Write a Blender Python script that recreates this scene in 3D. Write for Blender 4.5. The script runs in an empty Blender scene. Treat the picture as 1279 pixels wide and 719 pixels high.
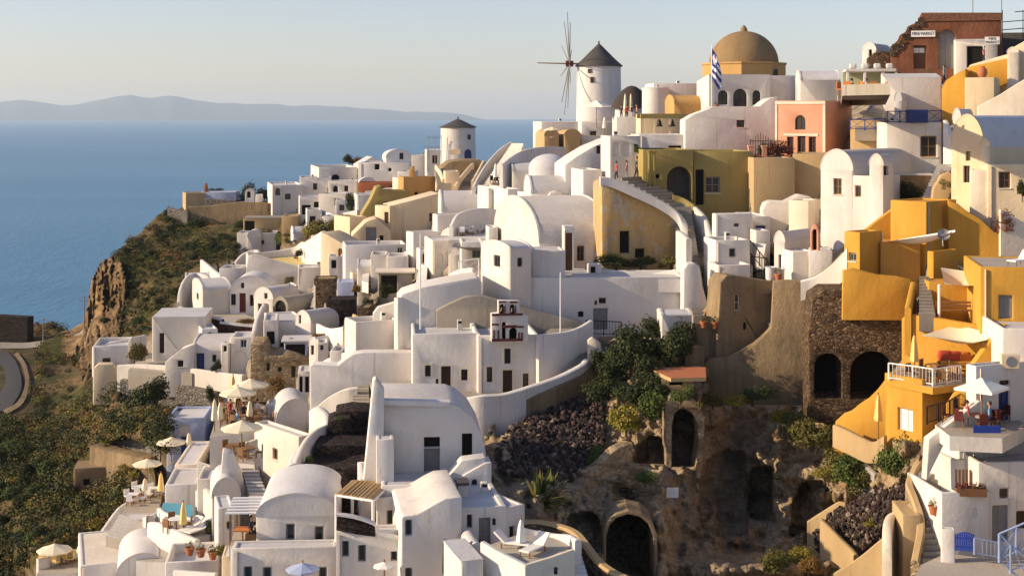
import bpy, bmesh, math, random
import numpy as np
from mathutils import Vector, noise
from mathutils.geometry import tessellate_polygon
random.seed(7)
SC = bpy.context.scene
COL = SC.collection
R = math.radians
# ------------------------------------------------------------------ survey
# The hillside was surveyed from the photo: F, CX, HY are the photo's focal
# length, centre and eye level; CAMZ is the viewpoint's height over the sea.
F, CX, HY, CAMZ = 1757.0, 639.5, 143.0, 90.0

def P(px, py, Y):
    return Vector(((px - CX) / F * Y, Y, CAMZ + (HY - py) / F * Y))

DPTS = [
 (-150,719,116),(60,719,106),(200,719,95),(300,719,80),(450,719,74),(600,719,74),(760,719,78),(900,719,83),(1050,719,86),(1180,719,78),(1279,719,74),
 (-150,850,98),(0,850,90),(300,850,68),(600,850,64),(900,850,72),(1279,850,64),(1480,850,56),(1480,719,66),
 (60,685,112),(300,500,119),(300,560,106),(180,590,118),(220,640,104),(150,470,152),(230,440,152),(300,390,172),(350,330,198),(250,275,250),(330,235,262),
 (430,205,268),(400,250,242),(480,300,184),(440,270,214),(572,205,230),(500,210,252),(690,155,198),(740,160,188),(640,220,162),(600,260,150),(560,300,143),
 (470,340,150),(450,420,122),(500,460,107),(600,495,100),(530,590,82),(430,470,110),(640,380,112),(720,410,108),(850,370,109),(800,330,118),(850,285,119),
 (790,215,123),(870,240,126),(900,170,142),(760,170,168),(930,100,166),(1000,200,130),(1060,110,146),(1150,85,143),(1270,60,150),(1240,110,128),(1060,280,111),
 (1000,330,107),(1160,200,119),(1250,270,101),(1150,310,98),(1250,390,86),(1190,440,85),(950,340,106),(950,460,101),(1080,470,102),(1100,540,87),(1250,510,79),
 (1230,700,74),(1150,620,81),(1060,640,87),(940,640,93),(930,560,97),(850,560,93),(790,690,84),(700,560,91),(760,470,101),(680,600,84),(20,480,190),(30,400,258),
 (100,500,172),(60,600,142),(120,650,120),(20,719,124),(-150,480,185),(-150,400,255),(-150,600,140),(110,450,205),(112,420,226),(160,400,216),(200,300,242),(130,335,238),(1480,270,90),
 (1480,110,125),(1480,500,70),(1480,60,150),(400,330,170),(380,400,150),(370,530,100),(350,620,85),(470,490,103),(700,330,122),(680,280,134),(1000,100,160),(850,120,168),
 (480,195,285),(60,420,235),(240,245,262),(380,235,256),(640,170,205),(545,200,240)]

class TPS:
    def __init__(s, pts):
        a = np.array(pts, float); s.c = a[:, :2] / 100.0; v = np.log(a[:, 2]); n = len(a)
        d = np.linalg.norm(s.c[:, None] - s.c[None], axis=2)
        K = np.where(d > 0, d * d * np.log(d + 1e-12), 0) + np.eye(n) * 0.02
        Q = np.hstack([np.ones((n, 1)), s.c]); A = np.zeros((n + 3, n + 3))
        A[:n, :n] = K; A[:n, n:] = Q; A[n:, :n] = Q.T
        s.w = np.linalg.solve(A, np.concatenate([v, np.zeros(3)])); s.n = n
    def many(s, xy):
        q = np.asarray(xy, float) / 100.0
        d = np.linalg.norm(q[:, None] - s.c[None], axis=2)
        K = np.where(d > 0, d * d * np.log(d + 1e-12), 0)
        return np.exp(K @ s.w[:s.n] + s.w[s.n] + q @ s.w[s.n + 1:])
    def __call__(s, px, py):
        return float(s.many([(px, py)])[0])
D = TPS(DPTS)

def G(px, py, dy=0.0):            # ground point seen at a pixel
    return P(px, py, D(px, py) + dy)
def onz(px, py, z):               # point of the level z seen at a pixel
    return P(px, py, (CAMZ - z) * F / (py - HY))

# ------------------------------------------------------------------ materials
def newmat(name):
    m = bpy.data.materials.new(name); m.use_nodes = True
    nt = m.node_tree; b = nt.nodes['Principled BSDF']
    return m, nt, b
def nd(nt, t, **k):
    n = nt.nodes.new(t)
    for a, v in k.items():
        if a in n.inputs: n.inputs[a].default_value = v
        else: setattr(n, a, v)
    return n
def coords(nt, sc=(1, 1, 1)):
    g = nt.nodes.new('ShaderNodeNewGeometry'); mp = nt.nodes.new('ShaderNodeMapping')
    mp.inputs['Scale'].default_value = sc; nt.links.new(g.outputs['Position'], mp.inputs['Vector'])
    return mp.outputs['Vector']
def ramp(nt, src, stops):
    r = nt.nodes.new('ShaderNodeValToRGB'); e = r.color_ramp.elements
    while len(e) < len(stops): e.new(0.5)
    for q, (p, c) in zip(e, stops):
        q.position = p; q.color = (*c, 1) if len(c) == 3 else c
    nt.links.new(src, r.inputs['Fac']); return r.outputs['Color']
def noisef(nt, vec, scale, detail=4, rough=.55):
    n = nd(nt, 'ShaderNodeTexNoise', Scale=scale, Detail=detail, Roughness=rough)
    nt.links.new(vec, n.inputs['Vector']); return n.outputs['Fac']
def mixc(nt, fac, a, b, mode='MIX'):
    m = nt.nodes.new('ShaderNodeMix'); m.data_type = 'RGBA'; m.blend_type = mode
    for i, v in ((0, fac), (6, a), (7, b)):
        if hasattr(v, 'links') or hasattr(v, 'is_linked'): nt.links.new(v, m.inputs[i])
        else: m.inputs[i].default_value = (*v, 1) if i and len(v) == 3 else v
    return m.outputs[2]
def bump(nt, b, h, s=.4, d=.05):
    n = nd(nt, 'ShaderNodeBump', Strength=s, Distance=d); nt.links.new(h, n.inputs['Height'])
    nt.links.new(n.outputs['Normal'], b.inputs['Normal'])
MAT = {}
def plaster(name, c, stain=(.55, .48, .40), amt=.35, dirt=.5, rough=.92):
    m, nt, b = newmat(name); v = coords(nt)
    big = noisef(nt, v, .35, 3)
    c0 = mixc(nt, ramp(nt, big, [(.35, (0, 0, 0)), (.72, (1, 1, 1))]), c, tuple(x * y for x, y in zip(c, (.86, .83, .79))))
    st = noisef(nt, coords(nt, (1.3, 1.3, .16)), 1.1, 5, .65)           # rain streaks
    f = ramp(nt, st, [(.50, (0, 0, 0)), (.80, (amt, amt, amt))])
    c1 = mixc(nt, f, c0, tuple(x * y for x, y in zip(c, stain)))
    ch = noisef(nt, v, 2.2, 6, .7)                                       # chipped lime
    f2 = ramp(nt, ch, [(.60, (0, 0, 0)), (.70, (dirt, dirt, dirt))])
    c2 = mixc(nt, f2, c1, tuple(x * y for x, y in zip(c, (.78, .72, .65))))
    pt = noisef(nt, v, .22, 2, .4)                                       # later coats of lime, each with an edge
    c2 = mixc(nt, ramp(nt, pt, [(.530, (0, 0, 0)), (.540, (.55, .55, .55))]), c2, tuple(min(1, x * y) for x, y in zip(c, (.93, .92, .92))))
    dr = noisef(nt, coords(nt, (3.2, 3.2, .10)), 1.0, 3, .5)              # thin drip marks
    c2 = mixc(nt, ramp(nt, dr, [(.66, (0, 0, 0)), (.72, (amt, amt, amt))]), c2, tuple(x * y for x, y in zip(c, (.60, .50, .40))))
    oi = nt.nodes.new('ShaderNodeObjectInfo')                            # every house has its own batch of paint
    c2 = mixc(nt, 1.0, c2, ramp(nt, oi.outputs['Random'], [(0, (.90, .88, .85)), (.35, (1, 1, 1)), (.7, (.96, .965, .98)), (1, (1, .97, .92))]), 'MULTIPLY')
    nt.links.new(c2, b.inputs['Base Color']); b.inputs['Roughness'].default_value = rough
    b.inputs['Specular IOR Level'].default_value = .15
    bump(nt, b, mixc(nt, .5, noisef(nt, v, 3.5, 6, .65), noisef(nt, v, .9, 3)), .55, .10)
    MAT[name] = m; return m
def simple(name, c, rough=.6, metal=0., var=.25, spec=.3, emit=None):
    m, nt, b = newmat(name); v = coords(nt)
    f = noisef(nt, v, 3.0, 4)
    col = mixc(nt, f, tuple(x * (1 - var) for x in c), tuple(min(1, x * (1 + var)) for x in c))
    nt.links.new(col, b.inputs['Base Color']); b.inputs['Roughness'].default_value = rough
    b.inputs['Metallic'].default_value = metal; b.inputs['Specular IOR Level'].default_value = spec
    MAT[name] = m; return m
def masonry(name, cols, mortar, scale=2.2, bscale=.9, flat=1.6, mw=.07):
    m, nt, b = newmat(name); v = coords(nt, (1, 1, flat))
    dn = nd(nt, 'ShaderNodeTexNoise', Scale=2.5, Detail=2); nt.links.new(v, dn.inputs['Vector'])
    ad = nt.nodes.new('ShaderNodeVectorMath'); ad.operation = 'MULTIPLY_ADD'
    nt.links.new(dn.outputs['Color'], ad.inputs[0]); ad.inputs[1].default_value = (.25, .25, .25); nt.links.new(v, ad.inputs[2])
    vo = nd(nt, 'ShaderNodeTexVoronoi', Scale=scale); nt.links.new(ad.outputs[0], vo.inputs['Vector'])
    ve = nd(nt, 'ShaderNodeTexVoronoi', Scale=scale); ve.feature = 'DISTANCE_TO_EDGE'; nt.links.new(ad.outputs[0], ve.inputs['Vector'])
    sp = nt.nodes.new('ShaderNodeSeparateColor'); nt.links.new(vo.outputs['Color'], sp.inputs[0])
    n = len(cols); c = ramp(nt, sp.outputs[0], [(i / max(1, n - 1), q) for i, q in enumerate(cols)])
    fine = noisef(nt, v, 9, 5, .7)
    c = mixc(nt, .5, c, mixc(nt, fine, (.25, .25, .25), (1, 1, 1)), 'MULTIPLY')
    e = ramp(nt, ve.outputs['Distance'], [(0, (1, 1, 1)), (mw, (0, 0, 0))])
    nt.links.new(mixc(nt, e, c, mortar), b.inputs['Base Color']); b.inputs['Roughness'].default_value = .95
    b.inputs['Specular IOR Level'].default_value = .15
    h = ramp(nt, ve.outputs['Distance'], [(0, (0, 0, 0)), (.2, (1, 1, 1))])
    bump(nt, b, mixc(nt, .4, h, fine), bscale, .15); MAT[name] = m; return m
def foliage(name, a, b_, c_):
    m, nt, b = newmat(name)
    g = nt.nodes.new('ShaderNodeNewGeometry'); v = coords(nt)
    f = noisef(nt, v, .8, 2)
    c1 = ramp(nt, g.outputs['Random Per Island'], [(0, a), (.5, b_), (1, c_)])
    nt.links.new(mixc(nt, ramp(nt, f, [(.4, (0, 0, 0)), (.6, (.5, .5, .5))]), c1, c_), b.inputs['Base Color'])
    b.inputs['Roughness'].default_value = .75; b.inputs['Specular IOR Level'].default_value = .2
    b.inputs['Transmission Weight'].default_value = 0
    MAT[name] = m; return m

plaster('white', (.72, .685, .64), (.72, .63, .52), .5, .5)
plaster('whiteroof', (.62, .61, .61), (.78, .72, .66), .5, .5)
plaster('cream', (.76, .62, .42)); plaster('creampale', (.80, .70, .55))
plaster('ochre', (.54, .325, .125)); plaster('saffron', (.60, .325, .055), (.72, .62, .45), .6, .6)
plaster('amber', (.62, .335, .075), (.72, .62, .45), .6, .6)
plaster('pink', (.68, .35, .23), (.8, .7, .55), .3, .3)
plaster('olive', (.36, .285, .105), (.62, .55, .4), .6, .5)
plaster('tan', (.50, .36, .19), (.75, .68, .6), .5, .5); plaster('mud', (.33, .235, .135), (.6, .5, .4), .7, .6)
plaster('concrete', (.36, .33, .28), (.6, .55, .5), .6, .6); plaster('paving', (.46, .41, .34), (.7, .65, .6), .4, .6)
plaster('pavingdark', (.22, .20, .18), (.7, .65, .6), .4, .6)
plaster('rust', (.36, .12, .055), (.6, .5, .4), .6, .5); plaster('bluewash', (.42, .48, .66)); plaster('greenpale', (.50, .56, .36))
plaster('yellowfloor', (.70, .56, .22)); plaster('dome', (.30, .205, .105), (.6, .5, .4), .6, .6)
def stained(name, cols, sc=.5):
    m, nt, b = newmat(name); v = coords(nt, (1, 1, .8)); n1 = noisef(nt, v, sc, 6, .68); n2 = noisef(nt, coords(nt, (1.2, 1.2, .14)), 1.0, 5, .65); n3 = noisef(nt, v, 3, 6, .7)
    c = ramp(nt, n1, [(.30 + .42 * i / (len(cols) - 1), q) for i, q in enumerate(cols)])
    c = mixc(nt, ramp(nt, n2, [(.48, (0, 0, 0)), (.75, (.7, .7, .7))]), c, tuple(x * .45 for x in cols[1]))
    c = mixc(nt, ramp(nt, n3, [(.55, (0, 0, 0)), (.68, (.6, .6, .6))]), c, cols[0])
    nt.links.new(c, b.inputs['Base Color']); b.inputs['Roughness'].default_value = .95; b.inputs['Specular IOR Level'].default_value = .1; bump(nt, b, n3, .7, .12); MAT[name] = m
stained('oldwall', [(.30, .24, .17), (.50, .38, .22), (.58, .36, .13), (.52, .44, .32), (.34, .22, .11)])
stained('oldtan', [(.19, .135, .08), (.27, .195, .115), (.33, .24, .14), (.22, .155, .09)], .35)
stained('redruin', [(.11, .055, .033), (.19, .075, .042), (.22, .09, .05), (.17, .105, .065)], .5)
masonry('lava', [(.022, .018, .017), (.05, .036, .032), (.085, .055, .045), (.03, .027, .028)], (.012, .010, .010), 3.0)
masonry('lavared', [(.10, .042, .03), (.15, .065, .045), (.06, .03, .026)], (.04, .022, .018), 3.2)
masonry('rubblewall', [(.13, .08, .045), (.22, .14, .075), (.06, .035, .022), (.30, .21, .13), (.10, .06, .04)], (.06, .042, .028), 3.4)
masonry('stonewarm', [(.42, .30, .16), (.55, .42, .25), (.28, .18, .09), (.48, .36, .22)], (.30, .22, .13), 2.0)
masonry('stonegrey', [(.22, .19, .16), (.30, .27, .23), (.14, .12, .10)], (.10, .09, .08), 2.2)
masonry('brick', [(.22, .075, .04), (.30, .12, .06), (.16, .06, .04), (.26, .15, .09)], (.20, .13, .09), 4.0, .6, 2.2)
simple('glass', (.018, .021, .026), .12, 0, .2, .5); simple('wood_dark', (.05, .022, .014), .55); simple('wood', (.24, .125, .05), .7)
simple('wood_red', (.12, .025, .016), .5); simple('wood_brown', (.16, .075, .035), .6); simple('wood_grey', (.22, .21, .20), .7)
simple('blue', (.025, .055, .30), .45); simple('bluepale', (.30, .38, .56), .5); simple('bluedoor', (.02, .035, .14), .4); simple('green_paint', (.10, .17, .10), .5)
simple('white_paint', (.80, .78, .75), .45, 0, .06); simple('black_metal', (.02, .02, .022), .45, .6); simple('grey_metal', (.30, .30, .31), .45, .6)
simple('canvas', (.80, .70, .50), .85, 0, .08); simple('canvas_white', (.82, .78, .70), .85, 0, .06); simple('canvas_yellow', (.82, .56, .20), .85, 0, .08)
simple('terracotta', (.44, .15, .06), .75); simple('thatch', (.055, .042, .034), .95, 0, .4); simple('slate', (.075, .068, .062), .8, 0, .35)
simple('cushion_red', (.42, .07, .04), .9); simple('cushion_orange', (.62, .19, .04), .9); simple('pool', (.09, .33, .36), .06, 0, .15, .5)
simple('bronze', (.05, .04, .025), .4, .7); simple('skin', (.50, .29, .19), .6, 0, .05); simple('hair', (.025, .016, .012), .6)
simple('cloth_dark', (.03, .035, .05), .85); simple('cloth_pale', (.62, .58, .54), .85); simple('cloth_pink', (.56, .20, .19), .85); simple('cloth_blue', (.16, .30, .46), .85); simple('cloth_red', (.45, .05, .04), .85)
simple('flag_blue', (.03, .045, .24), .8, 0, .1); simple('flag_white', (.80, .80, .82), .8, 0, .05); simple('ink', (.03, .025, .025), .7)
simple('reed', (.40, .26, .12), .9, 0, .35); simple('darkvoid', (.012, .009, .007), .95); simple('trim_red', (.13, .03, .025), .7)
foliage('leaf_dark', (.012, .020, .006), (.030, .042, .012), (.055, .062, .018))
foliage('leaf_green', (.030, .055, .010), (.065, .095, .018), (.11, .13, .03))
foliage('leaf_yellow', (.13, .125, .016), (.22, .185, .024), (.30, .23, .04))
foliage('leaf_rust', (.08, .045, .014), (.16, .085, .022), (.25, .13, .035))
foliage('leaf_red', (.13, .02, .02), (.05, .05, .015), (.22, .05, .04))
foliage('leaf_olive', (.045, .048, .012), (.10, .095, .020), (.17, .14, .035))
simple('bark', (.09, .06, .04), .9)

# ------------------------------------------------------------------ mesh builder
class MB:
    def __init__(s): s.v = []; s.f = []; s.m = []
    def add(s, vs, fs, mi=0):
        o = len(s.v); s.v += [Vector(v) for v in vs]
        for f in fs: s.f.append([i + o for i in f]); s.m.append(mi)
    def quad(s, a, b, c, d, mi=0): s.add([a, b, c, d], [(0, 1, 2, 3)], mi)
    def box(s, x0, x1, y0, y1, z0, z1, mi=0):
        s.add([(x0, y0, z0), (x1, y0, z0), (x1, y1, z0), (x0, y1, z0), (x0, y0, z1), (x1, y0, z1), (x1, y1, z1), (x0, y1, z1)],
              [(3, 2, 1, 0), (4, 5, 6, 7), (0, 1, 5, 4), (1, 2, 6, 5), (2, 3, 7, 6), (3, 0, 4, 7)], mi)
    def tube(s, a, b, r0, r1=None, n=8, mi=0, cap=True):
        a = Vector(a); b = Vector(b); r1 = r0 if r1 is None else r1
        d = (b - a); 
        if d.length < 1e-6: return
        d.normalize(); u = d.orthogonal().normalized(); w = d.cross(u)
        vs = []
        for p, r in ((a, r0), (b, r1)):
            for i in range(n):
                t = 2 * math.pi * i / n; vs.append(p + (u * math.cos(t) + w * math.sin(t)) * r)
        fs = [(i, (i + 1) % n, n + (i + 1) % n, n + i) for i in range(n)]
        if cap: fs += [tuple(range(n - 1, -1, -1)), tuple(range(n, 2 * n))]
        s.add(vs, fs, mi)
    def lathe(s, prof, c=(0, 0, 0), n=24, a0=0., a1=2 * math.pi, mi=0):
        c = Vector(c); full = abs(a1 - a0 - 2 * math.pi) < 1e-6; k = n if full else n + 1; vs = []
        for r, z in prof:
            for i in range(k):
                t = a0 + (a1 - a0) * i / n; vs.append(c + Vector((r * math.cos(t), r * math.sin(t), z)))
        fs = []
        for j in range(len(prof) - 1):
            for i in range(n):
                i2 = (i + 1) % k if full else i + 1
                fs.append((j * k + i, j * k + i2, (j + 1) * k + i2, (j + 1) * k + i))
        s.add(vs, fs, mi)
    def poly(s, pts, mi=0): s.add(pts, [tuple(range(len(pts)))], mi)
    def tess(s, outer, holes, f, mi=0):           # planar face with holes, f maps 2d -> 3d
        loops = [[Vector((a, b, 0)) for a, b in l] for l in [outer] + holes]
        tr = tessellate_polygon(loops); flat = [q for l in loops for q in l]
        s.add([f(q.x, q.y) for q in flat], [t for t in tr], mi)
    def prism(s, poly, z0, z1, mi=0):
        n = len(poly)
        s.add([(x, y, z0) for x, y in poly] + [(x, y, z1) for x, y in poly],
              [tuple(range(n - 1, -1, -1)), tuple(range(n, 2 * n))] + [(i, (i + 1) % n, n + (i + 1) % n, n + i) for i in range(n)], mi)
    def build(s, name, mats, parent=None, origin=(0, 0, 0), weld=True, bevel=0., smooth=0., seg=2):
        o = Vector(origin); me = bpy.data.meshes.new(name)
        me.from_pydata([v - o for v in s.v], [], s.f)
        if not isinstance(mats, (list, tuple)): mats = [mats]
        for q in mats: me.materials.append(MAT[q] if isinstance(q, str) else q)
        if len(mats) > 1: me.polygons.foreach_set('material_index', s.m)
        if weld or bevel or smooth:
            bm = bmesh.new(); bm.from_mesh(me)
            bmesh.ops.remove_doubles(bm, verts=bm.verts, dist=.0015)
            bmesh.ops.dissolve_degenerate(bm, dist=.0008, edges=bm.edges)
            bmesh.ops.recalc_face_normals(bm, faces=bm.faces)
            if bevel:
                es = [e for e in bm.edges if len(e.link_faces) == 2 and e.calc_face_angle(0) > R(35) and e.calc_length() > bevel * 1.2]
                try: bmesh.ops.bevel(bm, geom=es, offset=bevel, segments=seg, profile=.5, affect='EDGES', clamp_overlap=True)
                except Exception: pass
            if smooth:
                for f in bm.faces: f.smooth = True
                for e in bm.edges:
                    if len(e.link_faces) == 2 and e.calc_face_angle(0) > smooth: e.smooth = False
            bm.to_mesh(me); bm.free()
        ob = bpy.data.objects.new(name, me); COL.objects.link(ob)
        ob.location = o if parent is None else (0, 0, 0)
        if parent is not None: ob.parent = parent
        return ob

def tag(o, label=None, cat=None, group=None, kind=None):
    if label: o['label'] = label
    if cat: o['category'] = cat
    if group: o['group'] = group
    if kind: o['kind'] = kind
    return o
def empty(name, loc, rz=0., label=None, cat=None, group=None):
    o = bpy.data.objects.new(name, None); COL.objects.link(o); o.location = loc; o.rotation_euler = (0, 0, rz)
    o.empty_display_size = .3
    return tag(o, label, cat, group)
def dup(o, loc=None, rz=None, label=None, sc=None, name=None, parent=None):
    c = o.copy(); COL.objects.link(c)
    if parent is not None: c.parent = parent
    if loc is not None: c.location = loc
    if rz is not None: c.rotation_euler = (0, 0, rz)
    if sc is not None: c.scale = (sc, sc, sc) if not hasattr(sc, '__len__') else sc
    if label: c['label'] = label
    for ch in list(o.children): dup(ch, parent=c)
    return c

# ------------------------------------------------------------------ buildings
def arch_pts(x0, x1, z0, z1, n=10):               # arched opening outline, counter-clockwise
    r = (x1 - x0) / 2; cx = (x0 + x1) / 2; rise = min(r, (z1 - z0) * .6); zs = z1 - rise
    return [(x0, z0), (x1, z0)] + [(cx + r * math.cos(math.pi * i / n), zs + rise * math.sin(math.pi * i / n)) for i in range(n + 1)]
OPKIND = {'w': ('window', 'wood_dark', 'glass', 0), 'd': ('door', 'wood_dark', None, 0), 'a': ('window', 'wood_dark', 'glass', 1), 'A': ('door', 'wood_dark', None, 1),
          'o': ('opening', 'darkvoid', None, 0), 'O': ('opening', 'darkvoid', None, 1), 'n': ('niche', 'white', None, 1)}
class Fr:
    """local frame of a facade: origin, direction along it, pixel -> (s, z)"""
    def __init__(s, org, dirv): s.o = org; s.d = dirv
    def at(s, px, py):
        u = (px - CX) / F; k = (u * s.o.y - s.o.x) / (s.d.x - u * s.d.y); Y = s.o.y + k * s.d.y
        return k, CAMZ + (HY - py) / F * Y
def cut(mb, holes, f3, inward, depth, mi=0):      # reveals of openings
    for h in holes:
        n = len(h)
        for i in range(n):
            a = f3(*h[i]); b = f3(*h[(i + 1) % n])
            mb.quad(a, b, b + inward * depth, a + inward * depth, mi)
def fit_openings(ops, fr, face, deck=None):
    out = []
    for op in ops:
        k, x0, y0, x1, y1 = op[:5]; fc = op[5] if len(op) > 5 and op[5] else 'F'; col = op[6] if len(op) > 6 else None
        if fc != face: continue
        s0, za = fr.at(x0, (y0 + y1) / 2); s1, _ = fr.at(x1, (y0 + y1) / 2); xm = (x0 + x1) / 2
        z1 = fr.at(xm, y0)[1]; z0 = fr.at(xm, y1)[1]
        if s0 > s1: s0, s1 = s1, s0
        out.append((k, s0, s1, z0, z1, col))
    return out
def panel(kind, s0, s1, z0, z1, col, f3, inward, rec, root, org, local):
    name, m, inner, arch = OPKIND[kind]; m = col or m; rv = 1 if (s1 - s0) else 1
    out = arch_pts(s0, s1, z0, z1) if arch else [(s0, z0), (s1, z0), (s1, z1), (s0, z1)]
    base = inward * rec
    def T(vs): return [v for v in vs]
    mb = MB()
    if inner:                                     # frame bars with a pane behind
        w = min(.09, (s1 - s0) * .16); sx = (s0 + s1) / 2; cz = (z0 + z1) / 2
        bars = [(s0, s0 + w, z0, z1), (s1 - w, s1, z0, z1), (s0 + w, s1 - w, z0, z0 + w), (s0 + w, s1 - w, z1 - w, z1)]
        if s1 - s0 > .55: bars += [(sx - w * .35, sx + w * .35, z0 + w, z1 - w)]
        if z1 - z0 > 1.0: bars += [(s0 + w, s1 - w, cz - w * .3, cz + w * .3)]
        for a, b, c, d in bars:
            q = [f3(a, c), f3(b, c), f3(b, d), f3(a, d)]; q0 = [v + inward * (rec - .06) for v in q]; q1 = [v + base for v in q]
            mb.add(q0 + q1, [(0, 1, 2, 3), (0, 4, 5, 1), (1, 5, 6, 2), (2, 6, 7, 3), (3, 7, 4, 0)])
        fr = mb.build(name, m, root)
        pm = MB(); pm.poly([f3(a, b) + inward * (rec - .012) for a, b in out]); pm.build('pane', inner, fr, weld=False)
        if s1 - s0 > .5 and not arch:
            q = [f3(s0 - .07, z0 - .075), f3(s1 + .07, z0 - .075), f3(s1 + .07, z0 - .004), f3(s0 - .07, z0 - .004)]; q0 = [v - inward * .06 for v in q]; q1 = [v + inward * .01 for v in q]; sl_ = MB()
            sl_.add(q0 + q1, [(0, 1, 2, 3), (0, 4, 5, 1), (1, 5, 6, 2), (2, 6, 7, 3), (3, 7, 4, 0)]); sl_.build('sill', 'creampale', fr, weld=False)
        return fr
    if kind in 'dA':
        mb.poly([f3(a, b) + base for a, b in out])
        w = (s1 - s0) * .12
        for a, b, c, d in ((s0, s0 + w, z0, z1 * .999), (s1 - w, s1, z0, z1 * .999), ((s0 + s1) / 2 - w * .5, (s0 + s1) / 2 + w * .5, z0, z1)):
            if arch: d = z1 - (s1 - s0) * .5 if a != (s0 + s1) / 2 - w * .5 else z1
            q = [f3(a, c), f3(b, c), f3(b, d), f3(a, d)]; q0 = [v + inward * (rec - .04) for v in q]; q1 = [v + base for v in q]
            mb.add(q0 + q1, [(0, 1, 2, 3), (0, 4, 5, 1), (1, 5, 6, 2), (2, 6, 7, 3), (3, 7, 4, 0)])
        return mb.build(name, m, root)
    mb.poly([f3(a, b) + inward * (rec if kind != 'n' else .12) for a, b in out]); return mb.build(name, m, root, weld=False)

FAC = []                                           # what stands where, so that the ground can be dug in under and behind it
def face_q(quad):                                  # four world points of a face
    q = [(CX + v.x / v.y * F, HY + (CAMZ - v.z) / v.y * F, v.y) for v in quad]; FAC.append(q)
def carve(pts, Ys):
    a = np.asarray(pts, float); Ys = np.asarray(Ys, float).copy(); need = np.full(len(a), 1e9)
    for q in FAC:
        x = [v[0] for v in q]; y = [v[1] for v in q]
        idx = np.nonzero((a[:, 0] > min(x) - 2) & (a[:, 0] < max(x) + 2) & (a[:, 1] > min(y) - 2) & (a[:, 1] < max(y) + 2))[0]
        if not len(idx): continue
        px, py = a[idx, 0], a[idx, 1]; c = np.zeros(len(idx), bool); n = len(q); j = n - 1; cx, cy = sum(x) / n, sum(y) / n
        xs = [cx + (v - cx) * 1.02 + (2.0 if v > cx else -2.0) for v in x]; ys_ = [cy + (v - cy) * 1.02 + (.5 if v > cy else -1.5) for v in y]
        for i in range(n):
            xi, yi, xj, yj = xs[i], ys_[i], xs[j], ys_[j]
            if abs(yj - yi) > 1e-9: c ^= ((yi > py) != (yj > py)) & (px < (xj - xi) * (py - yi) / (yj - yi) + xi)
            j = i
        if not c.any(): continue
        M = np.array([[v[0] / 100, v[1] / 100, 1] for v in q]); co_, *_ = np.linalg.lstsq(M, np.array([1 / v[2] for v in q]), rcond=None)   # 1/Y is linear over a flat face
        inv = co_[0] * px / 100 + co_[1] * py / 100 + co_[2]; lo, hi = min(v[2] for v in q), max(v[2] for v in q)
        Yf = np.clip(1 / np.maximum(inv, 1e-5), lo, hi); k = idx[c]; need[k] = np.minimum(need[k], Yf[c] + .9)
    m_ = need < 1e8; Ys[m_] = np.maximum(Ys[m_], need[m_]); return Ys
class House: pass
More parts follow.
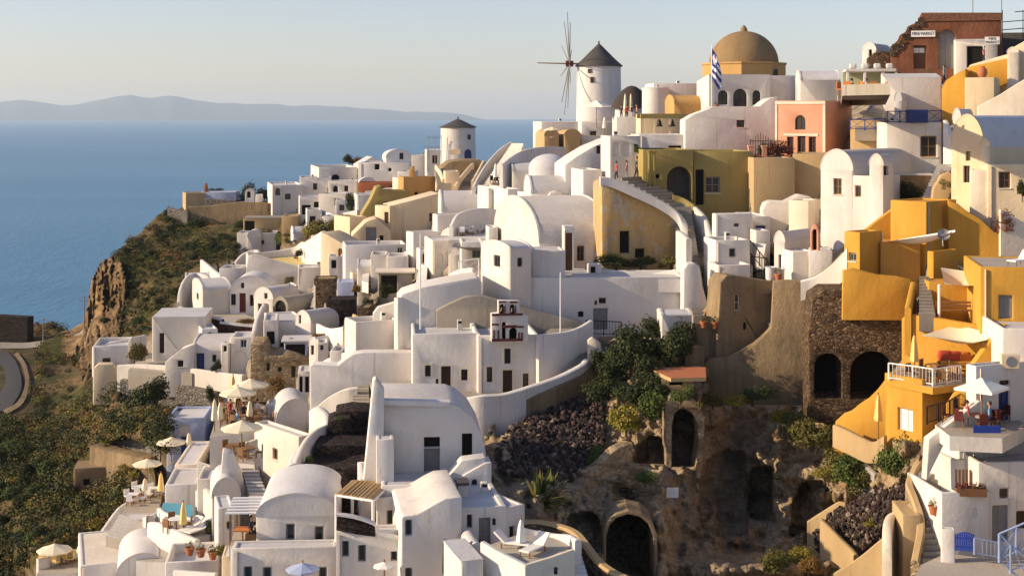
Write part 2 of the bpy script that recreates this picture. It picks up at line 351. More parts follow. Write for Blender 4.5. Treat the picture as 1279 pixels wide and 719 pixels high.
def H(label, C, base, top, th=0, R_=None, L=None, d=5., w=None, roof='flat', m='white', rm='whiteroof', ops=(), sp=None, dy=0., Y=None,
      name='house', cat='house', group=None, ph=.3, found=3., bev=.09, dfar=None, rec=.22, over=0., sur=None):
    """C: pixel column of the near corner; base/top: rows there; th: turn of the front (deg); R_: column of the front's far right end;
    L / dfar: column where the left / right flank ends (else depth d); sp: row of the spring line of a vault."""
    if Y is not None and C < 545 and base < 300: Y = min(Y, D(C, base) + .5)
    h = House(); Y = (D(C, base) if Y is None else Y) + dy
    p = P(C, base, Y); zt = P(C, top, Y).z - p.z; t = R(th); ex = Vector((math.cos(t), math.sin(t), 0)); ey = Vector((-math.sin(t), math.cos(t), 0))
    uc = lambda px: (px - CX) / F
    if w is None:
        u = uc(R_); w = (u * p.y - p.x) / (ex.x - u * ex.y)
    if L is not None:
        u = uc(L); d = (u * p.y - p.x) / (ey.x - u * ey.y)
    elif dfar is not None:
        q = p + ex * w; u = uc(dfar); d = (u * q.y - q.x) / (ey.x - u * ey.y)
    d = abs(d) if d else 5.; h.w, h.d, h.z, h.p, h.t = w, d, zt, p, t
    root = empty(name, p, t, label, cat, group); h.root = root
    zs = zt if sp is None else P(C, sp, Y).z - p.z
    if sp is None and roof in ('vaultF', 'vaultS'): zs = zt - (w if roof == 'vaultF' else d) * .38
    LX, LY = Vector((1, 0, 0)), Vector((0, 1, 0)); b0 = -found
    faces = {'F': (Fr(p, ex), Vector((0, 0, 0)), LX, LY, w), 'L': (Fr(p, ey), Vector((0, 0, 0)), LY, LX, d), 'R': (Fr(p + ex * w, ey), Vector((w, 0, 0)), LY, -LX, d)}
    h.faces = faces; mb = MB(); NA = 14
    def arc(a, b, z0, rise, i): 
        q = math.pi * i / NA; return ((a + b) / 2 - (b - a) / 2 * math.cos(q), z0 + rise * math.sin(q) ** .93)
    for fc in ('F', 'L', 'R'):
        fr, o, dv, inw, ln = faces[fc]; f3 = (lambda o, dv: lambda a, b: o + dv * a + Vector((0, 0, b)))(o, dv)
        out = [(0, b0), (ln, b0), (ln, zs), (0, zs)]
        if (roof == 'vaultF' and fc == 'F') or (roof == 'vaultS' and fc in 'LR'):
            out = [(0, b0), (ln, b0)] + [arc(0, ln, zs, zt - zs, NA - i) for i in range(NA + 1)]
        elif roof in ('flat', 'slab', 'dome'): out = [(0, b0), (ln, b0), (ln, zt), (0, zt)]
        elif roof == 'gableF' and fc == 'F': out = [(0, b0), (ln, b0), (ln, zs), (ln / 2, zt), (0, zs)]
        elif roof == 'shed' and fc == 'L': out = [(0, b0), (ln, b0), (ln, zs), (0, zt)]
        elif roof == 'shed' and fc == 'R': out = [(0, b0), (ln, b0), (ln, zs), (0, zt)]
        elif roof == 'shed' and fc == 'F': out = [(0, b0), (ln, b0), (ln, zt), (0, zt)]
        holes = []; ps = []
        ymax = max(b for a, b in out)
        for (k, s0, s1, z0, z1, col) in fit_openings(ops, fr, fc):
            z0 -= p.z; z1 -= p.z
            s0 = max(s0, .04); s1 = min(s1, ln - .04); z1 = min(z1, ymax - .06)
            if s1 - s0 < .1 or z1 - z0 < .1: continue
            hl = arch_pts(s0, s1, z0, z1) if OPKIND[k][3] else [(s0, z0), (s1, z0), (s1, z1), (s0, z1)]
            holes.append(hl); ps.append((k, s0, s1, z0, z1, col))
        mb.tess(out, holes, f3); cut(mb, holes, f3, inw, rec)
        for q in ps: panel(*q, f3, inw, rec, root, p, True)
        if sur:
            for hl in holes:
                (s0, z0), (s1, z1) = hl[0], hl[2]; g = .14; sm = MB()
                for a_, b_, c_, d_ in ((s0 - g, s0 - .004, z0, z1 + g), (s1 + .004, s1 + g, z0, z1 + g), (s0 - .004, s1 + .004, z1 + .004, z1 + g)):
                    q = [f3(a_, c_), f3(b_, c_), f3(b_, d_), f3(a_, d_)]; q0 = [v - inw * .03 for v in q]; q1 = [v + inw * .02 for v in q]
                    sm.add(q0 + q1, [(0, 1, 2, 3), (0, 4, 5, 1), (1, 5, 6, 2), (2, 6, 7, 3), (3, 7, 4, 0)])
                sm.build('surround', sur, root, weld=False)
    bo = [(0, d, b0), (w, d, b0), (w, d, zs if roof not in ('flat', 'slab', 'dome') else zt), (0, d, zs if roof not in ('flat', 'slab', 'dome') else zt)]
    if roof == 'vaultF': bo = bo[:2] + [(x, d, z) for x, z in [arc(0, w, zs, zt - zs, NA - i) for i in range(NA + 1)]]
    mb.poly(bo)
    rb = MB()
    if roof in ('flat', 'dome'):
        k = min(.24, w * .2, d * .2)
        O = [(0, 0), (w, 0), (w, d), (0, d)]; I = [(k, k), (w - k, k), (w - k, d - k), (k, d - k)]; zi = zt - ph
        for i in range(4):
            j = (i + 1) % 4
            mb.quad((*O[i], zt), (*O[j], zt), (*I[j], zt), (*I[i], zt)); mb.quad((*I[i], zt), (*I[j], zt), (*I[j], zi), (*I[i], zi))
        rb.quad(*[(*q, zi) for q in I])
        if roof == 'dome':
            r = min(w, d) * .46; rb.lathe([(r * math.cos(a * math.pi / 20), zi + r * .85 * math.sin(a * math.pi / 20)) for a in range(11)], (w / 2, d / 2, 0), 28)
    elif roof == 'slab': rb.box(-over, w + over, -over, d + over, zt, zt + .14)
    elif roof == 'shed': rb.quad((-.003, 0, zt + .01), (w, 0, zt + .01), (w, d, zs + .01), (0, d, zs + .01))
    elif roof == 'gableF': rb.quad((0, 0, zs), (w / 2, 0, zt), (w / 2, d, zt), (0, d, zs)); rb.quad((w / 2, 0, zt), (w, 0, zs), (w, d, zs), (w / 2, d, zt))
    else:
        for i in range(NA):
            (a0, z0), (a1, z1) = (arc(0, w, zs, zt - zs, i), arc(0, w, zs, zt - zs, i + 1)) if roof == 'vaultF' else (arc(0, d, zs, zt - zs, i), arc(0, d, zs, zt - zs, i + 1))
            NS = 6; ln = d if roof == 'vaultF' else w
            for k in range(NS):
                y0, y1 = ln * k / NS, ln * (k + 1) / NS
                if roof == 'vaultF': rb.quad((a0, y0, z0), (a1, y0, z1), (a1, y1, z1), (a0, y1, z0))
                else: rb.quad((y0, a0, z0), (y1, a0, z0), (y1, a1, z1), (y0, a1, z1))
    up = Vector((0, 0, zt)); A, B, C_, D_ = p, p + ex * w, p + ex * w + ey * d, p + ey * d
    face_q([A, B, B + up, A + up]); face_q([A, D_, D_ + up, A + up]); face_q([B, C_, C_ + up, B + up]); face_q([A + up, B + up, C_ + up, D_ + up])
    h.walls = mb.build('walls', m, root, bevel=bev, smooth=R(40))
    h.roof = rb.build('roof', rm, root, smooth=R(50))
    hsh = sum(ord(c_) * (i_ + 7) for i_, c_ in enumerate(label)) % 97
    if roof == 'flat' and m == 'white' and w > 2.4 and d > 2.5 and hsh < 42:
        cx_, cy_ = w * (.2 + .6 * (hsh % 7) / 7), d * (.45 + .4 * (hsh % 5) / 5); cb = MB(); cb.box(cx_, cx_ + .38, cy_, cy_ + .38, zt - ph - .02, zt + .42); ck_ = cb.build('chimney', m, root, bevel=.05)
        cb = MB(); cb.box(cx_ + .05, cx_ + .33, cy_ - .012, cy_ + .392, zt + .16, zt + .32); cb.build('flue_slit', 'darkvoid', ck_)
    if m in ('white', 'cream', 'saffron', 'creampale') and w > 2.2 and zt > 2 and hsh % 3 == 0 and roof in ('flat', 'slab', 'vaultS'):
        xp = w * (.93 if hsh % 2 else .06); pb = MB(); pb.tube((xp, -.06, .1), (xp, -.06, zs - .15), .045, n=6); pb.build('drain_pipe', 'creampale' if hsh % 4 else 'grey_metal', root)
    if roof.startswith('vault'):                   # the gable's raised rim
        g = .16
        ends = [0, d] if roof == 'vaultF' else [0, w]
        for q, (en, s) in enumerate(zip(ends, (1, -1))):
            ln = w if roof == 'vaultF' else d; e = MB()
            if roof == 'vaultF' and q: continue
            for i in range(NA):
                (a0, z0), (a1, z1) = arc(0, ln, zs, zt - zs, i), arc(0, ln, zs, zt - zs, i + 1)
                lo0, lo1 = (a0, z0), (a1, z1)
                def out_(a, z): c = ln / 2; k = .09; return (a + (a - c) / (ln / 2) * k * .6, z + k * (1 - abs(a - c) / (ln / 2)) + .02)
                u0, u1 = out_(a0, z0), out_(a1, z1); A, B = en - s * .02, en + s * g
                pts = [(A, *lo0), (A, *lo1), (A, *u1), (A, *u0), (B, *lo0), (B, *lo1), (B, *u1), (B, *u0)]
                if roof == 'vaultF': pts = [(y, x, z) for x, y, z in pts]
                e.add(pts, [(0, 1, 2, 3), (4, 7, 6, 5), (3, 2, 6, 7)])
            e.build('gable_rim', m, root, smooth=R(40))
    return h
def chimney(h, px, py0, py1, wpx=8, face='F', back=1., m='white', cap=None):
    fr = h.faces[face][0]; s, z1 = fr.at(px, py0); _, z0 = fr.at(px, py1); z0 -= h.p.z; z1 -= h.p.z; r = wpx / F * h.p.y / 2
    mb = MB(); mb.box(s - r, s + r, back, back + 2 * r, z0 - .5, z1); 
    c = mb.build('chimney', m, h.roof, bevel=.04)
    if cap: k = MB(); k.box(s - r * 1.25, s + r * 1.25, back - r * .25, back + 2.25 * r, z1, z1 + .12); k.build('chimney_cap', cap, c)
    return c

def S(label, poly, Cx, base, th=0, t=.4, m='white', ops=(), dy=0., Y=None, name='wall', cat='wall', group=None, bev=.06, found=1.5, rec=.2, kids=None):
    """a wall or block whose face outline is given in photo pixels on the upright plane through (Cx, base), t metres thick"""
    Y = (D(Cx, base) if Y is None else Y) + dy; p = P(Cx, base, Y); a = R(th); ex = Vector((math.cos(a), math.sin(a), 0)); fr = Fr(p, ex)
    root = empty(name, p, a, label, cat, group); out = [(lambda q: (q[0], q[1] - p.z))(fr.at(x, y)) for x, y in poly]
    zmin = min(z for s, z in out); out = [(s, z - found if z < zmin + .25 and found else z) for s, z in out]
    area = sum(out[i][0] * out[(i + 1) % len(out)][1] - out[(i + 1) % len(out)][0] * out[i][1] for i in range(len(out)))
    if area < 0: out = out[::-1]
    f3 = lambda s, z: Vector((s, 0, z)); inw = Vector((0, 1, 0)); holes = []; mb = MB()
    for (k, s0, s1, z0, z1, col) in fit_openings(ops, fr, 'F'):
        z0 -= p.z; z1 -= p.z
        holes.append(arch_pts(s0, s1, z0, z1) if OPKIND[k][3] else [(s0, z0), (s1, z0), (s1, z1), (s0, z1)])
        panel(k, s0, s1, z0, z1, col, f3, inw, min(rec, t * .8), root, p, True)
    mb.tess(out, holes, f3); cut(mb, holes, f3, inw, min(rec, t * .8)); mb.poly([f3(s, z) + inw * t for s, z in out[::-1]])
    FAC.append([(x, y, Y + (fr.at(x, y)[0]) * math.sin(a)) for x, y in poly])
    n = len(out)
    for i in range(n):
        q0, q1 = f3(*out[i]), f3(*out[(i + 1) % n]); mb.quad(q0, q1, q1 + inw * t, q0 + inw * t)
    h = House(); h.root = root; h.p = p; h.fr = fr; h.walls = mb.build('masonry' if m in ('rubblewall', 'lava', 'brick', 'stonewarm', 'lavared') else 'walls', m, root, bevel=bev, smooth=R(40)); h.faces = {'F': (fr,)}
    return h
def smoothline(pts, n=5):
    out = []
    a = [np.array(p, float) for p in pts]; a = [2 * a[0] - a[1]] + a + [2 * a[-1] - a[-2]]
    for i in range(1, len(a) - 2):
        for k in range(n):
            t = k / n; p0, p1, p2, p3 = a[i - 1:i + 3]
            out.append(.5 * (2 * p1 + (p2 - p0) * t + (2 * p0 - 5 * p1 + 4 * p2 - p3) * t * t + (3 * p1 - p0 - 3 * p2 + p3) * t ** 3))
    out.append(a[-2]); return out
def W(label, pts, t=.35, m='white', name='wall', cat='wall', group=None, sm=5, dy=0., Ys=None, cap=.05, capm=None, found=2.2):
    """a wall along a line: (column, row of its top, row of its foot) per point; curved between them"""
    rows = []
    for i, (x, a, b) in enumerate(pts): rows.append((x, a, b, (D(x, b) if Ys is None else (Ys[i] if hasattr(Ys, '__len__') else Ys)) + dy))
    rows = smoothline(rows, sm) if sm > 1 else [np.array(r) for r in rows]
    top = [P(x, a, Y) for x, a, b, Y in rows]; bot = [P(x, b, Y) for x, a, b, Y in rows]; n = len(top)
    o = bot[0].copy(); mb = MB(); secs = []; mi = 1 if capm else 0
    for i in range(n):
        a, b = top[max(0, i - 1)], top[min(n - 1, i + 1)]; d = Vector((b.x - a.x, b.y - a.y, 0)); d = d.normalized() if d.length > 1e-5 else Vector((1, 0, 0))
        nr = Vector((-d.y, d.x, 0)); 
        if nr.y < 0 and nr.y < -abs(nr.x) * .2: nr = -nr
        if i and nr.dot(secs[-1][1]) < 0: nr = -nr
        tp, bt = top[i], bot[i]; z0 = bt.z - found
        secs.append(([Vector((bt.x, bt.y, z0)), Vector((tp.x, tp.y, tp.z - cap * 1.5)), tp + nr * (t * .18), tp + nr * (t * .82), Vector((tp.x, tp.y, tp.z - cap * 1.5)) + nr * t, Vector((bt.x, bt.y, z0)) + nr * t], nr))
    for i in range(n - 1): face_q([bot[i], bot[i + 1], top[i + 1], top[i]])
    for (A, _), (B, _) in zip(secs, secs[1:]):
        for k in range(5): mb.quad(A[k], B[k], B[k + 1], A[k + 1], mi if k in (1, 2, 3) else 0)
    mb.poly(secs[0][0][::-1]); mb.poly(secs[-1][0])
    ob = mb.build(name, [m, capm] if capm else m, origin=o, smooth=R(50))
    return tag(ob, label, cat, group)
def T(label, pts, z=None, ref=None, m='paving', drop=3.5, name='terrace', cat='terrace', side=None, group=None, kind=None, dz=0.):
    """a level floor seen through the pixel outline pts, at height z or through the ground at ref"""
    if z is None: z = G(*ref).z
    z += dz
    q = [onz(x, y, z) for x, y in pts]; o = q[0]; mb = MB(); n = len(q); face_q(q)
    mb.poly(q, 0)
    for i in range(n):
        a, b = q[i], q[(i + 1) % n]; v = Vector((0, 0, drop)); mb.quad(a, b, b - v, a - v, 1)
    ob = mb.build(name, [m, side or m], origin=o); tag(ob, label, cat, group, kind); return z
def stairs(label, bl, br, tl, tr, n, m='white', name='staircase', cat='stairs', zb=None, Ys=None, drop=1.0, group=None, dy=0., tm=None):
    q = [G(*p, dy) for p in (bl, br, tl, tr)] if Ys is None else [P(*p, y) for p, y in zip((bl, br, tl, tr), Ys)]
    mb = MB(); BL, BR, TL, TR = q; o = BL.copy(); face_q([BL, BR, TR, TL])
    for i in range(n):
        a, b = BL.lerp(TL, i / n), BR.lerp(TR, i / n); c, e = BL.lerp(TL, (i + 1) / n), BR.lerp(TR, (i + 1) / n)
        z1 = (c.z + e.z) / 2; z0 = min(a.z, b.z) - drop
        lo = [Vector((v.x, v.y, z0)) for v in (a, b, e, c)]; hi = [Vector((v.x, v.y, z1)) for v in (a, b, e, c)]
        mb.add(lo + hi, [(0, 1, 5, 4), (1, 2, 6, 5), (2, 3, 7, 6), (3, 0, 4, 7)]); mb.add(hi, [(0, 1, 2, 3)], 1)
    ob = mb.build(name, [m, tm or m], origin=o, weld=False); return tag(ob, label, cat, group)

def leafball(mb, c, rx, rz, n, leaf, rng, mi=0):
    for i in range(n):
        while True:
            d = Vector((rng.uniform(-1, 1), rng.uniform(-1, 1), rng.uniform(-.6, 1)))
            if .25 < d.length < 1: break
        k = .80 + .35 * noise.noise(Vector((d.x * 2 + c.x, d.y * 2 + c.y, d.z * 2 + rx)))
        p = c + Vector((d.x * rx, d.y * rx, max(d.z, -.3) * rz)) * k
        nrm = (d + Vector((rng.uniform(-.9, .9), rng.uniform(-.9, .9), rng.uniform(-.3, 1.0)))).normalized(); u = nrm.orthogonal().normalized(); a = rng.uniform(0, 6.28)
        v = nrm.cross(u); u, v = u * math.cos(a) + v * math.sin(a), v * math.cos(a) - u * math.sin(a); s = leaf * rng.uniform(.6, 1.35)
        mb.add([p - u * s * .5, p + v * s * .28, p + u * s * .6, p - v * s * .28], [(0, 1, 2, 3)], mi)
# ------------------------------------------------------------------ camera, light, sky
cam = bpy.data.cameras.new('camera'); co = bpy.data.objects.new('camera', cam); COL.objects.link(co)
co.location = (0, 0, CAMZ); co.rotation_euler = (R(90), 0, 0)
cam.sensor_width = 36; cam.lens = 36 * F / 1279.0; cam.shift_y = -(359.5 - HY) / 1279.0
cam.clip_start = 1; cam.clip_end = 120000; SC.camera = co
SUN_AZ, SUN_EL = 83.0, 22.0     # turned to the west (left) of the view's reverse, height
sd = Vector((-math.sin(R(SUN_AZ)) * math.cos(R(SUN_EL)), -math.cos(R(SUN_AZ)) * math.cos(R(SUN_EL)), math.sin(R(SUN_EL))))
sl = bpy.data.lights.new('sun', 'SUN'); so = bpy.data.objects.new('sun', sl); COL.objects.link(so)
sl.energy = 5.0; sl.angle = R(.6); sl.color = (1.0, .80, .55); so.rotation_euler = sd.to_track_quat('Z', 'Y').to_euler(); so.location = (-300, 50, 300)
wd = bpy.data.worlds.new('World'); SC.world = wd; wd.use_nodes = True; nt = wd.node_tree
sky = nt.nodes.new('ShaderNodeTexSky'); sky.sky_type = 'NISHITA'; sky.sun_disc = False; sky.sun_elevation = R(SUN_EL)
sky.sun_rotation = math.atan2(sd.x, sd.y); sky.altitude = 90; sky.air_density = 1.0; sky.dust_density = .6; sky.ozone_density = 1.0
hs = nt.nodes.new('ShaderNodeHueSaturation'); hs.inputs['Saturation'].default_value = .95; nt.links.new(sky.outputs[0], hs.inputs['Color'])
mx = nt.nodes.new('ShaderNodeMix'); mx.data_type = 'RGBA'; mx.blend_type = 'MULTIPLY'; mx.inputs[0].default_value = 1; nt.links.new(hs.outputs[0], mx.inputs[6]); mx.inputs[7].default_value = (1.03, .97, 1.12, 1)
nt.links.new(mx.outputs[2], nt.nodes['Background'].inputs[0]); nt.nodes['Background'].inputs[1].default_value = .112
SC.view_settings.view_transform = 'Standard'; SC.view_settings.look = 'None'; SC.view_settings.exposure = 0.34; SC.view_settings.gamma = 1
SC.cycles.max_bounces = 6; SC.cycles.diffuse_bounces = 3; SC.cycles.volume_bounces = 4; SC.cycles.use_denoising = True
# ------------------------------------------------------------------ sea
m, nt, b = newmat('sea'); v = coords(nt, (1, .32, 1))
far = noisef(nt, coords(nt, (.0016, .0007, 1)), 1.0, 3)
st_ = noisef(nt, coords(nt, (.00035, .0030, 1)), 1.0, 5, .6)
nt.links.new(mixc(nt, ramp(nt, st_, [(.42, (0, 0, 0)), (.62, (.55, .55, .55))]), mixc(nt, far, (.025, .14, .255), (.04, .175, .31)), (.07, .22, .35)), b.inputs['Base Color'])
b.inputs['Roughness'].default_value = .3; b.inputs['Specular IOR Level'].default_value = .07
w1 = noisef(nt, v, .10, 6, .68); w2 = noisef(nt, v, .5, 4, .6)
bump(nt, b, mixc(nt, .3, w1, w2), .55, 3.0); MAT['sea'] = m
mb = MB(); S0 = 60000
ys = [-200, 250, 600, 1200, 2500, 5000, 10000, 20000, 26000]
for a, c in zip(ys, ys[1:]): mb.quad((-22000, a, 0), (22000, a, 0), (22000, c, 0), (-22000, c, 0))
tag(mb.build('sea', 'sea'), kind='structure')
# islands on the horizon
m, nt, b = newmat('island'); f = noisef(nt, coords(nt, (.002, .002, .004)), 1, 5)
nt.links.new(mixc(nt, f, (.09, .11, .12), (.14, .14, .14)), b.inputs['Base Color']); b.inputs['Roughness'].default_value = 1; MAT['island'] = m
def island(prof, Y, dep, sd_):
    mb = MB(); rng = np.array(prof, float); xs = np.arange(prof[0][0], prof[-1][0] + 1, 4.0); hs = np.interp(xs, rng[:, 0], rng[:, 1])
    rows = []; K = 9
    for k in range(K):
        t = k / (K - 1); e = 1 - abs(2 * t - 1); row = []
        for x, h in zip(xs, hs):
            p = P(x, h, Y); z = (p.z + 16 * noise.noise(Vector((x * .06, sd_, t * 3))) * e) * e ** .75
            z *= 1 + .12 * (1 - e) * noise.noise(Vector((x * .10, t * 4, sd_ + 5)))
            row.append(Vector((p.x * (1 + dep * (t - .5) / Y), Y + dep * (t - .5), z - 6)))
        rows.append(row)
    for A, B in zip(rows, rows[1:]):
        for i in range(len(A) - 1): mb.quad(A[i], A[i + 1], B[i + 1], B[i])
    return tag(mb.build('hills', 'island', smooth=R(60)), kind='structure')
island([(-260, 140), (-120, 131), (-30, 128), (0, 127), (30, 124), (48, 127), (75, 131), (100, 129), (125, 124), (142, 121), (165, 119), (190, 122), (212, 119), (240, 124), (270, 128), (300, 129), (335, 130), (365, 132), (400, 131),
        (440, 134), (475, 136), (510, 139), (545, 140), (575, 142), (592, 147), (610, 149.5)], 22500, 4600, 2.0)
# ------------------------------------------------------------------ haze
hm = bpy.data.materials.new('haze'); hm.use_nodes = True; nt = hm.node_tree; nt.nodes.remove(nt.nodes['Principled BSDF'])
pv = nt.nodes.new('ShaderNodeVolumePrincipled'); pv.inputs['Color'].default_value = (.82, .93, 1.0, 1); pv.inputs['Density'].default_value = 4.2e-5; pv.inputs['Anisotropy'].default_value = .2
nt.links.new(pv.outputs[0], nt.nodes['Material Output'].inputs['Volume']); MAT['haze'] = hm
mb = MB(); mb.box(-23000, 23000, -400, 27000, -41, 420); hz = tag(mb.build('haze', 'haze'), kind='stuff')
# ------------------------------------------------------------------ terrain
SKY = [(-400, 396), (0, 399), (60, 402), (92, 408), (104, 398), (116, 345), (128, 327), (160, 300), (200, 268), (240, 256), (300, 250), (345, 244), (400, 214), (430, 207), (480, 206), (540, 205), (600, 196), (640, 180), (690, 168), (740, 166), (800, 152), (860, 140),
       (930, 118), (1000, 112), (1080, 98), (1150, 86), (1279, 78), (1560, 70)]
def skyline(px): return float(np.interp(px, [a for a, b in SKY], [b for a, b in SKY]))
CAVE = [(612, 700), (606, 560), (640, 505), (735, 440), (800, 395), (850, 455), (905, 480), (1000, 460), (1030, 500), (1090, 560), (1160, 560), (1140, 640), (1080, 700), (1060, 760), (700, 760)]
def inpoly(x, y, poly):
    c = False; n = len(poly); j = n - 1
    for i in range(n):
        xi, yi = poly[i]; xj, yj = poly[j]
        if (yi > y) != (yj > y) and x < (xj - xi) * (y - yi) / (yj - yi) + xi: c = not c
        j = i
    return c
WILD = [(-500, 380), (60, 396), (100, 330), (200, 240), (338, 250), (400, 262), (425, 290), (392, 315), (345, 300), (300, 320), (235, 345), (215, 385), (195, 412), (150, 425), (112, 450), (120, 472), (200, 480), (262, 496), (264, 520), (206, 566), (170, 590), (150, 640), (110, 662), (50, 690), (20, 730), (-50, 900), (-500, 900)]
def ribbon(label, left, right, m, name='road', kind='structure', lift=.12, n=8):
    A = smoothline([(x, y) for x, y in left], n); B = smoothline([(x, y) for x, y in right], n); mb = MB()
    K = 5; rows = []
    for a, c in zip(A, B):
        row = []
        for k in range(K + 1):
            q = a + (c - a) * k / K; g = G(q[0], q[1]); g.z += lift; row.append(g)
        rows.append(row)
    for p, q in zip(rows, rows[1:]):
        for k in range(K): mb.quad(p[k], p[k + 1], q[k + 1], q[k])
    return tag(mb.build(name, m, smooth=R(60)), label, kind=kind)
# ================================================================= things on the ridge
def text_mesh(s, org, ex, size_w, m, parent, name='lettering', squash=1.0, off=.02, height=None):
    cu = bpy.data.curves.new('lettering', 'FONT'); cu.body = s; cu.extrude = .01; cu.align_x = 'CENTER'; cu.align_y = 'CENTER'; cu.space_line = .9
    o = bpy.data.objects.new('tmp', cu); COL.objects.link(o); bpy.context.view_layer.update()
    me = bpy.data.meshes.new_from_object(o.evaluated_get(bpy.context.evaluated_depsgraph_get())); bpy.data.objects.remove(o)
    xs = [v.co.x for v in me.vertices]; yy = [v.co.y for v in me.vertices]; k = size_w / (max(xs) - min(xs)); ky = k * squash if height is None else height / (max(yy) - min(yy))
    for v in me.vertices: v.co = Vector((v.co.x * k, v.co.z * k - off, v.co.y * ky))
    me.materials.append(MAT[m]); ob = bpy.data.objects.new(name, me); COL.objects.link(ob); ob.parent = parent; ob.location = org; return ob

def windmill(px, r_px, top, base, apex, Y, label, capm, wins, sign=None):
    p = P(px, base, Y); k = Y / F; r = r_px * k; h = (base - top) * k; ha = (base - apex) * k
    root = empty('windmill', p, 0, label, 'windmill'); mb = MB()
    mb.lathe([(r * 1.03, -2), (r * 1.03, 0), (r, h * .5), (r * .975, h)], n=48); mb.build('tower', 'white', root, smooth=R(60))
    cb = MB(); cb.lathe([(r * .98, h), (r * 1.06, h - .05), (r * 1.06, h + .08), (r * .78, h + (ha - h) * .26), (r * .45, h + (ha - h) * .58), (r * .16, h + (ha - h) * .86), (.12, ha - .1), (.10, ha + .25), (.0, ha + .3)], n=40)
    cb.build('cap_roof', capm, root, smooth=R(50))
    for (x0, y0, x1, y1, kind) in wins:
        s = ((x0 + x1) / 2 - px) * k / r; a = math.asin(max(-.99, min(.99, s))); z0, z1 = (base - y1) * k, (base - y0) * k; w = max(.4, (x1 - x0) * k / max(.3, math.cos(a)))
        o = Vector((math.sin(a), -math.cos(a), 0)); e = Vector((math.cos(a), math.sin(a), 0)); c = o * (r * 1.0)
        out = arch_pts(-w / 2, w / 2, z0, z1) if kind == 'A' else [(-w / 2, z0), (w / 2, z0), (w / 2, z1), (-w / 2, z1)]
        mm = MB(); q = [c + e * s_ + Vector((0, 0, z)) + o * .05 for s_, z in out]; mm.poly(q)
        for i in range(len(q)): mm.quad(q[i], q[(i + 1) % len(q)], q[(i + 1) % len(q)] - o * .5, q[i] - o * .5)
        mm.build('door' if kind == 'A' else 'window' if kind == 'w' else 'sign', {'A': 'bluedoor', 'w': 'wood_dark', 's': 'cream'}[kind], root, weld=False)
    return root, k
mill, k = windmill(748, 28, 83, 172, 54, 192, 'tall white windmill with dark conical cap and bare spoked wheel', 'slate', [(733, 87, 737, 92, 'w'), (736, 97, 740, 104, 'w')])
hub = Vector(((711 - 748) * k, -.9, (172 - 80) * k)); ax = Vector((-.99, -.065, .02)).normalized()
wheel = MB(); wheel.tube(hub - ax * 4.2, hub + ax * 4.4, .13, .06); sh = wheel.build('shaft', 'wood', mill)
hb = MB(); hb.tube(hub - ax * .5, hub + ax * .5, .42, n=12); hb.build('hub', 'wood_red', mill)
u = ax.cross(Vector((0, 0, 1))).normalized(); v_ = ax.cross(u); tips = []
for i in range(10):
    a = 2 * math.pi * (i + .35) / 10; d = u * math.cos(a) + v_ * math.sin(a); tips.append(hub + d * 7.0 + ax * .5)
    b_ = MB(); b_.tube(hub, hub + d * 7.0 + ax * .5, .085, .045, 6); b_.build('spar', 'wood_grey', mill)
windmill(572, 22, 159, 206, 148, 232, 'small white windmill without sails above the cliff path', 'slate', [(585, 168, 588, 174, 'w'), (581, 186, 589, 201, 'A'), (563, 186, 576, 192, 's')])
# scaffold frame by the small mill
p = P(541, 207, 229); rt = empty('scaffold', p, 0, 'thin metal pole frame beside the small windmill', 'scaffold')
for i, (x, y) in enumerate([(-1, 0), (.3, 0), (1.3, .5), (-1, 2), (1.3, 2)]):
    b_ = MB(); b_.tube((x, y, -1), (x, y, 5), .05); b_.build('pole', 'grey_metal', rt)
b_ = MB(); b_.tube((-1, 0, 4.6), (1.3, 0, 4.6), .04); b_.tube((-1, 0, 3), (1.3, .2, 3), .04); b_.build('rail', 'grey_metal', rt)
H('low white block with dark shutter left of the small windmill', 533, 208, 187, 8, R_=550, d=4, Y=231, ops=[('w', 540, 194, 546, 204)])
# thatched hut
p = P(789, 150, 186); k = 186 / F; rt = empty('thatched_hut', p, 0, 'round hut with dark domed thatch right of the tall windmill', 'hut'); mb = MB()
mb.lathe([(2.3, -3), (2.2, 1.7)], n=28); mb.build('walls', 'white', rt, smooth=R(60)); mb = MB()
mb.lathe([(2.75, 1.55), (2.6, 1.9), (2.1, 2.9), (1.3, 3.9), (.6, 4.4), (0, 4.55)], n=28); mb.build('thatch_roof', 'thatch', rt, smooth=R(60))
# platform of the tall windmill
H('white walled platform under the tall windmill wheel', 676, 176, 152, 6, R_=728, d=9, Y=184, ph=.5)
H('white base block with small window below the tall windmill', 726, 180, 152, 4, R_=768, d=6, Y=181, ops=[('w', 737, 164, 745, 169)])
H('tan barrel vaulted shed left of the windmill base', 680, 186, 162, 10, R_=698, d=6, Y=178, roof='vaultF', m='tan', rm='tan', sp=170)
H('second tan vaulted shed touching the windmill base', 705, 186, 162, 8, R_=725, d=6, Y=178, roof='vaultF', m='tan', rm='tan', sp=169)
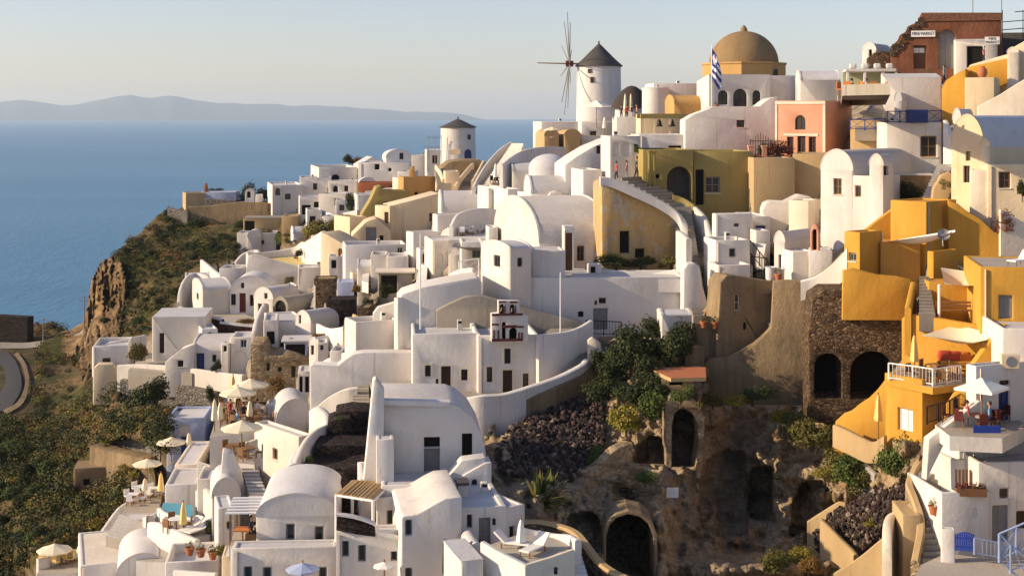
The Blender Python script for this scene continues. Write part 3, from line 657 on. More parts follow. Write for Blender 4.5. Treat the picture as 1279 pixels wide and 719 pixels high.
# domed church
p = P(929, 150, 166); k = 166 / F; rt = empty('domed_church', p, R(10), 'ochre church with big brown dome on an octagonal drum', 'church'); mb = MB()
r8 = 51.5 * k; zt = (150 - 79) * k; mb.lathe([(r8, -4), (r8, zt - .25), (r8 + .14, zt - .2), (r8 + .14, zt), (r8 - .4, zt), (r8 - .4, zt - .1), (.1, zt - .1)], n=8, a0=R(22.5), a1=R(382.5)); mb.build('drum', 'ochre', rt, bevel=.05)
mb = MB(); rd = 43 * k; hd = (79 - 38) * k; mb.lathe([(rd * math.cos(R(q)), zt - .1 + hd * math.sin(R(q))) for q in range(0, 91, 6)], n=48); mb.build('dome', 'dome', rt, smooth=R(70))
mb = MB(); mb.lathe([(.45, zt + hd - .15), (.38, zt + hd + .2), (.2, zt + hd + .45), (.06, zt + hd + .6), (0, zt + hd + .62)], n=16); mb.build('finial', 'dome', rt, smooth=R(60))
mb = MB(); a = R(-60); c = Vector((math.cos(a), math.sin(a), 0)) * (r8 * .99); e = Vector((-math.sin(a), math.cos(a), 0))
q = [c + e * s + Vector((0, 0, zt - 2.0 + z)) for s, z in arch_pts(-.35, .35, 0, 1.2)]; 
for i in range(len(q)): mb.quad(q[i], q[(i + 1) % len(q)], q[(i + 1) % len(q)] * .96, q[i] * .96)
mb.poly([v * 1.003 for v in q]); mb.build('window', 'wood_dark', rt, weld=False)
H('white chapel hall with three arched blue windows before the dome', 885, 140, 93, 3, R_=962, d=7, Y=151, roof='shed', sp=100, rm='bluewash',
  ops=[('a', 897, 113, 909, 131), ('a', 916, 111, 933, 137), ('a', 940, 113, 950, 131)])
H('white sloped roof annex joining the dome and pink house', 958, 140, 96, 0, R_=1002, d=6, Y=153, roof='slab')
H('long white block with rounded end left of the dome', 816, 150, 104, 4, R_=884, d=6, Y=172, ph=.4)
p = P(819, 150, 171); mb = MB(); mb.lathe([(1.7, -3), (1.65, 3.9), (1.4, 4.0), (1.4, 3.7), (.01, 3.7)], n=24); tag(mb.build('round_tower', 'white', origin=(0, 0, 0), smooth=R(50)), 'squat white round turret at the ridge block end', 'tower').location = p
H('ochre barrel vaulted house under the flag pole', 842, 150, 119, 8, R_=884, d=4.2, Y=155, roof='vaultS', m='ochre', rm='ochre', sp=130)
# terrace with bells
rt = empty('bell_pergola', P(800, 168, 147), R(3), 'ochre beam pergola with two hanging dark bells', 'pergola'); k = 147 / F; mb = MB(); wd_ = 58 * k
mb.box(0, wd_, 0, .35, 26 * k - .5, 26 * k); mb.box(0, wd_, 2.6, 2.95, 26 * k - .5, 26 * k); mb.build('beam', 'olive', rt, bevel=.04)
for x in (0, 17 * k, 36 * k, wd_ - .3):
    b_ = MB(); b_.box(x, x + .3, .02, .32, -1, 26 * k - .5); b_.build('pillar', 'cream', rt, bevel=.03)
for x in (24 * k, 40 * k):
    b_ = MB(); b_.lathe([(.02, .75), (.12, .72), (.2, .55), (.25, .25), (.42, 0), (.3, .02), (0, .1)], (x, .17, 26 * k - 1.35), 16); b_.tube((x, .17, 26 * k - .6), (x, .17, 26 * k - .45), .03); b_.build('bell', 'bronze', rt, smooth=R(60))
H('cream wall block behind the hanging bells', 799, 172, 142, 3, R_=858, d=3, Y=151, m='cream', ph=.2)
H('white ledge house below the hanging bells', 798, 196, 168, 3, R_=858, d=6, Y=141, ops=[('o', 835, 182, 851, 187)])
S('stepped grey white wall with one small dark window', [(856, 192), (856, 150), (868, 143), (884, 137), (891, 133), (949, 133), (956, 127), (962, 123), (972, 121), (972, 192)], 856, 192, 2, t=3.5, Y=140, ops=[('w', 920, 150, 930, 159)], cat='house', name='house')
# flag
p = P(889, 136, 149); k = 149 / F; rt = empty('flagpole', p, 0, 'blue and white striped flag hanging on a pole before the dome', 'flag'); b_ = MB(); b_.tube((0, 0, -.5), (0, 0, 80 * k), .05); b_.build('pole', 'white_paint', rt)
mb = MB(); hh = 42 * k; wv = 12 * k
for i in range(9):
    for j in range(6):
        def fp(a, t): 
            x = .05 + t * wv * (.55 + .45 * math.sin(a * 2.6)); return Vector((x, .22 * math.sin(t * 7 + a * 3), 76 * k - a * hh * (.93 + .07 * t) - t * 1.0))
        a0, a1, t0, t1 = i / 9, (i + 1) / 9, j / 6, (j + 1) / 6
        canton = i < 4 and j < 3; mi = 0 if (i % 2 == 0 or canton) else 1
        if canton and (i == 2 and j < 3 or j == 1 and i < 4) and not (i == 0): mi = 1 if (i == 2 or j == 1) else 0
        mb.quad(fp(a0, t0), fp(a0, t1), fp(a1, t1), fp(a1, t0), mi)
mb.build('flag', ['flag_blue', 'flag_white'], rt)
# pink house
ph_ = H('pink house with cream bands and arched upper window', 968, 200, 126, -34, R_=1031, dfar=1064, Y=133, m='pink', rm='tan', ph=.35,
  ops=[('a', 993, 144, 1006, 162), ('d', 983, 171, 991, 197), ('d', 996, 170, 1006, 197), ('d', 1010, 171, 1019, 197)])
fr = ph_.faces['F'][0]; mb = MB()
def band(x0, y0, x1, y1):
    s0, za = fr.at(x0, y0); s1, zb = fr.at(x1, y1); mb.box(s0, s1, -.07, -.003, zb - ph_.p.z, za - ph_.p.z)
band(968.3, 127, 1031, 130); band(968.3, 131, 971, 197); band(1028, 131, 1031, 197); band(979, 167, 1022, 170); mb.build('cornice', 'creampale', ph_.root)
S('cream surround arch over the pink house window', [(990, 164), (990, 150), (993, 144), (999.5, 141), (1006, 144), (1009, 150), (1009, 164), (1006.3, 164), (1006.3, 152), (1004, 147), (999.5, 145), (995, 147), (992.7, 152), (992.7, 164)], 968, 200, -34, t=.02, Y=133, m='creampale', name='window_surround', cat='trim', found=0, bev=0) if False else None
# white vault house right of the pink one and little chapel
H('white house with shaded curved roof above the pink house', 999, 128, 88, -6, R_=1050, d=5, Y=147, roof='vaultS', sp=100)
H('little white barrel chapel beside the ruined red building', 1077, 84, 54, -35, R_=1094, dfar=1113, Y=150, roof='vaultF', sp=64, rm='whiteroof', ops=[('o', 1085, 62, 1089, 72)])
S('broken brown rubble wall stub beside the little chapel', [(1082, 84), (1083, 73), (1092, 66), (1104, 64), (1114, 66), (1118, 84)], 1082, 84, -10, t=.8, Y=147, m='rubblewall')
# mini market
mk = S('ruined red brick shop front with broken left edge', [(1113, 90), (1113, 66), (1115, 56), (1121, 51), (1124, 44), (1131, 40), (1134, 33), (1143, 29), (1150, 25), (1151, 16), (1251, 16), (1252, 90)], 1113, 90, -14, t=5, Y=144, m='redruin', name='shop', cat='shop', rec=.5,
   ops=[('A', 1172, 37, 1194, 86, '', 'wood_grey'), ('d', 1141, 57, 1157, 86, '', 'wood_brown')])
mb = MB(); s0, z0 = mk.fr.at(1150, 27); s1, z1 = mk.fr.at(1250, 16.5); mb.box(s0 + .1, s1 + .1, -.14, -.004, z0 - mk.p.z, z0 - mk.p.z + .75); mb.build('cornice', 'brick', mk.root)
mb = MB(); rr = random.Random(4)
for i in range(60):
    t_ = i / 60; x = 1113 + t_ * 40; y = 62 - t_ * 40 + rr.uniform(-2, 9); s, z = mk.fr.at(x, y); z -= mk.p.z; q = rr.uniform(.12, .3); mb.box(s - q, s + q, -.16, .2, z - q * .7, z + q * .7)
mb.build('broken_stones', 'rubblewall', mk.root, bevel=.03)
for x in (1144.5, 1151.5):
    s, z = mk.fr.at(x, 63); mb = MB(); mb.quad((s - .25, .43, z - mk.p.z - .25), (s + .25, .43, z - mk.p.z - .25), (s + .25, .43, z - mk.p.z + .25), (s - .25, .43, z - mk.p.z + .25)); mb.build('pane', 'canvas_white', mk.root, weld=False)  # light in the door's two panes is put into their pale colour
def signboard(px0, px1, py0, py1, words, label, dy=-.12, Y=None):
    s0, za = mk.fr.at(px0, py1); s1, zb = mk.fr.at(px1, py0); e = Vector((math.cos(R(-14)), math.sin(R(-14)), 0)); o = mk.p + e * ((s0 + s1) / 2); o.z = (za + zb) / 2; n = Vector((math.sin(R(-14)), -math.cos(R(-14)), 0)); o += n * .1
    if dy: o += n * dy
    rt = empty('sign', o, R(-14), label, 'sign'); w, h = (s1 - s0) / 2, (zb - za) / 2; mb = MB(); mb.box(-w, w, 0, .06, -h, h); mb.build('board', 'white_paint', rt); text_mesh(words, (0, 0, 0), None, w * 1.85, 'ink', rt, height=h * (1.1 if '\n' not in words else 1.65))
signboard(1138, 1168, 38.5, 46.5, 'MINI MARKET', 'long white sign with black capitals on the red shop front', dy=.1)
wb = H('white plastered kiosk against the red shop front', 1193, 92, 51, -14, R_=1246, d=2.5, Y=140.5, ops=[('o', 1208, 58, 1228, 90)], roof='slab')
signboard(1227, 1245, 48, 57.5, 'MINI\nMARKET', 'small square white sign over the kiosk corner', dy=2.9)
for x, y0, lb in ((1215, -6, 'thin pale mast rising from the middle of the red shop roof'), (1251, -4, 'thin grey mast at the right end of the red shop')):
    a, b = P(x, 22, 146), P(x, y0, 146); mb = MB(); mb.tube(a, b, .05); tag(mb.build('mast', 'grey_metal', origin=a), lb, 'mast')
H('dark flat roofed shed behind the mast at the skyline', 1252, 60, 41, -10, R_=1330, d=6, Y=148, m='slate', rm='slate')
rt = empty('cable_trellis', P(1252, 40, 143), R(-10), 'black wire canopy frame on the skyline at the right', 'canopy'); mb = MB(); k = 143 / F
for z, a, b in ((.2, 0, 6), (1.0, 0, 6), (2.0, 1.2, 6)): mb.tube((a, 0, z), (b, 0, z + .4), .045)
for x in (0, 2, 4, 6): mb.tube((x, 0, -1), (x, 0, 2.2), .04)
mb.build('frame', 'black_metal', rt)
# ================================================================= upper right
T('white floored cafe terrace under the red shop', [(1050, 126), (1106, 124), (1112, 104), (1052, 106)], ref=(1075, 126), m='pavingdark', side='concrete', drop=.5)
lg = empty('loggia', P(1056, 128, 142), R(-8), 'white slab loggia on posts with dark interior', 'loggia'); k = 142 / F; mb = MB(); mb.box(0, 62 * k, -.2, 3.0, 38 * k, 38 * k + .3); mb.build('roof_slab', 'white', lg, bevel=.06)
for x in (.1, 22 * k, 44 * k, 60 * k):
    b_ = MB(); b_.box(x, x + .28, -.1, .18, -1, 38 * k); b_.build('post', 'white', lg, bevel=.04)
b_ = MB(); b_.box(0, 62 * k, 3.0, 3.3, -1, 38 * k); b_.build('back_wall', 'greenpale', lg)  # green light of the interior is put into this wall's colour
for i in range(4):
    b_ = MB(); b_.box(.4 + i * 1.2, 1.1 + i * 1.2, -.1, .5, 38 * k + .3, 38 * k + .85); b_.build('parapet_block', 'white', lg, bevel=.15)
H('tall white wall house below the red shop', 1104, 150, 97, -12, R_=1176, d=6, Y=134, roof='shed', sp=90)
H('white vaulted cell above the blue balcony', 1117, 150, 115, -20, R_=1126, dfar=1168, Y=128, roof='vaultF', sp=126)
H('white house with wooden window under the blue balcony', 1107, 205, 153, -8, R_=1176, d=7, Y=119, ph=.15, ops=[('w', 1150, 170, 1170, 196, '', 'wood')])
def railing(label, pts, m='blue', h=1.0, n=None, cross=True, group=None, name='railing', z=None, dy=0., Ys=None, post=.045):
    """posts, two rails and crossed bars along a line of foot pixels"""
    q = [(G(*p, dy) if z is None else onz(*p, z)) if Ys is None else P(*p, Ys) for p in pts]; o = q[0]; rt = empty(name, o, 0, label, 'railing', group); rail = MB()
    for a, b in zip(q, q[1:]):
        a = a - o; b = b - o; up = Vector((0, 0, h)); L_ = (b - a).length; k = max(1, round(L_ / 1.1)); bars = MB()
        rail.tube(a + up, b + up, post * .9, n=6); rail.tube(a + up * .12, b + up * .12, post * .7, n=6)
        for i in range(k):
            c, d = a.lerp(b, i / k), a.lerp(b, (i + 1) / k); pp = MB(); pp.tube(c, c + up, post, n=6); pp.build('post', m, rt, weld=False)
            if cross: bars.tube(c + up * .12, d + up, post * .55, n=4); bars.tube(c + up, d + up * .12, post * .55, n=4)
            else:
                for j in range(1, 6): e = c.lerp(d, j / 6); bars.tube(e + up * .12, e + up, post * .4, n=4)
        bars.build('bars', m, rt, weld=False)
    pp = MB(); pp.tube(b, b + up, post, n=6); pp.build('post', m, rt, weld=False); rail.build('rail', m, rt, weld=False); return rt
railing('blue crossed balcony railing above the wooden window', [(1108, 154), (1140, 154), (1176, 153)], 'bluedoor', 1.0, Ys=118.6)
b_ = P(1146, 152, 118); mb = MB(); mb.box(-.9, .9, 0, .5, -.1, 1.0); tag(mb.build('planter', 'bluedoor', bevel=.03), 'dark blue planter box standing on the balcony', 'planter').location = b_
H('tan stone stair block right of the pink house', 1062, 200, 150, -20, R_=1107, d=6, Y=127, m='tan', rm='paving')
stairs('white steps climbing past the cafe terrace with blue rails', (1068, 160), (1098, 162), (1090, 128), (1108, 126), 12, 'paving', Ys=(126, 126, 138, 138))
railing('blue crossed railing along the lower stair landing', [(1062, 162), (1080, 163), (1106, 161)], 'blue', .95, Ys=125.6)
railing('blue crossed railing climbing beside the white steps', [(1078, 160), (1096, 133)], 'blue', .95, dy=0)
railing('dark blue railing at the right edge of the cafe terrace', [(1092, 127), (1104, 122)], 'blue', 1.0, Ys=138)
W('curled white stair parapet beside the wooden window house', [(1178, 150, 172), (1182, 160, 186), (1188, 176, 200), (1192, 184, 208)], t=.4, Ys=[117, 116, 115, 114], m='white')
# white chapel with lit gable
H('white chapel with lit round gable and two small windows', 1025, 290, 187, -40, R_=1065, dfar=1160, Y=112, roof='vaultF', sp=212, bev=.12, ops=[('w', 1041, 223, 1051, 243, '', 'wood')])
H('low white block with small window against the chapel gable', 1065, 290, 219, -40, R_=1090, d=5, Y=110.0, ops=[('w', 1068, 232, 1075, 246, '', 'wood')], ph=.2)
H('slim white round topped turret right of the chapel', 1086, 292, 193, -40, R_=1103, dfar=1116, Y=108.6, roof='vaultF', sp=206, ops=[('o', 1104, 202, 1110, 219, 'R')])
railing('white bar railing on the block beside the chapel', [(1066, 219), (1086, 219)], 'white_paint', .8, Ys=112.5, cross=False)
# dark planted terrace + rocks
H('dark planted court wall under a thin slab beside the chapel', 1114, 262, 219, -6, R_=1162, d=1.0, Y=114, m='mud', roof='slab', rm='white', over=.2)
stairs('white stairs with plant pots right of the chapel court', (1150, 250), (1170, 255), (1172, 205), (1190, 205), 12, 'white', Ys=(108, 108, 115, 115))
S('tan boulder like wall beside the potted stairs', [(1160, 262), (1166, 236), (1176, 219), (1186, 215), (1194, 222), (1200, 262)], 1160, 262, -10, t=1.2, Y=106, m='tan', name='wall')
# cream house
H('large cream house with round lit gable', 1188, 285, 144, -48, R_=1228, d=9, Y=104, roof='vaultF', sp=184, m='cream', rm='whiteroof', bev=.12, ops=[('w', 1206, 189, 1212, 201, '', 'wood'), ('d', 1203, 207, 1211, 228)])
H('cream chimney shaped bay on the round gabled house', 1224, 285, 174, -30, R_=1236, d=1.6, Y=101.5, m='cream', ph=.1, roof='vaultF', sp=182)
H('cream lower wing with dark wood window', 1233, 290, 205, -12, R_=1330, d=6, Y=100, m='cream', ops=[('w', 1248, 215, 1262, 235, '', 'wood_brown')])
H('narrow white buttress block before the cream house', 1211, 290, 212, -20, R_=1234, d=3, Y=100.6, m='creampale', ph=.15)
H('tiny white domed cell left of the cream house', 1190, 180, 136, -35, R_=1200, dfar=1216, Y=117, roof='vaultF', sp=150)
W('dark leaf hung boundary wall right of the cream wing', [(1250, 262, 290), (1265, 270, 296), (1290, 284, 304)], m='creampale', t=.4, Ys=97)
# saffron and cream walls high on the right
S('curved saffron wall beside the shop steps', [(1176, 148), (1176, 111), (1181, 101), (1193, 93), (1206, 86), (1206, 148)], 1176, 148, -28, t=1.5, Y=131, m='saffron')
S('cream terrace wall with amber panel below the kiosk', [(1205, 112), (1206, 88), (1212, 81), (1236, 74), (1258, 68), (1268, 58), (1282, 50), (1320, 40), (1320, 112)], 1205, 112, -22, t=2, Y=132, m='cream')
S('amber painted wall panel behind the clay jar', [(1209, 108), (1209, 84), (1258, 73), (1258, 104)], 1209, 108, -22, t=.3, Y=131.4, m='saffron')
H('cream projecting block under the clay jar ledge', 1205, 142, 97, -26, R_=1242, d=4, Y=127, m='cream', ph=.08)
H('round shouldered cream pillar at the amber panel', 1258, 112, 60, -25, R_=1272, d=2, Y=129, m='creampale', roof='vaultF', sp=66)
S('big sloping pale wall above the cream roof', [(1220, 160), (1222, 133), (1250, 118), (1272, 104), (1284, 97), (1330, 80), (1330, 160)], 1220, 160, -16, t=2, Y=121, m='creampale')
jar = MB(); jar.lathe([(0, 0), (.28, 0), (.42, .25), (.45, .5), (.36, .8), (.2, .92), (.22, 1.0), (.12, 1.0), (.1, .9)], n=20); j = tag(jar.build('clay_jar', 'terracotta', smooth=R(50)), 'round terracotta jar standing on the cream ledge', 'jar'); j.location = P(1227, 96.8, 128.4)
# ----------------------------------------------------------------- saffron hotel
H('tall saffron corner tower block of the yellow hotel', 1157, 330, 252, 42, R_=1195, L=1112, Y=98, m='saffron', rm='amber', ph=.12, bev=.06)
S('saffron boundary wall falling away to the right', [(1185, 345), (1184, 250), (1197, 255), (1208, 264), (1224, 273), (1240, 288), (1262, 299), (1285, 305), (1330, 318), (1330, 352)], 1185, 345, -14, t=.7, Y=99, m='saffron', bev=.08)
S('saffron yard wall sloping up to the hotel tower', [(1070, 345), (1080, 288), (1098, 274), (1114, 262), (1122, 258), (1122, 345)], 1070, 345, 4, t=.5, Y=101.5, m='saffron')
H('saffron cube house with tiny window at the left', 1074, 350, 290, 38, R_=1103, L=1054, Y=97, m='saffron', rm='amber', ph=.1, ops=[('w', 1060, 316, 1069, 326, 'L', 'wood_grey')])
H('low shaded saffron room behind the hotel yard', 1100, 352, 303, -4, R_=1150, d=3, Y=98, m='amber', rm='amber', ph=.1)
H('small saffron stair head block below the dish', 1166, 352, 314, 36, R_=1197, L=1158, Y=94, m='saffron', rm='amber', ph=.08)
S('saffron yard front wall with curved lit end', [(1052, 372), (1053, 338), (1066, 335), (1084, 340), (1095, 343), (1120, 345), (1138, 349), (1144, 358), (1146, 372)], 1052, 372, -6, t=.5, Y=94.5, m='saffron')
H('saffron canopy room behind the beige awning', 1160, 396, 352, -4, R_=1228, d=2, Y=91, m='saffron', rm='amber', ph=.05)
H('saffron terrace house with shuttered window', 1224, 420, 333, -10, R_=1340, d=7, Y=85.5, m='saffron', rm='paving', ph=.1, ops=[('d', 1248, 369, 1265, 398, '', 'wood_grey')])
stairs('grey stone steps inside the yellow hotel', (1148, 394), (1168, 394), (1148, 345), (1160, 345), 12, 'concrete', Ys=(88, 88, 93, 93))
W('saffron kerb wall left of the hotel steps', [(1138, 384, 400), (1142, 366, 384), (1145, 352, 372)], t=.4, m='saffron', Ys=[88.5, 90.5, 93])
# rubble retaining wall with two cave arches
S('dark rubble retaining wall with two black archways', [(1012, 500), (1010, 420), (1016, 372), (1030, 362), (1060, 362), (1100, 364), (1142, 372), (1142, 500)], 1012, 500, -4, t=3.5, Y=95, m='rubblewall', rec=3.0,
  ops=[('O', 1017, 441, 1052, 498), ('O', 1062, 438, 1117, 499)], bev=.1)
H('saffron dining terrace wall with lit back', 1128, 476, 393, 12, R_=1248, d=1.0, Y=90.0, m='saffron', ph=.05) if False else None
S('saffron back wall of the dining terrace', [(1126, 480), (1126, 398), (1134, 392), (1170, 397), (1210, 404), (1252, 410), (1252, 480)], 1126, 480, -30, t=.5, Y=89, m='saffron', bev=.08)
S('saffron slanting side wall of the dining terrace', [(1212, 480), (1216, 455), (1232, 433), (1250, 409), (1258, 404), (1262, 480)], 1212, 480, 10, t=.5, Y=83.0, m='saffron')
zt1 = T('tiled dining terrace of the yellow hotel', [(1108, 473), (1165, 484), (1215, 478), (1250, 455), (1128, 447)], z=CAMZ + (HY - 475) / F * 84.5, m='paving', side='saffron', drop=.4)
railing('white tube railing around the dining terrace', [(1110, 474), (1140, 478), (1165, 482), (1200, 477)], 'white_paint', 1.0, z=zt1, cross=False, post=.05)
H('saffron lower block with white shutter window', 1152, 552, 474, 36, R_=1192, L=1105, Y=83, m='saffron', rm='paving', ph=.02, ops=[('d', 1121, 510, 1140, 538, 'L', 'canvas_white')])
S('saffron garden wall with rising wavy top', [(1041, 545), (1043, 526), (1054, 516), (1064, 512), (1075, 503), (1086, 496), (1096, 486), (1108, 470), (1110, 545)], 1041, 545, -36, t=.5, Y=89.5, m='saffron')
W('cream front parapet of the sunken garden', [(1040, 530, 548), (1058, 538, 556), (1078, 548, 566), (1090, 552, 568), (1104, 544, 566)], t=.4, m='tan', Ys=[88, 86.5, 85.5, 85, 84.5], found=.5)
S('slanted saffron strip wall beside the white houses', [(1176, 540), (1180, 508), (1190, 492), (1206, 480), (1216, 478), (1205, 500), (1196, 540)], 1176, 540, -20, t=.5, Y=82, m='saffron')
# white houses lower right
H('white house with wall unit right of the yellow terrace', 1252, 470, 410, -6, R_=1340, d=6, Y=80.5, ops=[])
H('white house with dark blue door by the cafe parasol', 1219, 530, 457, 24, R_=1300, L=1206, Y=78.5, ops=[('d', 1248, 488, 1262, 526, '', 'bluedoor'), ('w', 1249, 475, 1262, 481)], ph=.12)
b_ = empty('air_conditioner', P(1260, 459, 79.6), R(-6), 'beige wall mounted cooling unit on the white house', 'air conditioner'); mb = MB(); mb.box(-.5, .5, -.4, 0, 0, .8); mb.build('case', 'cream', b_, bevel=.04); mb = MB(); mb.tube((.05, -.42, .4), (.05, -.40, .4), .3, n=20); mb.build('fan_grille', 'grey_metal', b_)
zt2 = T('cafe terrace beside the white house with blue door', [(1168, 530), (1186, 544), (1252, 547), (1285, 530), (1240, 512), (1196, 514)], z=CAMZ + (HY - 528) / F * 79, m='paving', side='white', drop=.8)
S('lit white ramp wall with black railing below the parasol', [(1157, 566), (1160, 548), (1184, 530), (1224, 500), (1232, 506), (1226, 526), (1200, 544), (1180, 554)], 1157, 566, 12, t=.6, Y=77.6, m='white')
railing('black iron railing along the cafe terrace', [(1158, 530), (1186, 522), (1208, 508)], 'black_metal', 1.0, z=zt2 + .1, cross=False)
mb = MB(); mb.box(-.75, .75, 0, .1, 0, .85); tag(mb.build('screen_panel', 'blue', bevel=.02), 'bright blue painted panel below the cafe terrace', 'panel').location = P(1233, 551, 76.5)
H('low white house under the bright blue panel', 1198, 600, 556, 16, R_=1300, d=3, Y=78.6, ph=.2)
H('white terrace house with wood framed window', 1176, 685, 615, 8, R_=1236, d=4.5, Y=76.0, ph=.75, ops=[('n', 1215, 634, 1221, 646)])
H('white house with grey door and square window at right edge', 1222, 692, 577, 4, R_=1320, d=6, Y=76.5, ops=[('w', 1249, 610, 1260, 622, '', 'wood_brown'), ('d', 1240, 631, 1260, 676, '', 'wood_grey'), ('d', 1270, 638, 1290, 660, '', 'wood_dark')])
H('white stepped parapet block left of the terrace house', 1193, 640, 574, 14, R_=1224, d=3, Y=78, ph=.5)
stairs('long stone path stairs between low walls', (1152, 705), (1180, 700), (1168, 556), (1186, 556), 20, 'concrete', tm='pavingdark', Ys=(75.5, 75.5, 82, 82))
W('winding sandstone wall left of the path stairs', [(1148, 700, 719), (1155, 662, 700), (1154, 640, 668), (1146, 616, 640), (1141, 600, 622), (1150, 578, 600), (1164, 562, 580), (1176, 552, 568), (1186, 546, 560)], t=.45, m='stonewarm', capm='tan', Ys=[75, 76.5, 77.5, 78.6, 79.6, 80.6, 82, 83, 84], cap=.12)
W('pale buttress wall below the rubble bank', [(1114, 700, 719), (1114, 660, 700), (1118, 644, 680), (1126, 640, 676)], t=.5, m='creampale', Ys=[76, 77, 79, 80])
H('tan stone lookout block between the two low walls', 1128, 725, 643, -4, R_=1150, d=3, Y=77, m='tan', rm='tan', ph=.02)
gt = empty('garden_gate', P(1205, 689, 73.4), R(-14), 'round topped bright blue wooden gate', 'gate'); mb = MB(); w_ = .5
for i in range(9):
    x = -w_ + i * w_ / 4.5; mb.box(x, x + w_ / 5.2, 0, .05, .05, .85 + .2 * math.cos(x * 2.6))
mb.build('slats', 'blue', gt); mb = MB(); mb.box(-w_, w_, .05, .09, .2, .3); mb.box(-w_, w_, .05, .09, .65, .75); mb.build('rails', 'blue', gt)
H('white gate post wall beside the blue gate', 1176, 700, 660, -12, R_=1193, d=.5, Y=73.8, ph=.05)
railing('pale blue low railing right of the gate', [(1217, 692), (1248, 698)], 'bluepale', .85, Ys=73, cross=False)
railing('lilac white crossed railing in the bottom right corner', [(1248, 702), (1262, 716), (1290, 738)], 'bluepale', 1.35, Ys=66, post=.06)
railing('lilac crossed railing running out of the right edge', [(1248, 702), (1290, 684)], 'bluepale', 1.35, Ys=66.4, post=.06)
T('pale paved forecourt in front of the blue gate', [(1120, 760), (1150, 705), (1182, 690), (1250, 700), (1340, 690), (1340, 790)], z=CAMZ + (HY - 700) / F * 74, m='paving', drop=.6)
# ================================================================= middle of the slope
# olive arched house with people path
H('olive stone house with big arched doorway', 803, 262, 187, 4, R_=866, d=7, Y=123.5, m='olive', rm='olive', ph=.25, rec=1.2, ops=[('A', 833, 208, 864, 262, '', 'slate'), ('w', 819, 218, 824, 223)])
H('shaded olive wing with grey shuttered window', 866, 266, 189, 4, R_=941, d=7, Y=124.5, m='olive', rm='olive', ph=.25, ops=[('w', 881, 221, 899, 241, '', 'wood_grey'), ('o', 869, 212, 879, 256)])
for x, lb in ((811, 'left of the two drain pipes on the olive arched house'), (817, 'right of the two drain pipes on the olive arched house')):
    a, b = P(x, 256, 123.2), P(x, 192, 123.2); mb = MB(); mb.tube(a, b, .13); mb.tube(b, b + Vector((0, 0, .25)), .13, .24); tag(mb.build('drain_pipe', 'olive', origin=a), lb, 'pipe')
H('tan yard wall below the red leaved terrace', 941, 276, 197, 2, R_=993, d=5, Y=122.5, m='tan', rm='paving', ph=.1)
H('tan block under the pink house', 990, 276, 192, -16, R_=1034, d=6, Y=124, m='tan', rm='paving', ph=.1)
H('red brown yard floor block before the pink house', 940, 215, 195, -10, R_=990, d=5, Y=128, m='rust', rm='rust', ph=.1)
gt = empty('iron_gate', P(950, 197, 127), R(-8), 'dark iron garden gate with pointed arch top', 'gate'); mb = MB()
for i in range(9):
    x = -.9 + i * .225; mb.tube((x, 0, 0), (x, 0, 1.7 + .55 * (1 - abs(x) / .9)), .03, n=5)
for z in (.3, 1.5): mb.tube((-.9, 0, z), (.9, 0, z), .035, n=5)
mb.build('bars', 'black_metal', gt)
for x, lb in ((938, 'red gate post left of the iron gate'), (955, 'red gate post right of the iron gate')):
    o = P(x, 199, 126.6); mb = MB(); mb.box(-.22, .22, 0, .45, -1, 1.1); mb.box(-.28, .28, -.06, .5, 1.1, 1.25); tag(mb.build('gate_post', 'pink', bevel=.03), lb, 'post').location = o
# curved white path wall and stained rock wall
S('ochre stained plaster wall with dark doorway and rust streaks', [(752, 345), (751, 228), (757, 224), (776, 229), (800, 242), (826, 257), (844, 272), (850, 280), (852, 345)], 752, 345, 14, t=2.5, Y=117, m='oldwall', bev=.2, ops=[('d', 775, 289, 786, 316, '', 'darkvoid'), ('o', 794, 311, 805, 322)])
W('thick curved white parapet above the stained ochre wall', [(750, 221, 230), (762, 222, 232), (790, 232, 244), (820, 247, 258), (842, 261, 273), (851, 276, 290), (851, 296, 312)], t=.5, m='white', Ys=[116.9, 117.0, 117.1, 117.2, 117.2, 116.9, 116.4], found=.1)
stairs('grey stepped path before the olive house', (836, 262), (862, 252), (770, 227), (800, 215), 9, 'concrete', tm='pavingdark', Ys=(120.6, 121.6, 122.0, 125.5))
stairs('dark stone steps descending past the olive house', (866, 398), (884, 398), (838, 254), (862, 254), 34, 'concrete', tm='pavingdark', Ys=(107, 107, 121.5, 121.5))
W('white wall right of the dark steps', [(866, 258, 280), (878, 272, 306), (886, 300, 340), (890, 318, 362), (886, 346, 396)], t=.4, m='white', Ys=[120.5, 118, 114, 111, 108])
W('cream yellow wall foot at the top of the steps', [(840, 243, 258), (852, 247, 262), (866, 256, 276)], t=.4, m='olive', Ys=[121.3, 121.2, 120.5])
H('white stepped pier at the bend of the dark steps', 836, 392, 285, 10, R_=853, d=1.2, Y=112, ph=.05, m='creampale') if False else None
W('tall thin white wall end beside the ochre wall', [(844, 288, 340), (850, 292, 346), (857, 298, 352)], t=.5, m='white', Ys=[114, 113, 112])
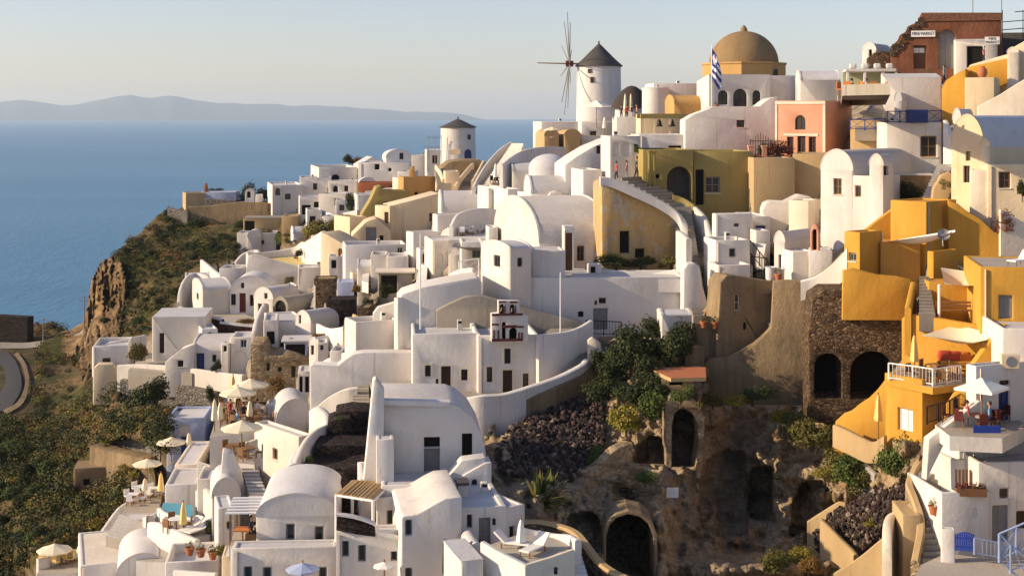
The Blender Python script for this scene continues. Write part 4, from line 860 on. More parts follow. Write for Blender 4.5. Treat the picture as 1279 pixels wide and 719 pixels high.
# cubic white houses right of the steps
H('small white house with rounded lit corner and two vents', 894, 345, 267, 10, R_=940, d=4.5, Y=114, ops=[('w', 917, 279, 923, 283)], ph=.12, L=889)
H('white house with dark blue door behind the small terrace', 937, 345, 270, 6, R_=962, d=5, Y=116, ops=[('d', 944, 282, 956, 300, '', 'bluedoor')], ph=.1)
H('white parapet room with square window by the stairs', 894, 358, 300, 8, R_=937, d=3.5, Y=110, ops=[('w', 911, 310, 919, 321, '', 'wood_grey')], ph=.7)
H('low white wall block above the tan retaining corner', 897, 375, 331, 8, R_=940, d=3, Y=107.2, ph=.6)
S('round shouldered white wall with lit boulder shape', [(952, 330), (952, 262), (955, 254), (962, 251), (980, 252), (998, 243), (1014, 246), (1022, 262), (1022, 330)], 952, 330, -4, t=2, Y=117.5, m='white', bev=.3)
H('faceted white buttress left of the lit chapel', 985, 330, 250, -30, R_=1010, d=3, Y=114.5, m='creampale', ph=.1, dfar=1024)
H('white vaulted house with small blue door under the lit chapel', 967, 372, 289, -40, R_=980, dfar=1016, Y=107.5, roof='vaultF', sp=302, ops=[('d', 972, 318, 979, 340, '', 'bluedoor')])
H('rounded white drum room before the vaulted house', 990, 380, 314, 10, R_=1018, d=3, Y=105, ph=.1, bev=.3)
S('pink painted belfry niche post', [(1012, 330), (1012, 288), (1014, 282), (1018, 279), (1021, 282), (1023, 288), (1023, 330)], 1012, 330, -20, t=.5, Y=104.5, m='pink', ops=[('O', 1015, 286, 1020, 312)], name='belfry', cat='belfry')
H('white block under the pink belfry', 1010, 380, 313, -12, R_=1040, d=3, Y=104, ph=.1)
W('long white coping sweeping up to the saffron houses', [(1000, 351, 372), (1016, 346, 368), (1034, 334, 360), (1050, 318, 350), (1058, 308, 344)], t=.6, m='white', Ys=[99.5, 99.3, 98.8, 98.2, 97.8], found=.2)
railing('black iron stair railing by the blue jars', [(937, 318), (960, 346)], 'black_metal', 1.1, Ys=108.4, cross=False)
railing('black iron balcony railing between white cubes', [(938, 350), (958, 352)], 'black_metal', 1.8, Ys=106.6, cross=False)
for x, y, lb in ((963, 350, 'white planter pot nearest the iron balcony'), (973, 352, 'white planter pot beside the red brown jar')):
    mb = MB(); mb.lathe([(.28, 0), (.4, .1), (.42, .9), (.5, 1.0), (.3, 1.0), (.3, .8), (0, .8)], n=16); tag(mb.build('planter', 'white_paint', smooth=R(50)), lb, 'planter').location = P(x, y, 104.6)
# tan retaining corner
S('tan retaining wall face with lit small window', [(893, 505), (896, 420), (900, 352), (908, 343), (925, 345), (950, 349), (965, 351), (967, 455), (967, 505)], 893, 505, 20, t=2.0, Y=104.2, m='oldtan', bev=.12, ops=[('w', 918, 367, 924, 388, '', 'creampale'), ('o', 929, 403, 933, 412)])
S('long shaded tan retaining wall with curved top', [(880, 505), (880, 454), (885, 449), (897, 448), (910, 447), (922, 442), (932, 436), (942, 430), (950, 423), (958, 415), (963, 409), (966, 352), (985, 351), (1004, 352), (1022, 345), (1040, 332), (1054, 316), (1056, 420), (1056, 505)], 962, 505, -8, t=1.2, Y=102.6, m='oldtan', bev=.12)
H('brown rounded oven shaped store below the steps', 879, 428, 382, 12, R_=915, d=3, Y=107, roof='vaultF', sp=402, m='oldtan', rm='oldtan')
H('tan low building with flower pots on its ledge', 871, 452, 408, 6, R_=925, d=2, Y=104.6, m='oldtan', rm='oldtan', ph=.2, ops=[('w', 896, 429, 902, 439, '', 'creampale')])
T('flat terracotta roof slab at the rock edge', [(809, 459), (838, 472), (882, 471), (881, 458)], z=CAMZ + (HY - 471) / F * 92, m='terracotta', side='tan', drop=.25, name='roof_slab', cat='roof')
H('low dark store under the terracotta slab', 826, 482, 472, -6, R_=866, d=3, Y=92.9, m='oldtan', rm='oldtan', ph=.02, found=.3, ops=[('o', 836, 474, 852, 481)])
stairs('grey steps going down beside the tan store', (858, 456), (874, 456), (868, 396), (884, 396), 14, 'concrete', tm='pavingdark', Ys=(103.5, 103.5, 108, 108))
H('tan step side block above the terracotta slab', 856, 470, 434, 6, R_=880, d=1.5, Y=103, m='oldtan', rm='oldtan', ph=.05)
# long white wall house + front house
H('long white house wall with dark framed door and vents', 637, 420, 347, 3, R_=856, d=5, Y=108.5, ph=.3, ops=[('d', 741, 385, 759, 412, '', 'wood_grey'), ('w', 748, 372, 757, 379), ('o', 722, 389, 729, 396)], bev=.07)
S('white curled stair end wall right of the long house', [(853, 422), (854, 336), (858, 329), (868, 328), (874, 333), (876, 352), (882, 372), (885, 382), (886, 422)], 853, 422, 6, t=1.2, Y=107.8, m='white', bev=.12)
W('curved white parapet behind the long house roof', [(740, 333, 345), (770, 338, 348), (805, 342, 352), (835, 338, 350), (856, 333, 350)], t=.4, m='white', Ys=[114, 113.5, 113, 112.5, 112])
H('white corner house with lit left wall and tiny windows', 637, 392, 304, 32, R_=664, L=600, Y=107.2, ops=[('w', 616, 319, 624, 333, 'L'), ('w', 647, 322, 653, 333)], roof='vaultS', sp=311, bev=.12)
H('white raised box room with flat lit face', 665, 372, 313, 4, R_=706, d=3.5, Y=109.3, ph=.1, m='white')
H('pale vertical door tower before the big vault', 705, 362, 285, 4, R_=717, d=2, Y=113.6, m='white', roof='slab', ops=[('d', 706.5, 291, 715, 338, '', 'wood_brown')])
H('huge white barrel vault house', 673, 356, 252, 14, R_=764, L=617, Y=117.5, roof='vaultS', sp=304, bev=.12, m='white', rm='white', ops=[('w', 721, 307, 730, 326, '', 'wood_brown')])
T('white terrace roof behind the long house', [(712, 347), (850, 349), (842, 341), (716, 335)], z=CAMZ + (HY - 346) / F * 110.5, m='whiteroof', drop=1)
H('small white vent box on the roof terrace', 736, 350, 330, 10, R_=752, d=1.5, Y=113, ops=[('o', 738, 333, 744, 341)], ph=.05)
# vault roofs between
H('white broad vaulted house with small arched dormer', 663, 262, 221, 6, R_=728, d=6, Y=133, roof='vaultS', sp=242, ops=[('o', 687, 245, 701, 251)])
S('little white arched dormer on the flat roof edge', [(683, 256), (684, 246), (688, 240), (694, 238), (700, 240), (704, 246), (705, 256)], 683, 256, 6, t=1.0, Y=132.6, m='white', ops=[('o', 687, 245.5, 701, 251)])
p = P(686, 210, 147); mb = MB(); mb.lathe([(2.15, -2)] + [(2.15 * math.cos(R(a)), 1.5 * math.sin(R(a))) for a in range(0, 91, 9)], n=28); tag(mb.build('domed_roof', 'whiteroof', smooth=R(70)), 'smooth white domed roof among the vaults', 'roof').location = p
H('white gabled cell with arched niche', 694, 236, 198, -8, R_=735, d=6, Y=141, roof='gableF', sp=222, ops=[('n', 707, 207, 717, 220)])
W('white arch shaped stair parapet above the restaurant', [(628, 206, 216), (640, 196, 212), (655, 188, 208), (675, 184, 204), (695, 183, 202), (707, 184, 200)], t=.4, m='white', Ys=[150, 152, 154, 156, 158, 160])
H('white house with deep arches by the walking people', 762, 232, 170, 6, R_=800, d=5, Y=126, ph=.15, ops=[('n', 766, 177, 773, 195), ('n', 778, 177, 786, 195), ('o', 792, 180, 797, 190)])
S('large white house with sloping roofline and one small window', [(706, 250), (706, 206), (720, 196), (740, 184), (762, 175), (772, 172), (772, 250)], 706, 250, 8, t=6, Y=134, ops=[('w', 745, 182, 750, 192)], name='house', cat='house')
H('white lower room beside the path wall', 728, 262, 212, 10, R_=752, d=5, Y=128, ph=.15)
H('low white vault left of the gabled cell', 640, 226, 204, 6, R_=668, d=5, Y=150, roof='vaultS', sp=214)
H('white room wall at the restaurant edge', 668, 238, 216, 2, R_=696, d=4, Y=146, ph=.15)
# restaurant terrace
zr = T('restaurant roof terrace with dark tables', [(610, 236), (668, 234), (672, 218), (622, 216)], ref=(636, 232), m='pavingdark', side='white', drop=3)
H('white bastion wall under the restaurant terrace', 634, 278, 236, 22, R_=652, L=596, Y=146, ph=.35, bev=.12)
# big pale stairs and mill stairs
stairs('wide white staircase curving up to the tall windmill', (598, 240), (634, 242), (640, 180), (654, 178), 26, 'white', tm='whiteroof', Ys=(160, 158, 190, 188))
W('white side wall of the wide staircase', [(594, 233, 240), (601, 219, 226), (612, 202, 208), (628, 185, 191), (641, 177, 184)], t=.4, m='white', Ys=[160, 168, 178, 188, 194])
stairs('dark grey steps between yellow walls below the small windmill', (571, 237), (592, 237), (586, 212), (600, 212), 12, 'concrete', tm='pavingdark', Ys=(184, 184, 204, 204))
W('yellow wall right of the dark mill steps', [(592, 226, 240), (600, 212, 228), (606, 200, 216)], t=.4, m='cream', Ys=[183, 196, 208])
W('yellow wall left of the dark mill steps', [(571, 232, 240), (578, 220, 232), (588, 208, 222), (598, 198, 212)], t=.4, m='cream', Ys=[182, 192, 202, 212])
stairs('short steps left of the mill steps', (546, 230), (564, 230), (543, 211), (556, 210), 10, 'concrete', tm='pavingdark', Ys=(186, 186, 204, 204))
W('cream stair wall beside the short steps', [(543, 206, 222), (549, 214, 230), (552, 224, 236)], t=.4, m='cream', Ys=[203, 194, 187])
S('brown earth bank below the small windmill', [(550, 222), (551, 210), (562, 202), (580, 200), (600, 200), (606, 206), (596, 222)], 550, 222, 6, t=8, Y=206, m='oldtan', name='earth_bank', cat='bank', bev=.5)
H('pale yellow wall block between the two step flights', 556, 246, 214, 6, R_=574, d=4, Y=186, m='cream', ph=.1)
# ochre house cluster
H('ochre flat house below the small windmill', 504, 262, 221, 30, R_=544, L=497, Y=196, m='ochre', rm='cream', ph=.2, ops=[('o', 518, 240, 522, 248)])
H('white shed end on the ochre flat house', 497, 246, 222, 20, R_=506, d=3, Y=199, m='creampale', ph=.1)
S('ochre chimney stack on the flat house roof', [(510, 228), (511, 214), (513, 208), (517, 207), (518, 214), (520, 228)], 510, 228, 0, t=.8, Y=197, m='ochre', name='chimney', cat='chimney', found=.3)
S('grey green sloping gable wall with small window', [(449, 282), (452, 268), (463, 250), (470, 234), (476, 232), (478, 238), (508, 238), (514, 247), (516, 282)], 449, 282, 10, t=4, Y=192, m='olive', ops=[('d', 480, 252, 485, 261)])
S('long tan house wall with sloping roofline', [(487, 300), (488, 257), (520, 249), (549, 241), (553, 245), (553, 300)], 487, 300, 16, t=5, Y=176, m='cream', ops=[('w', 536, 266, 544, 277, '', 'wood_grey')])
H('tan narrow wing with tall dark window', 487, 300, 257, 55, w=3, L=468, Y=175.5, m='cream', rm='cream', ph=.1, ops=[('d', 480, 265, 485, 279, 'L')])
H('cream cube house with lit left face', 437, 318, 271, 35, R_=458, L=417, Y=178, m='cream', rm='olive', ph=.08)
S('cream stepped house front with grey double door', [(439, 312), (440, 294), (456, 278), (462, 275), (470, 273), (488, 288), (490, 312)], 439, 312, 8, t=5, Y=172, m='cream', ops=[('d', 457, 284, 470, 307, '', 'wood_grey'), ('o', 474, 294, 479, 302)])
S('apricot wall with arched brown door', [(400, 352), (401, 290), (410, 294), (431, 306), (431, 352)], 400, 352, -26, t=4, Y=168, m='cream', ops=[('A', 422, 310, 428, 332, '', 'wood')])
S('apricot balcony wall left of the cream cube', [(400, 318), (402, 292), (404, 288), (406, 297), (418, 302), (418, 318)], 400, 318, 0, t=.5, Y=170, m='cream')
# white cluster centre-left
H('white curved court wall beside the apricot door', 431, 352, 306, 10, R_=508, d=5, Y=157, ph=.8, ops=[('w', 496, 309, 503, 317, '', 'greenpale')])
H('white low cell with blue shaded arch', 446, 352, 326, 6, R_=466, d=3, Y=152, roof='vaultS', sp=334)
H('white split level block with flat parapets', 463, 352, 318, 4, R_=484, d=4, Y=150, ph=.3)
H('white long parapet room above the canopy court', 483, 356, 320, 4, R_=510, d=4, Y=148.6, ph=.3)
H('beige awning roof of the shaded court', 472, 368, 341, 4, R_=515, d=3, Y=142, roof='slab', m='concrete', rm='creampale', over=.3, ops=[('o', 476, 344, 496, 366)])
H('white cube with lit left flank at court stairs', 516, 366, 290, 26, R_=552, L=507, Y=150, ph=.2)
H('lavender shaded vault roofed white house', 551, 302, 240, 6, R_=606, d=7, Y=158, roof='vaultS', sp=264)
H('white stepped house below the lavender roof', 546, 318, 268, 18, R_=590, L=540, Y=152, ph=.15)
W('white arched parapet of the cafe terrace', [(566, 282, 296), (574, 268, 288), (588, 262, 284), (606, 260, 280), (622, 262, 280)], t=.4, m='white', Ys=[136, 138, 140, 141, 142])
zc = T('white cafe terrace between arched parapets', [(560, 300), (618, 298), (622, 276), (574, 278)], ref=(590, 296), m='whiteroof', side='white', drop=3)
H('white house with three arches below the cafe terrace', 540, 356, 300, 12, R_=578, L=530, Y=136, ph=.15, ops=[('n', 546, 316, 553, 336), ('n', 556, 314, 562, 332)])
H('white room with green shutter behind the iron railing', 576, 350, 302, 4, R_=604, d=4, Y=126, ph=.12, ops=[('w', 590, 312, 600, 322, '', 'green_paint')])
H('thin dark awning roof over the cafe corner', 570, 312, 302, 2, R_=628, d=2.4, Y=124, roof='slab', m='wood_grey', rm='slate', found=.0) if False else None
railing('white lattice iron railing on the lower terrace', [(573, 346), (598, 343)], 'white_paint', 1.3, Ys=115, group=None)
W('white terrace parapet sloping to the corner house', [(520, 352, 376), (545, 349, 370), (572, 346, 364), (598, 343, 362)], t=.5, m='white', Ys=[116, 115.4, 114.8, 114])
# tall white bastion left of the church
S('tall white bastion wall with sloping parapet left of the church', [(497, 505), (497, 374), (503, 367), (530, 358), (560, 352), (597, 346), (602, 352), (602, 505)], 497, 505, 6, t=4, Y=106, m='white', bev=.12)
H('lit narrow flank pier of the bastion', 497, 505, 372, 50, w=1.2, L=492, Y=105.6, m='white', ph=.05)
H('white lower bastion with stairs and rounded edge', 444, 512, 402, 24, R_=500, L=430, Y=106.4, ph=.35, bev=.15)
S('white rising wall between bastion levels', [(462, 430), (466, 392), (472, 384), (492, 378), (498, 376), (498, 430)], 462, 430, 6, t=1, Y=109, m='white')
S('broad white wall with curved shoulder above the lava steps', [(387, 560), (387, 457), (392, 455), (422, 456), (432, 448), (442, 442), (455, 440), (515, 440), (515, 500), (470, 505), (440, 512), (420, 520), (404, 530), (394, 545), (392, 560)], 387, 560, 6, t=1.5, Y=103.5, m='white', bev=.12)
# ---------------------------------------------------------------- church
H('plain white church front with brown door, left half', 515, 500, 417, 5, R_=598, d=7, Y=100.4, ph=.35, ops=[('w', 531, 456, 538, 470), ('d', 551, 457, 563, 500), ('w', 576, 461, 584, 475)], name='church', cat='church', bev=.06, sur='creampale')
ch = H('white church half with belfry, brown door and slit windows', 597, 502, 419, 7, R_=673, dfar=741, Y=99.8, ph=.4, ops=[('w', 608, 458, 615, 477), ('d', 628, 462, 640, 500), ('w', 630, 435, 638, 454), ('w', 653, 466, 660, 484)], name='church', cat='church', bev=.06, sur='creampale')
S('curved grey brown wall behind the church roof', [(545, 432), (545, 388), (560, 380), (580, 371), (600, 369), (640, 380), (680, 392), (705, 398), (728, 403), (736, 432)], 545, 432, 4, t=1.2, Y=105.6, m='concrete', bev=.1)
W('white receding side wall of the church', [(673, 418, 504), (690, 417, 498), (712, 414, 488), (728, 408, 480), (741, 400, 474)], t=.4, m='white', Ys=[99.9, 100.6, 102, 103.4, 104.6], sm=3)
T('flat grey roof terrace at the church right side', [(668, 424), (690, 422.5), (716, 419), (736, 411), (690, 408)], z=G(673, 502).z + 3.9, m='concrete', drop=.5)
T('dusty grey roof terrace of the church', [(520, 420), (600, 424), (676, 424), (735, 406), (545, 406)], z=ch.p.z + ch.z - .42, m='pavingdark', drop=.3) if False else None
bg = S('white bell gable with dark red trim and open arches', [(614, 427), (614, 392), (622.5, 391), (622.5, 375.5), (649, 376), (649, 393), (659.5, 394), (659.5, 428)], 614, 428, 7, t=.7, Y=99.3, m='white', name='bell_gable', cat='belfry', bev=.03, rec=.6,
  ops=[('O', 624.6, 380, 629.5, 392), ('O', 637.6, 380, 642.5, 393), ('O', 627, 402, 632, 424), ('O', 636, 409, 646, 425)], found=0)
fr = bg.fr; mb = MB()
def trim(x0, y0, x1, y1):
    s0, za = fr.at(x0, y0); s1, zb = fr.at(x1, y1); mb = MB(); mb.box(s0, s1, -.07, -.002, zb - bg.p.z, za - bg.p.z); mb.build('trim', 'trim_red', bg.root)
for q in ((614, 391.6, 653, 393.4), (614, 404, 623, 406), (645, 407, 654, 409), (614, 423, 652, 425.5), (616, 412, 618, 423), (621.5, 412, 623.5, 423), (647, 415, 649, 424), (651, 415, 653, 425), (624, 381, 625, 391), (630, 381, 631.3, 391), (637, 381, 638.2, 392), (643, 381, 644.2, 392), (628, 406, 645, 409), (623, 375.8, 632, 377.5), (637, 376, 646, 378)): trim(*q)
for x, y in ((627, 388), (640, 389)):
    s, z = fr.at(x, y); o = bg.p + Vector((math.cos(R(7)), math.sin(R(7)), 0)) * s; mb = MB(); mb.lathe([(.01, .3), (.07, .28), (.11, .12), (.17, 0), (0, .03)], n=14); tag(mb.build('bell', 'bronze', smooth=R(50)), 'small bronze bell in the ' + ('left' if x < 630 else 'right') + ' upper opening of the bell gable', 'bell').location = Vector((o.x, o.y - .12, z))
for x, y0, y1, Yp, lb in ((525, 292, 411, 101.6, 'thin white flag pole above the church left corner'), (700, 340, 421, 101.5, 'thin white flag pole rising from the church right wall')):
    a, b = P(x, y1, Yp), P(x, y0, Yp); mb = MB(); mb.tube(a, b, .055, .04); tag(mb.build('flagpole', 'white_paint', origin=a), lb, 'pole')
W('white curving terrace wall below the church', [(580, 497, 524), (600, 494, 530), (630, 492, 524), (665, 482, 512), (700, 470, 498), (730, 455, 482), (737, 448, 474)], t=.5, m='white', Ys=[95, 94.6, 95, 96, 97.5, 99.2, 100.3])
W('stained brown foot wall under the curving terrace', [(622, 508, 545), (650, 500, 528), (690, 485, 512), (725, 468, 494), (748, 446, 476)], t=.6, m='oldtan', Ys=[94.2, 94.8, 96, 98, 100], dy=.75)
T('grey church forecourt paving', [(470, 500), (590, 500), (640, 494), (742, 448), (742, 430), (460, 470)], z=CAMZ + (HY - 492) / F * 99.5, m='concrete', drop=3)
S('white pier with dark gate at the church yard stairs', [(734, 470), (734, 425), (740, 421), (750, 428), (752, 440), (762, 438), (764, 470)], 734, 470, 0, t=.5, Y=101.5, m='creampale')
stairs('shaded stairs from the church yard up to the long house', (702, 473), (726, 462), (728, 440), (742, 434), 10, 'concrete', tm='pavingdark', Ys=(98.6, 99.5, 104, 104.5))
railing('black iron railing under the long house door', [(732, 418), (776, 420)], 'black_metal', 1.1, Ys=106.5, cross=False)
H('white box with rounded top among shrubs', 826, 420, 389, 4, R_=864, d=2, Y=104, roof='vaultS', sp=394)
# ---------------------------------------------------------------- house with rounded shoulder
ah = S('white house front with rounded right shoulder and two doorways', [(464, 616), (464, 505), (468, 502), (560, 503), (574, 508), (590, 522), (602, 543), (607, 566), (607, 616)], 464, 616, 5, t=6, Y=83, m='white', bev=.1, name='house', cat='house', rec=.4,
  ops=[('o', 529.5, 545.5, 549.5, 559), ('d', 529.5, 559.4, 549.5, 600, '', 'wood_grey'), ('d', 577, 541, 590, 570, '', 'darkvoid')])
W('white coping on the rounded shoulder house', [(462, 498, 505), (500, 499, 506), (530, 499.5, 507), (562, 500.5, 508)], t=.5, m='white', Ys=[82.7, 82.8, 83.1, 83.3], found=.0)
H('white lean-to box left of the tall doorway', 470, 616, 549, 6, R_=492, d=1.6, Y=81, ph=.05, bev=.1)
S('tapering white buttress at the lava terraces', [(449, 616), (458, 560), (464, 500), (466, 475), (470, 472), (480, 486), (480, 520), (476, 616)], 449, 616, 8, t=1.0, Y=82, m='white', bev=.1)
S('white blue shaded side bench below the second doorway', [(548, 602), (560, 595), (577, 575), (606, 571), (607, 602)], 548, 602, 6, t=1.2, Y=81, m='white', name='ramp', cat='ramp')
# ================================================================= far left spur and left slope
H('long white far house with blue door at the cliff top', 340, 262, 231, 14, R_=378, L=334, Y=258, ops=[('a', 344, 235, 350, 244), ('w', 356, 242, 363, 249)], ph=.3)
H('white far house stepping up with square dark window', 374, 250, 222, 8, R_=414, d=8, Y=262, ops=[('w', 391, 229, 396, 237), ('o', 409, 234, 414, 241)], ph=.25)
H('white far roof house with arched roof hatch', 398, 236, 209, 14, R_=446, L=388, Y=268, ph=.5, ops=[('O', 414, 218, 424, 225)])
H('long bluish white far house on the skyline', 447, 226, 203, -4, R_=512, d=9, Y=262, ph=.3, ops=[('o', 468, 205, 474, 212), ('o', 485, 210, 489, 214)])
H('white gabled far house above the bluish roof', 448, 212, 196, 16, R_=482, d=6, Y=274, roof='gableF', sp=206, ops=[])
H('far white house with tall dark window on the skyline', 482, 214, 187, 12, R_=515, d=6, Y=272, roof='vaultF', sp=197, ops=[('w', 499, 191, 504, 199)])
H('small far white house behind the mill scaffold', 514, 216, 194, 0, R_=534, d=5, Y=262, ph=.2)
H('white terrace house with dark court openings', 374, 276, 246, 10, R_=402, d=5, Y=245, ph=.5, ops=[('o', 377, 256, 388, 268), ('o', 392, 252, 402, 262)])
H('small white house below the dark far court', 398, 270, 242, -6, R_=432, d=5, Y=246, ph=.2, ops=[('o', 418, 248, 428, 256)])
H('dark roofed far court wall with shrubs', 447, 250, 228, 0, R_=505, d=5, Y=232, m='rust', rm='mud', ph=.2)
H('lavender roofed far cube house', 446, 274, 243, 12, R_=474, d=5, Y=225, ph=.15)
H('brown stone house ruin at the spur edge', 232, 264, 241, 22, R_=257, L=228, Y=256, m='tan', rm='mud', ph=.1)
H('low white and blue far house on the spur', 253, 258, 240, 2, R_=294, d=5, Y=262, m='bluewash', ph=.15)
S('thin brown chimney on the spur house', [(255, 252), (255, 233), (256, 229), (258, 229), (259, 233), (259, 252)], 255, 252, 0, t=.6, Y=258, m='rust', name='chimney', cat='chimney', found=0)
H('tiny white chapel with dark arch on the spur', 306, 252, 236, 6, R_=317, d=3, Y=256, roof='vaultF', sp=241, ops=[('O', 308.5, 239, 313, 247)])
H('small white box hut by the tiny chapel', 319, 252, 243, 0, R_=326, d=2, Y=255, ph=.1)
W('long brown retaining wall under the spur houses', [(234, 258, 276), (260, 257, 278), (300, 252, 278), (340, 254, 277), (372, 256, 276)], t=.8, m='oldtan', Ys=[249, 249, 248.5, 248, 247], sm=2)
W('dark grey lower retaining wall of the spur', [(254, 248, 262), (294, 250, 262)], t=.6, m='stonegrey', Ys=[251, 250.5], sm=1)
W('dark brown stone retaining wall right of the spur', [(334, 254, 272), (372, 257, 274)], t=.6, m='rubblewall', Ys=[247, 245.5], sm=1)
W('white low parapet at the cliff edge ruin', [(209, 258, 266), (222, 262, 268), (234, 262, 270)], t=.5, m='stonegrey', Ys=[250, 249, 248], sm=2)
H('pale pavilion with thin posts below the spur wall', 304, 292, 273, 4, R_=364, d=5, Y=240, roof='slab', m='tan', rm='concrete', ops=[('o', 306, 276, 318, 288)])
H('white house in the hollow below the spur', 296, 312, 291, 4, R_=345, d=5, Y=228, ph=.25, ops=[('w', 325, 300, 330, 305)])
H('white vaulted roof in the hollow', 309, 306, 288, 6, R_=326, d=4, Y=227.5, roof='vaultF', sp=296)
W('white bent parapet with dark gable opening', [(295, 328, 340), (306, 316, 334), (320, 312, 332), (322, 322, 336)], t=.5, m='white', Ys=[214, 216, 216, 214])
# white trapezoid wall with yellow terrace
S('large white sloping wall under the yellow terrace', [(303, 372), (306, 348), (310, 320), (318, 318), (345, 326), (378, 334), (392, 338), (392, 372)], 303, 372, 6, t=1, Y=181, m='white')
T('yellow painted roof terrace between white walls', [(334, 322), (372, 334), (388, 335), (387, 323), (360, 319)], z=CAMZ + (HY - 330) / F * 186, m='yellowfloor', drop=1)
W('white parapet behind the yellow terrace', [(310, 316, 326), (340, 314, 324), (366, 309, 322), (377, 302, 318), (388, 314, 332), (398, 325, 345)], t=.5, m='white', Ys=[192, 195, 196, 194, 186, 180])
W('white long wall running up to the apricot door', [(377, 304, 318), (390, 296, 312), (402, 288, 306)], t=.5, m='white', Ys=[190, 180, 174])
H('white stepped room right of the yellow terrace', 372, 356, 334, 8, R_=410, d=4, Y=172, ph=.2)
# left white houses
W('curved lit white wall at the far left of the houses', [(226, 377, 392), (228, 362, 390), (234, 348, 384), (244, 341, 378), (256, 344, 376), (262, 352, 374)], t=.5, m='white', Ys=[176, 178, 182, 186, 184, 180])
H('low domed white room at the far left', 232, 380, 344, 14, R_=262, d=6, Y=184, roof='vaultS', sp=362)
W('thin diagonal white wall behind the left houses', [(250, 324, 334), (262, 334, 346), (276, 346, 360)], t=.5, m='white', Ys=[200, 196, 190])
H('white block with parapet behind the arched house', 274, 356, 335, 2, R_=302, d=5, Y=190, ph=.4)
H('small flat white house with lit gable end', 253, 398, 353, 22, R_=289, L=240, Y=170, roof='vaultS', sp=362, ops=[('w', 245, 366, 248, 374, 'L')])
H('white arched house with brown door and two windows', 287, 400, 345, 3, R_=338, d=6, Y=171, roof='vaultF', sp=366, bev=.1, ops=[('w', 288.5, 367, 294.5, 381), ('d', 299, 366, 307, 390, '', 'wood_red'), ('w', 312, 368, 318, 382), ('w', 301, 353, 305, 360)])
H('second white arched house with red door', 317, 408, 358, -32, R_=341, dfar=374, Y=165, roof='vaultF', sp=372, ops=[('d', 322, 379, 327, 394, '', 'wood_red'), ('w', 329, 379, 335, 391), ('w', 330, 366, 334, 373)])
T('pale yard floor before the arched houses', [(256, 400), (330, 412), (338, 404), (300, 390), (262, 388)], z=G(300, 391).z, m='paving', drop=2)
H('grey vaulted roof over a dark glazed arch', 341, 412, 370, -34, R_=360, dfar=400, Y=159, roof='vaultF', sp=384, m='concrete', rm='concrete', ops=[('O', 343, 375, 357, 392)])
W('dark red lava retaining wall with white coping left', [(222, 383, 402), (240, 388, 407), (258, 393, 410), (276, 399, 412)], t=.6, m='lavared', capm='white', Ys=[160, 159, 158, 157], sm=1, cap=.12)
W('dark red lava retaining wall with white coping right', [(274, 402, 424), (298, 405, 426), (319, 407, 424)], t=.6, m='lavared', capm='white', Ys=[154, 153.5, 154], sm=1, cap=.12)
W('tall white leaning wall before the second arched house', [(318, 424, 432), (324, 398, 426), (332, 381, 410), (336, 380, 400)], t=.5, m='white', Ys=[150, 153, 157, 160])
# left lower white complex
H('white house with slatted dark door and long wall', 190, 448, 396, 4, R_=256, d=6, Y=152, roof='shed', sp=394, ops=[('d', 199, 416, 205, 441, '', 'wood_dark')])
H('white house with long vaulted roof and dark shutters', 240, 478, 424, 2, R_=288, d=7, Y=146, roof='vaultS', sp=438, ops=[('d', 245, 441, 255, 462, '', 'bluedoor'), ('w', 265, 443, 270, 452)])
S('white wall with curved rise and small dark window', [(205, 478), (206, 452), (214, 446), (226, 436), (242, 430), (242, 478)], 205, 478, 2, t=2, Y=145.5, m='white', ops=[('w', 222, 450, 229, 458)])
H('white small block with dark door by the lava wall', 252, 430, 411, 20, R_=272, L=246, Y=150, ph=.15, ops=[('d', 260, 415, 264, 424)])
H('white cell with rounded shaded arch', 288, 474, 421, 4, R_=314, d=4, Y=146, ph=.3, ops=[('n', 290, 438, 308, 470), ('w', 300, 424, 308, 434, '', 'bluepale')])
H('white low flat house at the left terrace corner', 116, 470, 432, 10, R_=160, d=6, Y=153, ph=.4, ops=[('w', 128, 447, 138, 456)])
W('long pale parapet of the left terrace', [(118, 433, 446), (140, 428, 440), (165, 422, 436), (183, 418, 434)], t=.4, m='white', Ys=[155, 157, 159, 161])
W('long white boundary wall above the grey stone base', [(146, 456, 478), (180, 455, 480), (230, 459, 484), (280, 466, 494), (302, 468, 500)], t=.5, m='white', Ys=[149, 148, 146, 143, 141])
W('grey stone base wall below the white boundary', [(150, 474, 505), (185, 478, 510), (230, 482, 514), (268, 490, 518)], t=.8, m='stonegrey', Ys=[148, 147, 145, 142.5])
S('cream end block of the left terrace wall', [(117, 488), (117, 460), (122, 455), (140, 455), (145, 462), (145, 488)], 117, 488, 10, t=1.5, Y=151, m='cream')
T('pale courtyard of the left white houses', [(160, 462), (240, 466), (242, 446), (180, 440)], z=CAMZ + (HY - 460) / F * 148, m='paving', drop=2)
H('white lavender low vault in front of the left court', 160, 486, 454, 2, R_=208, d=4, Y=146.6, roof='vaultS', sp=464) if False else None
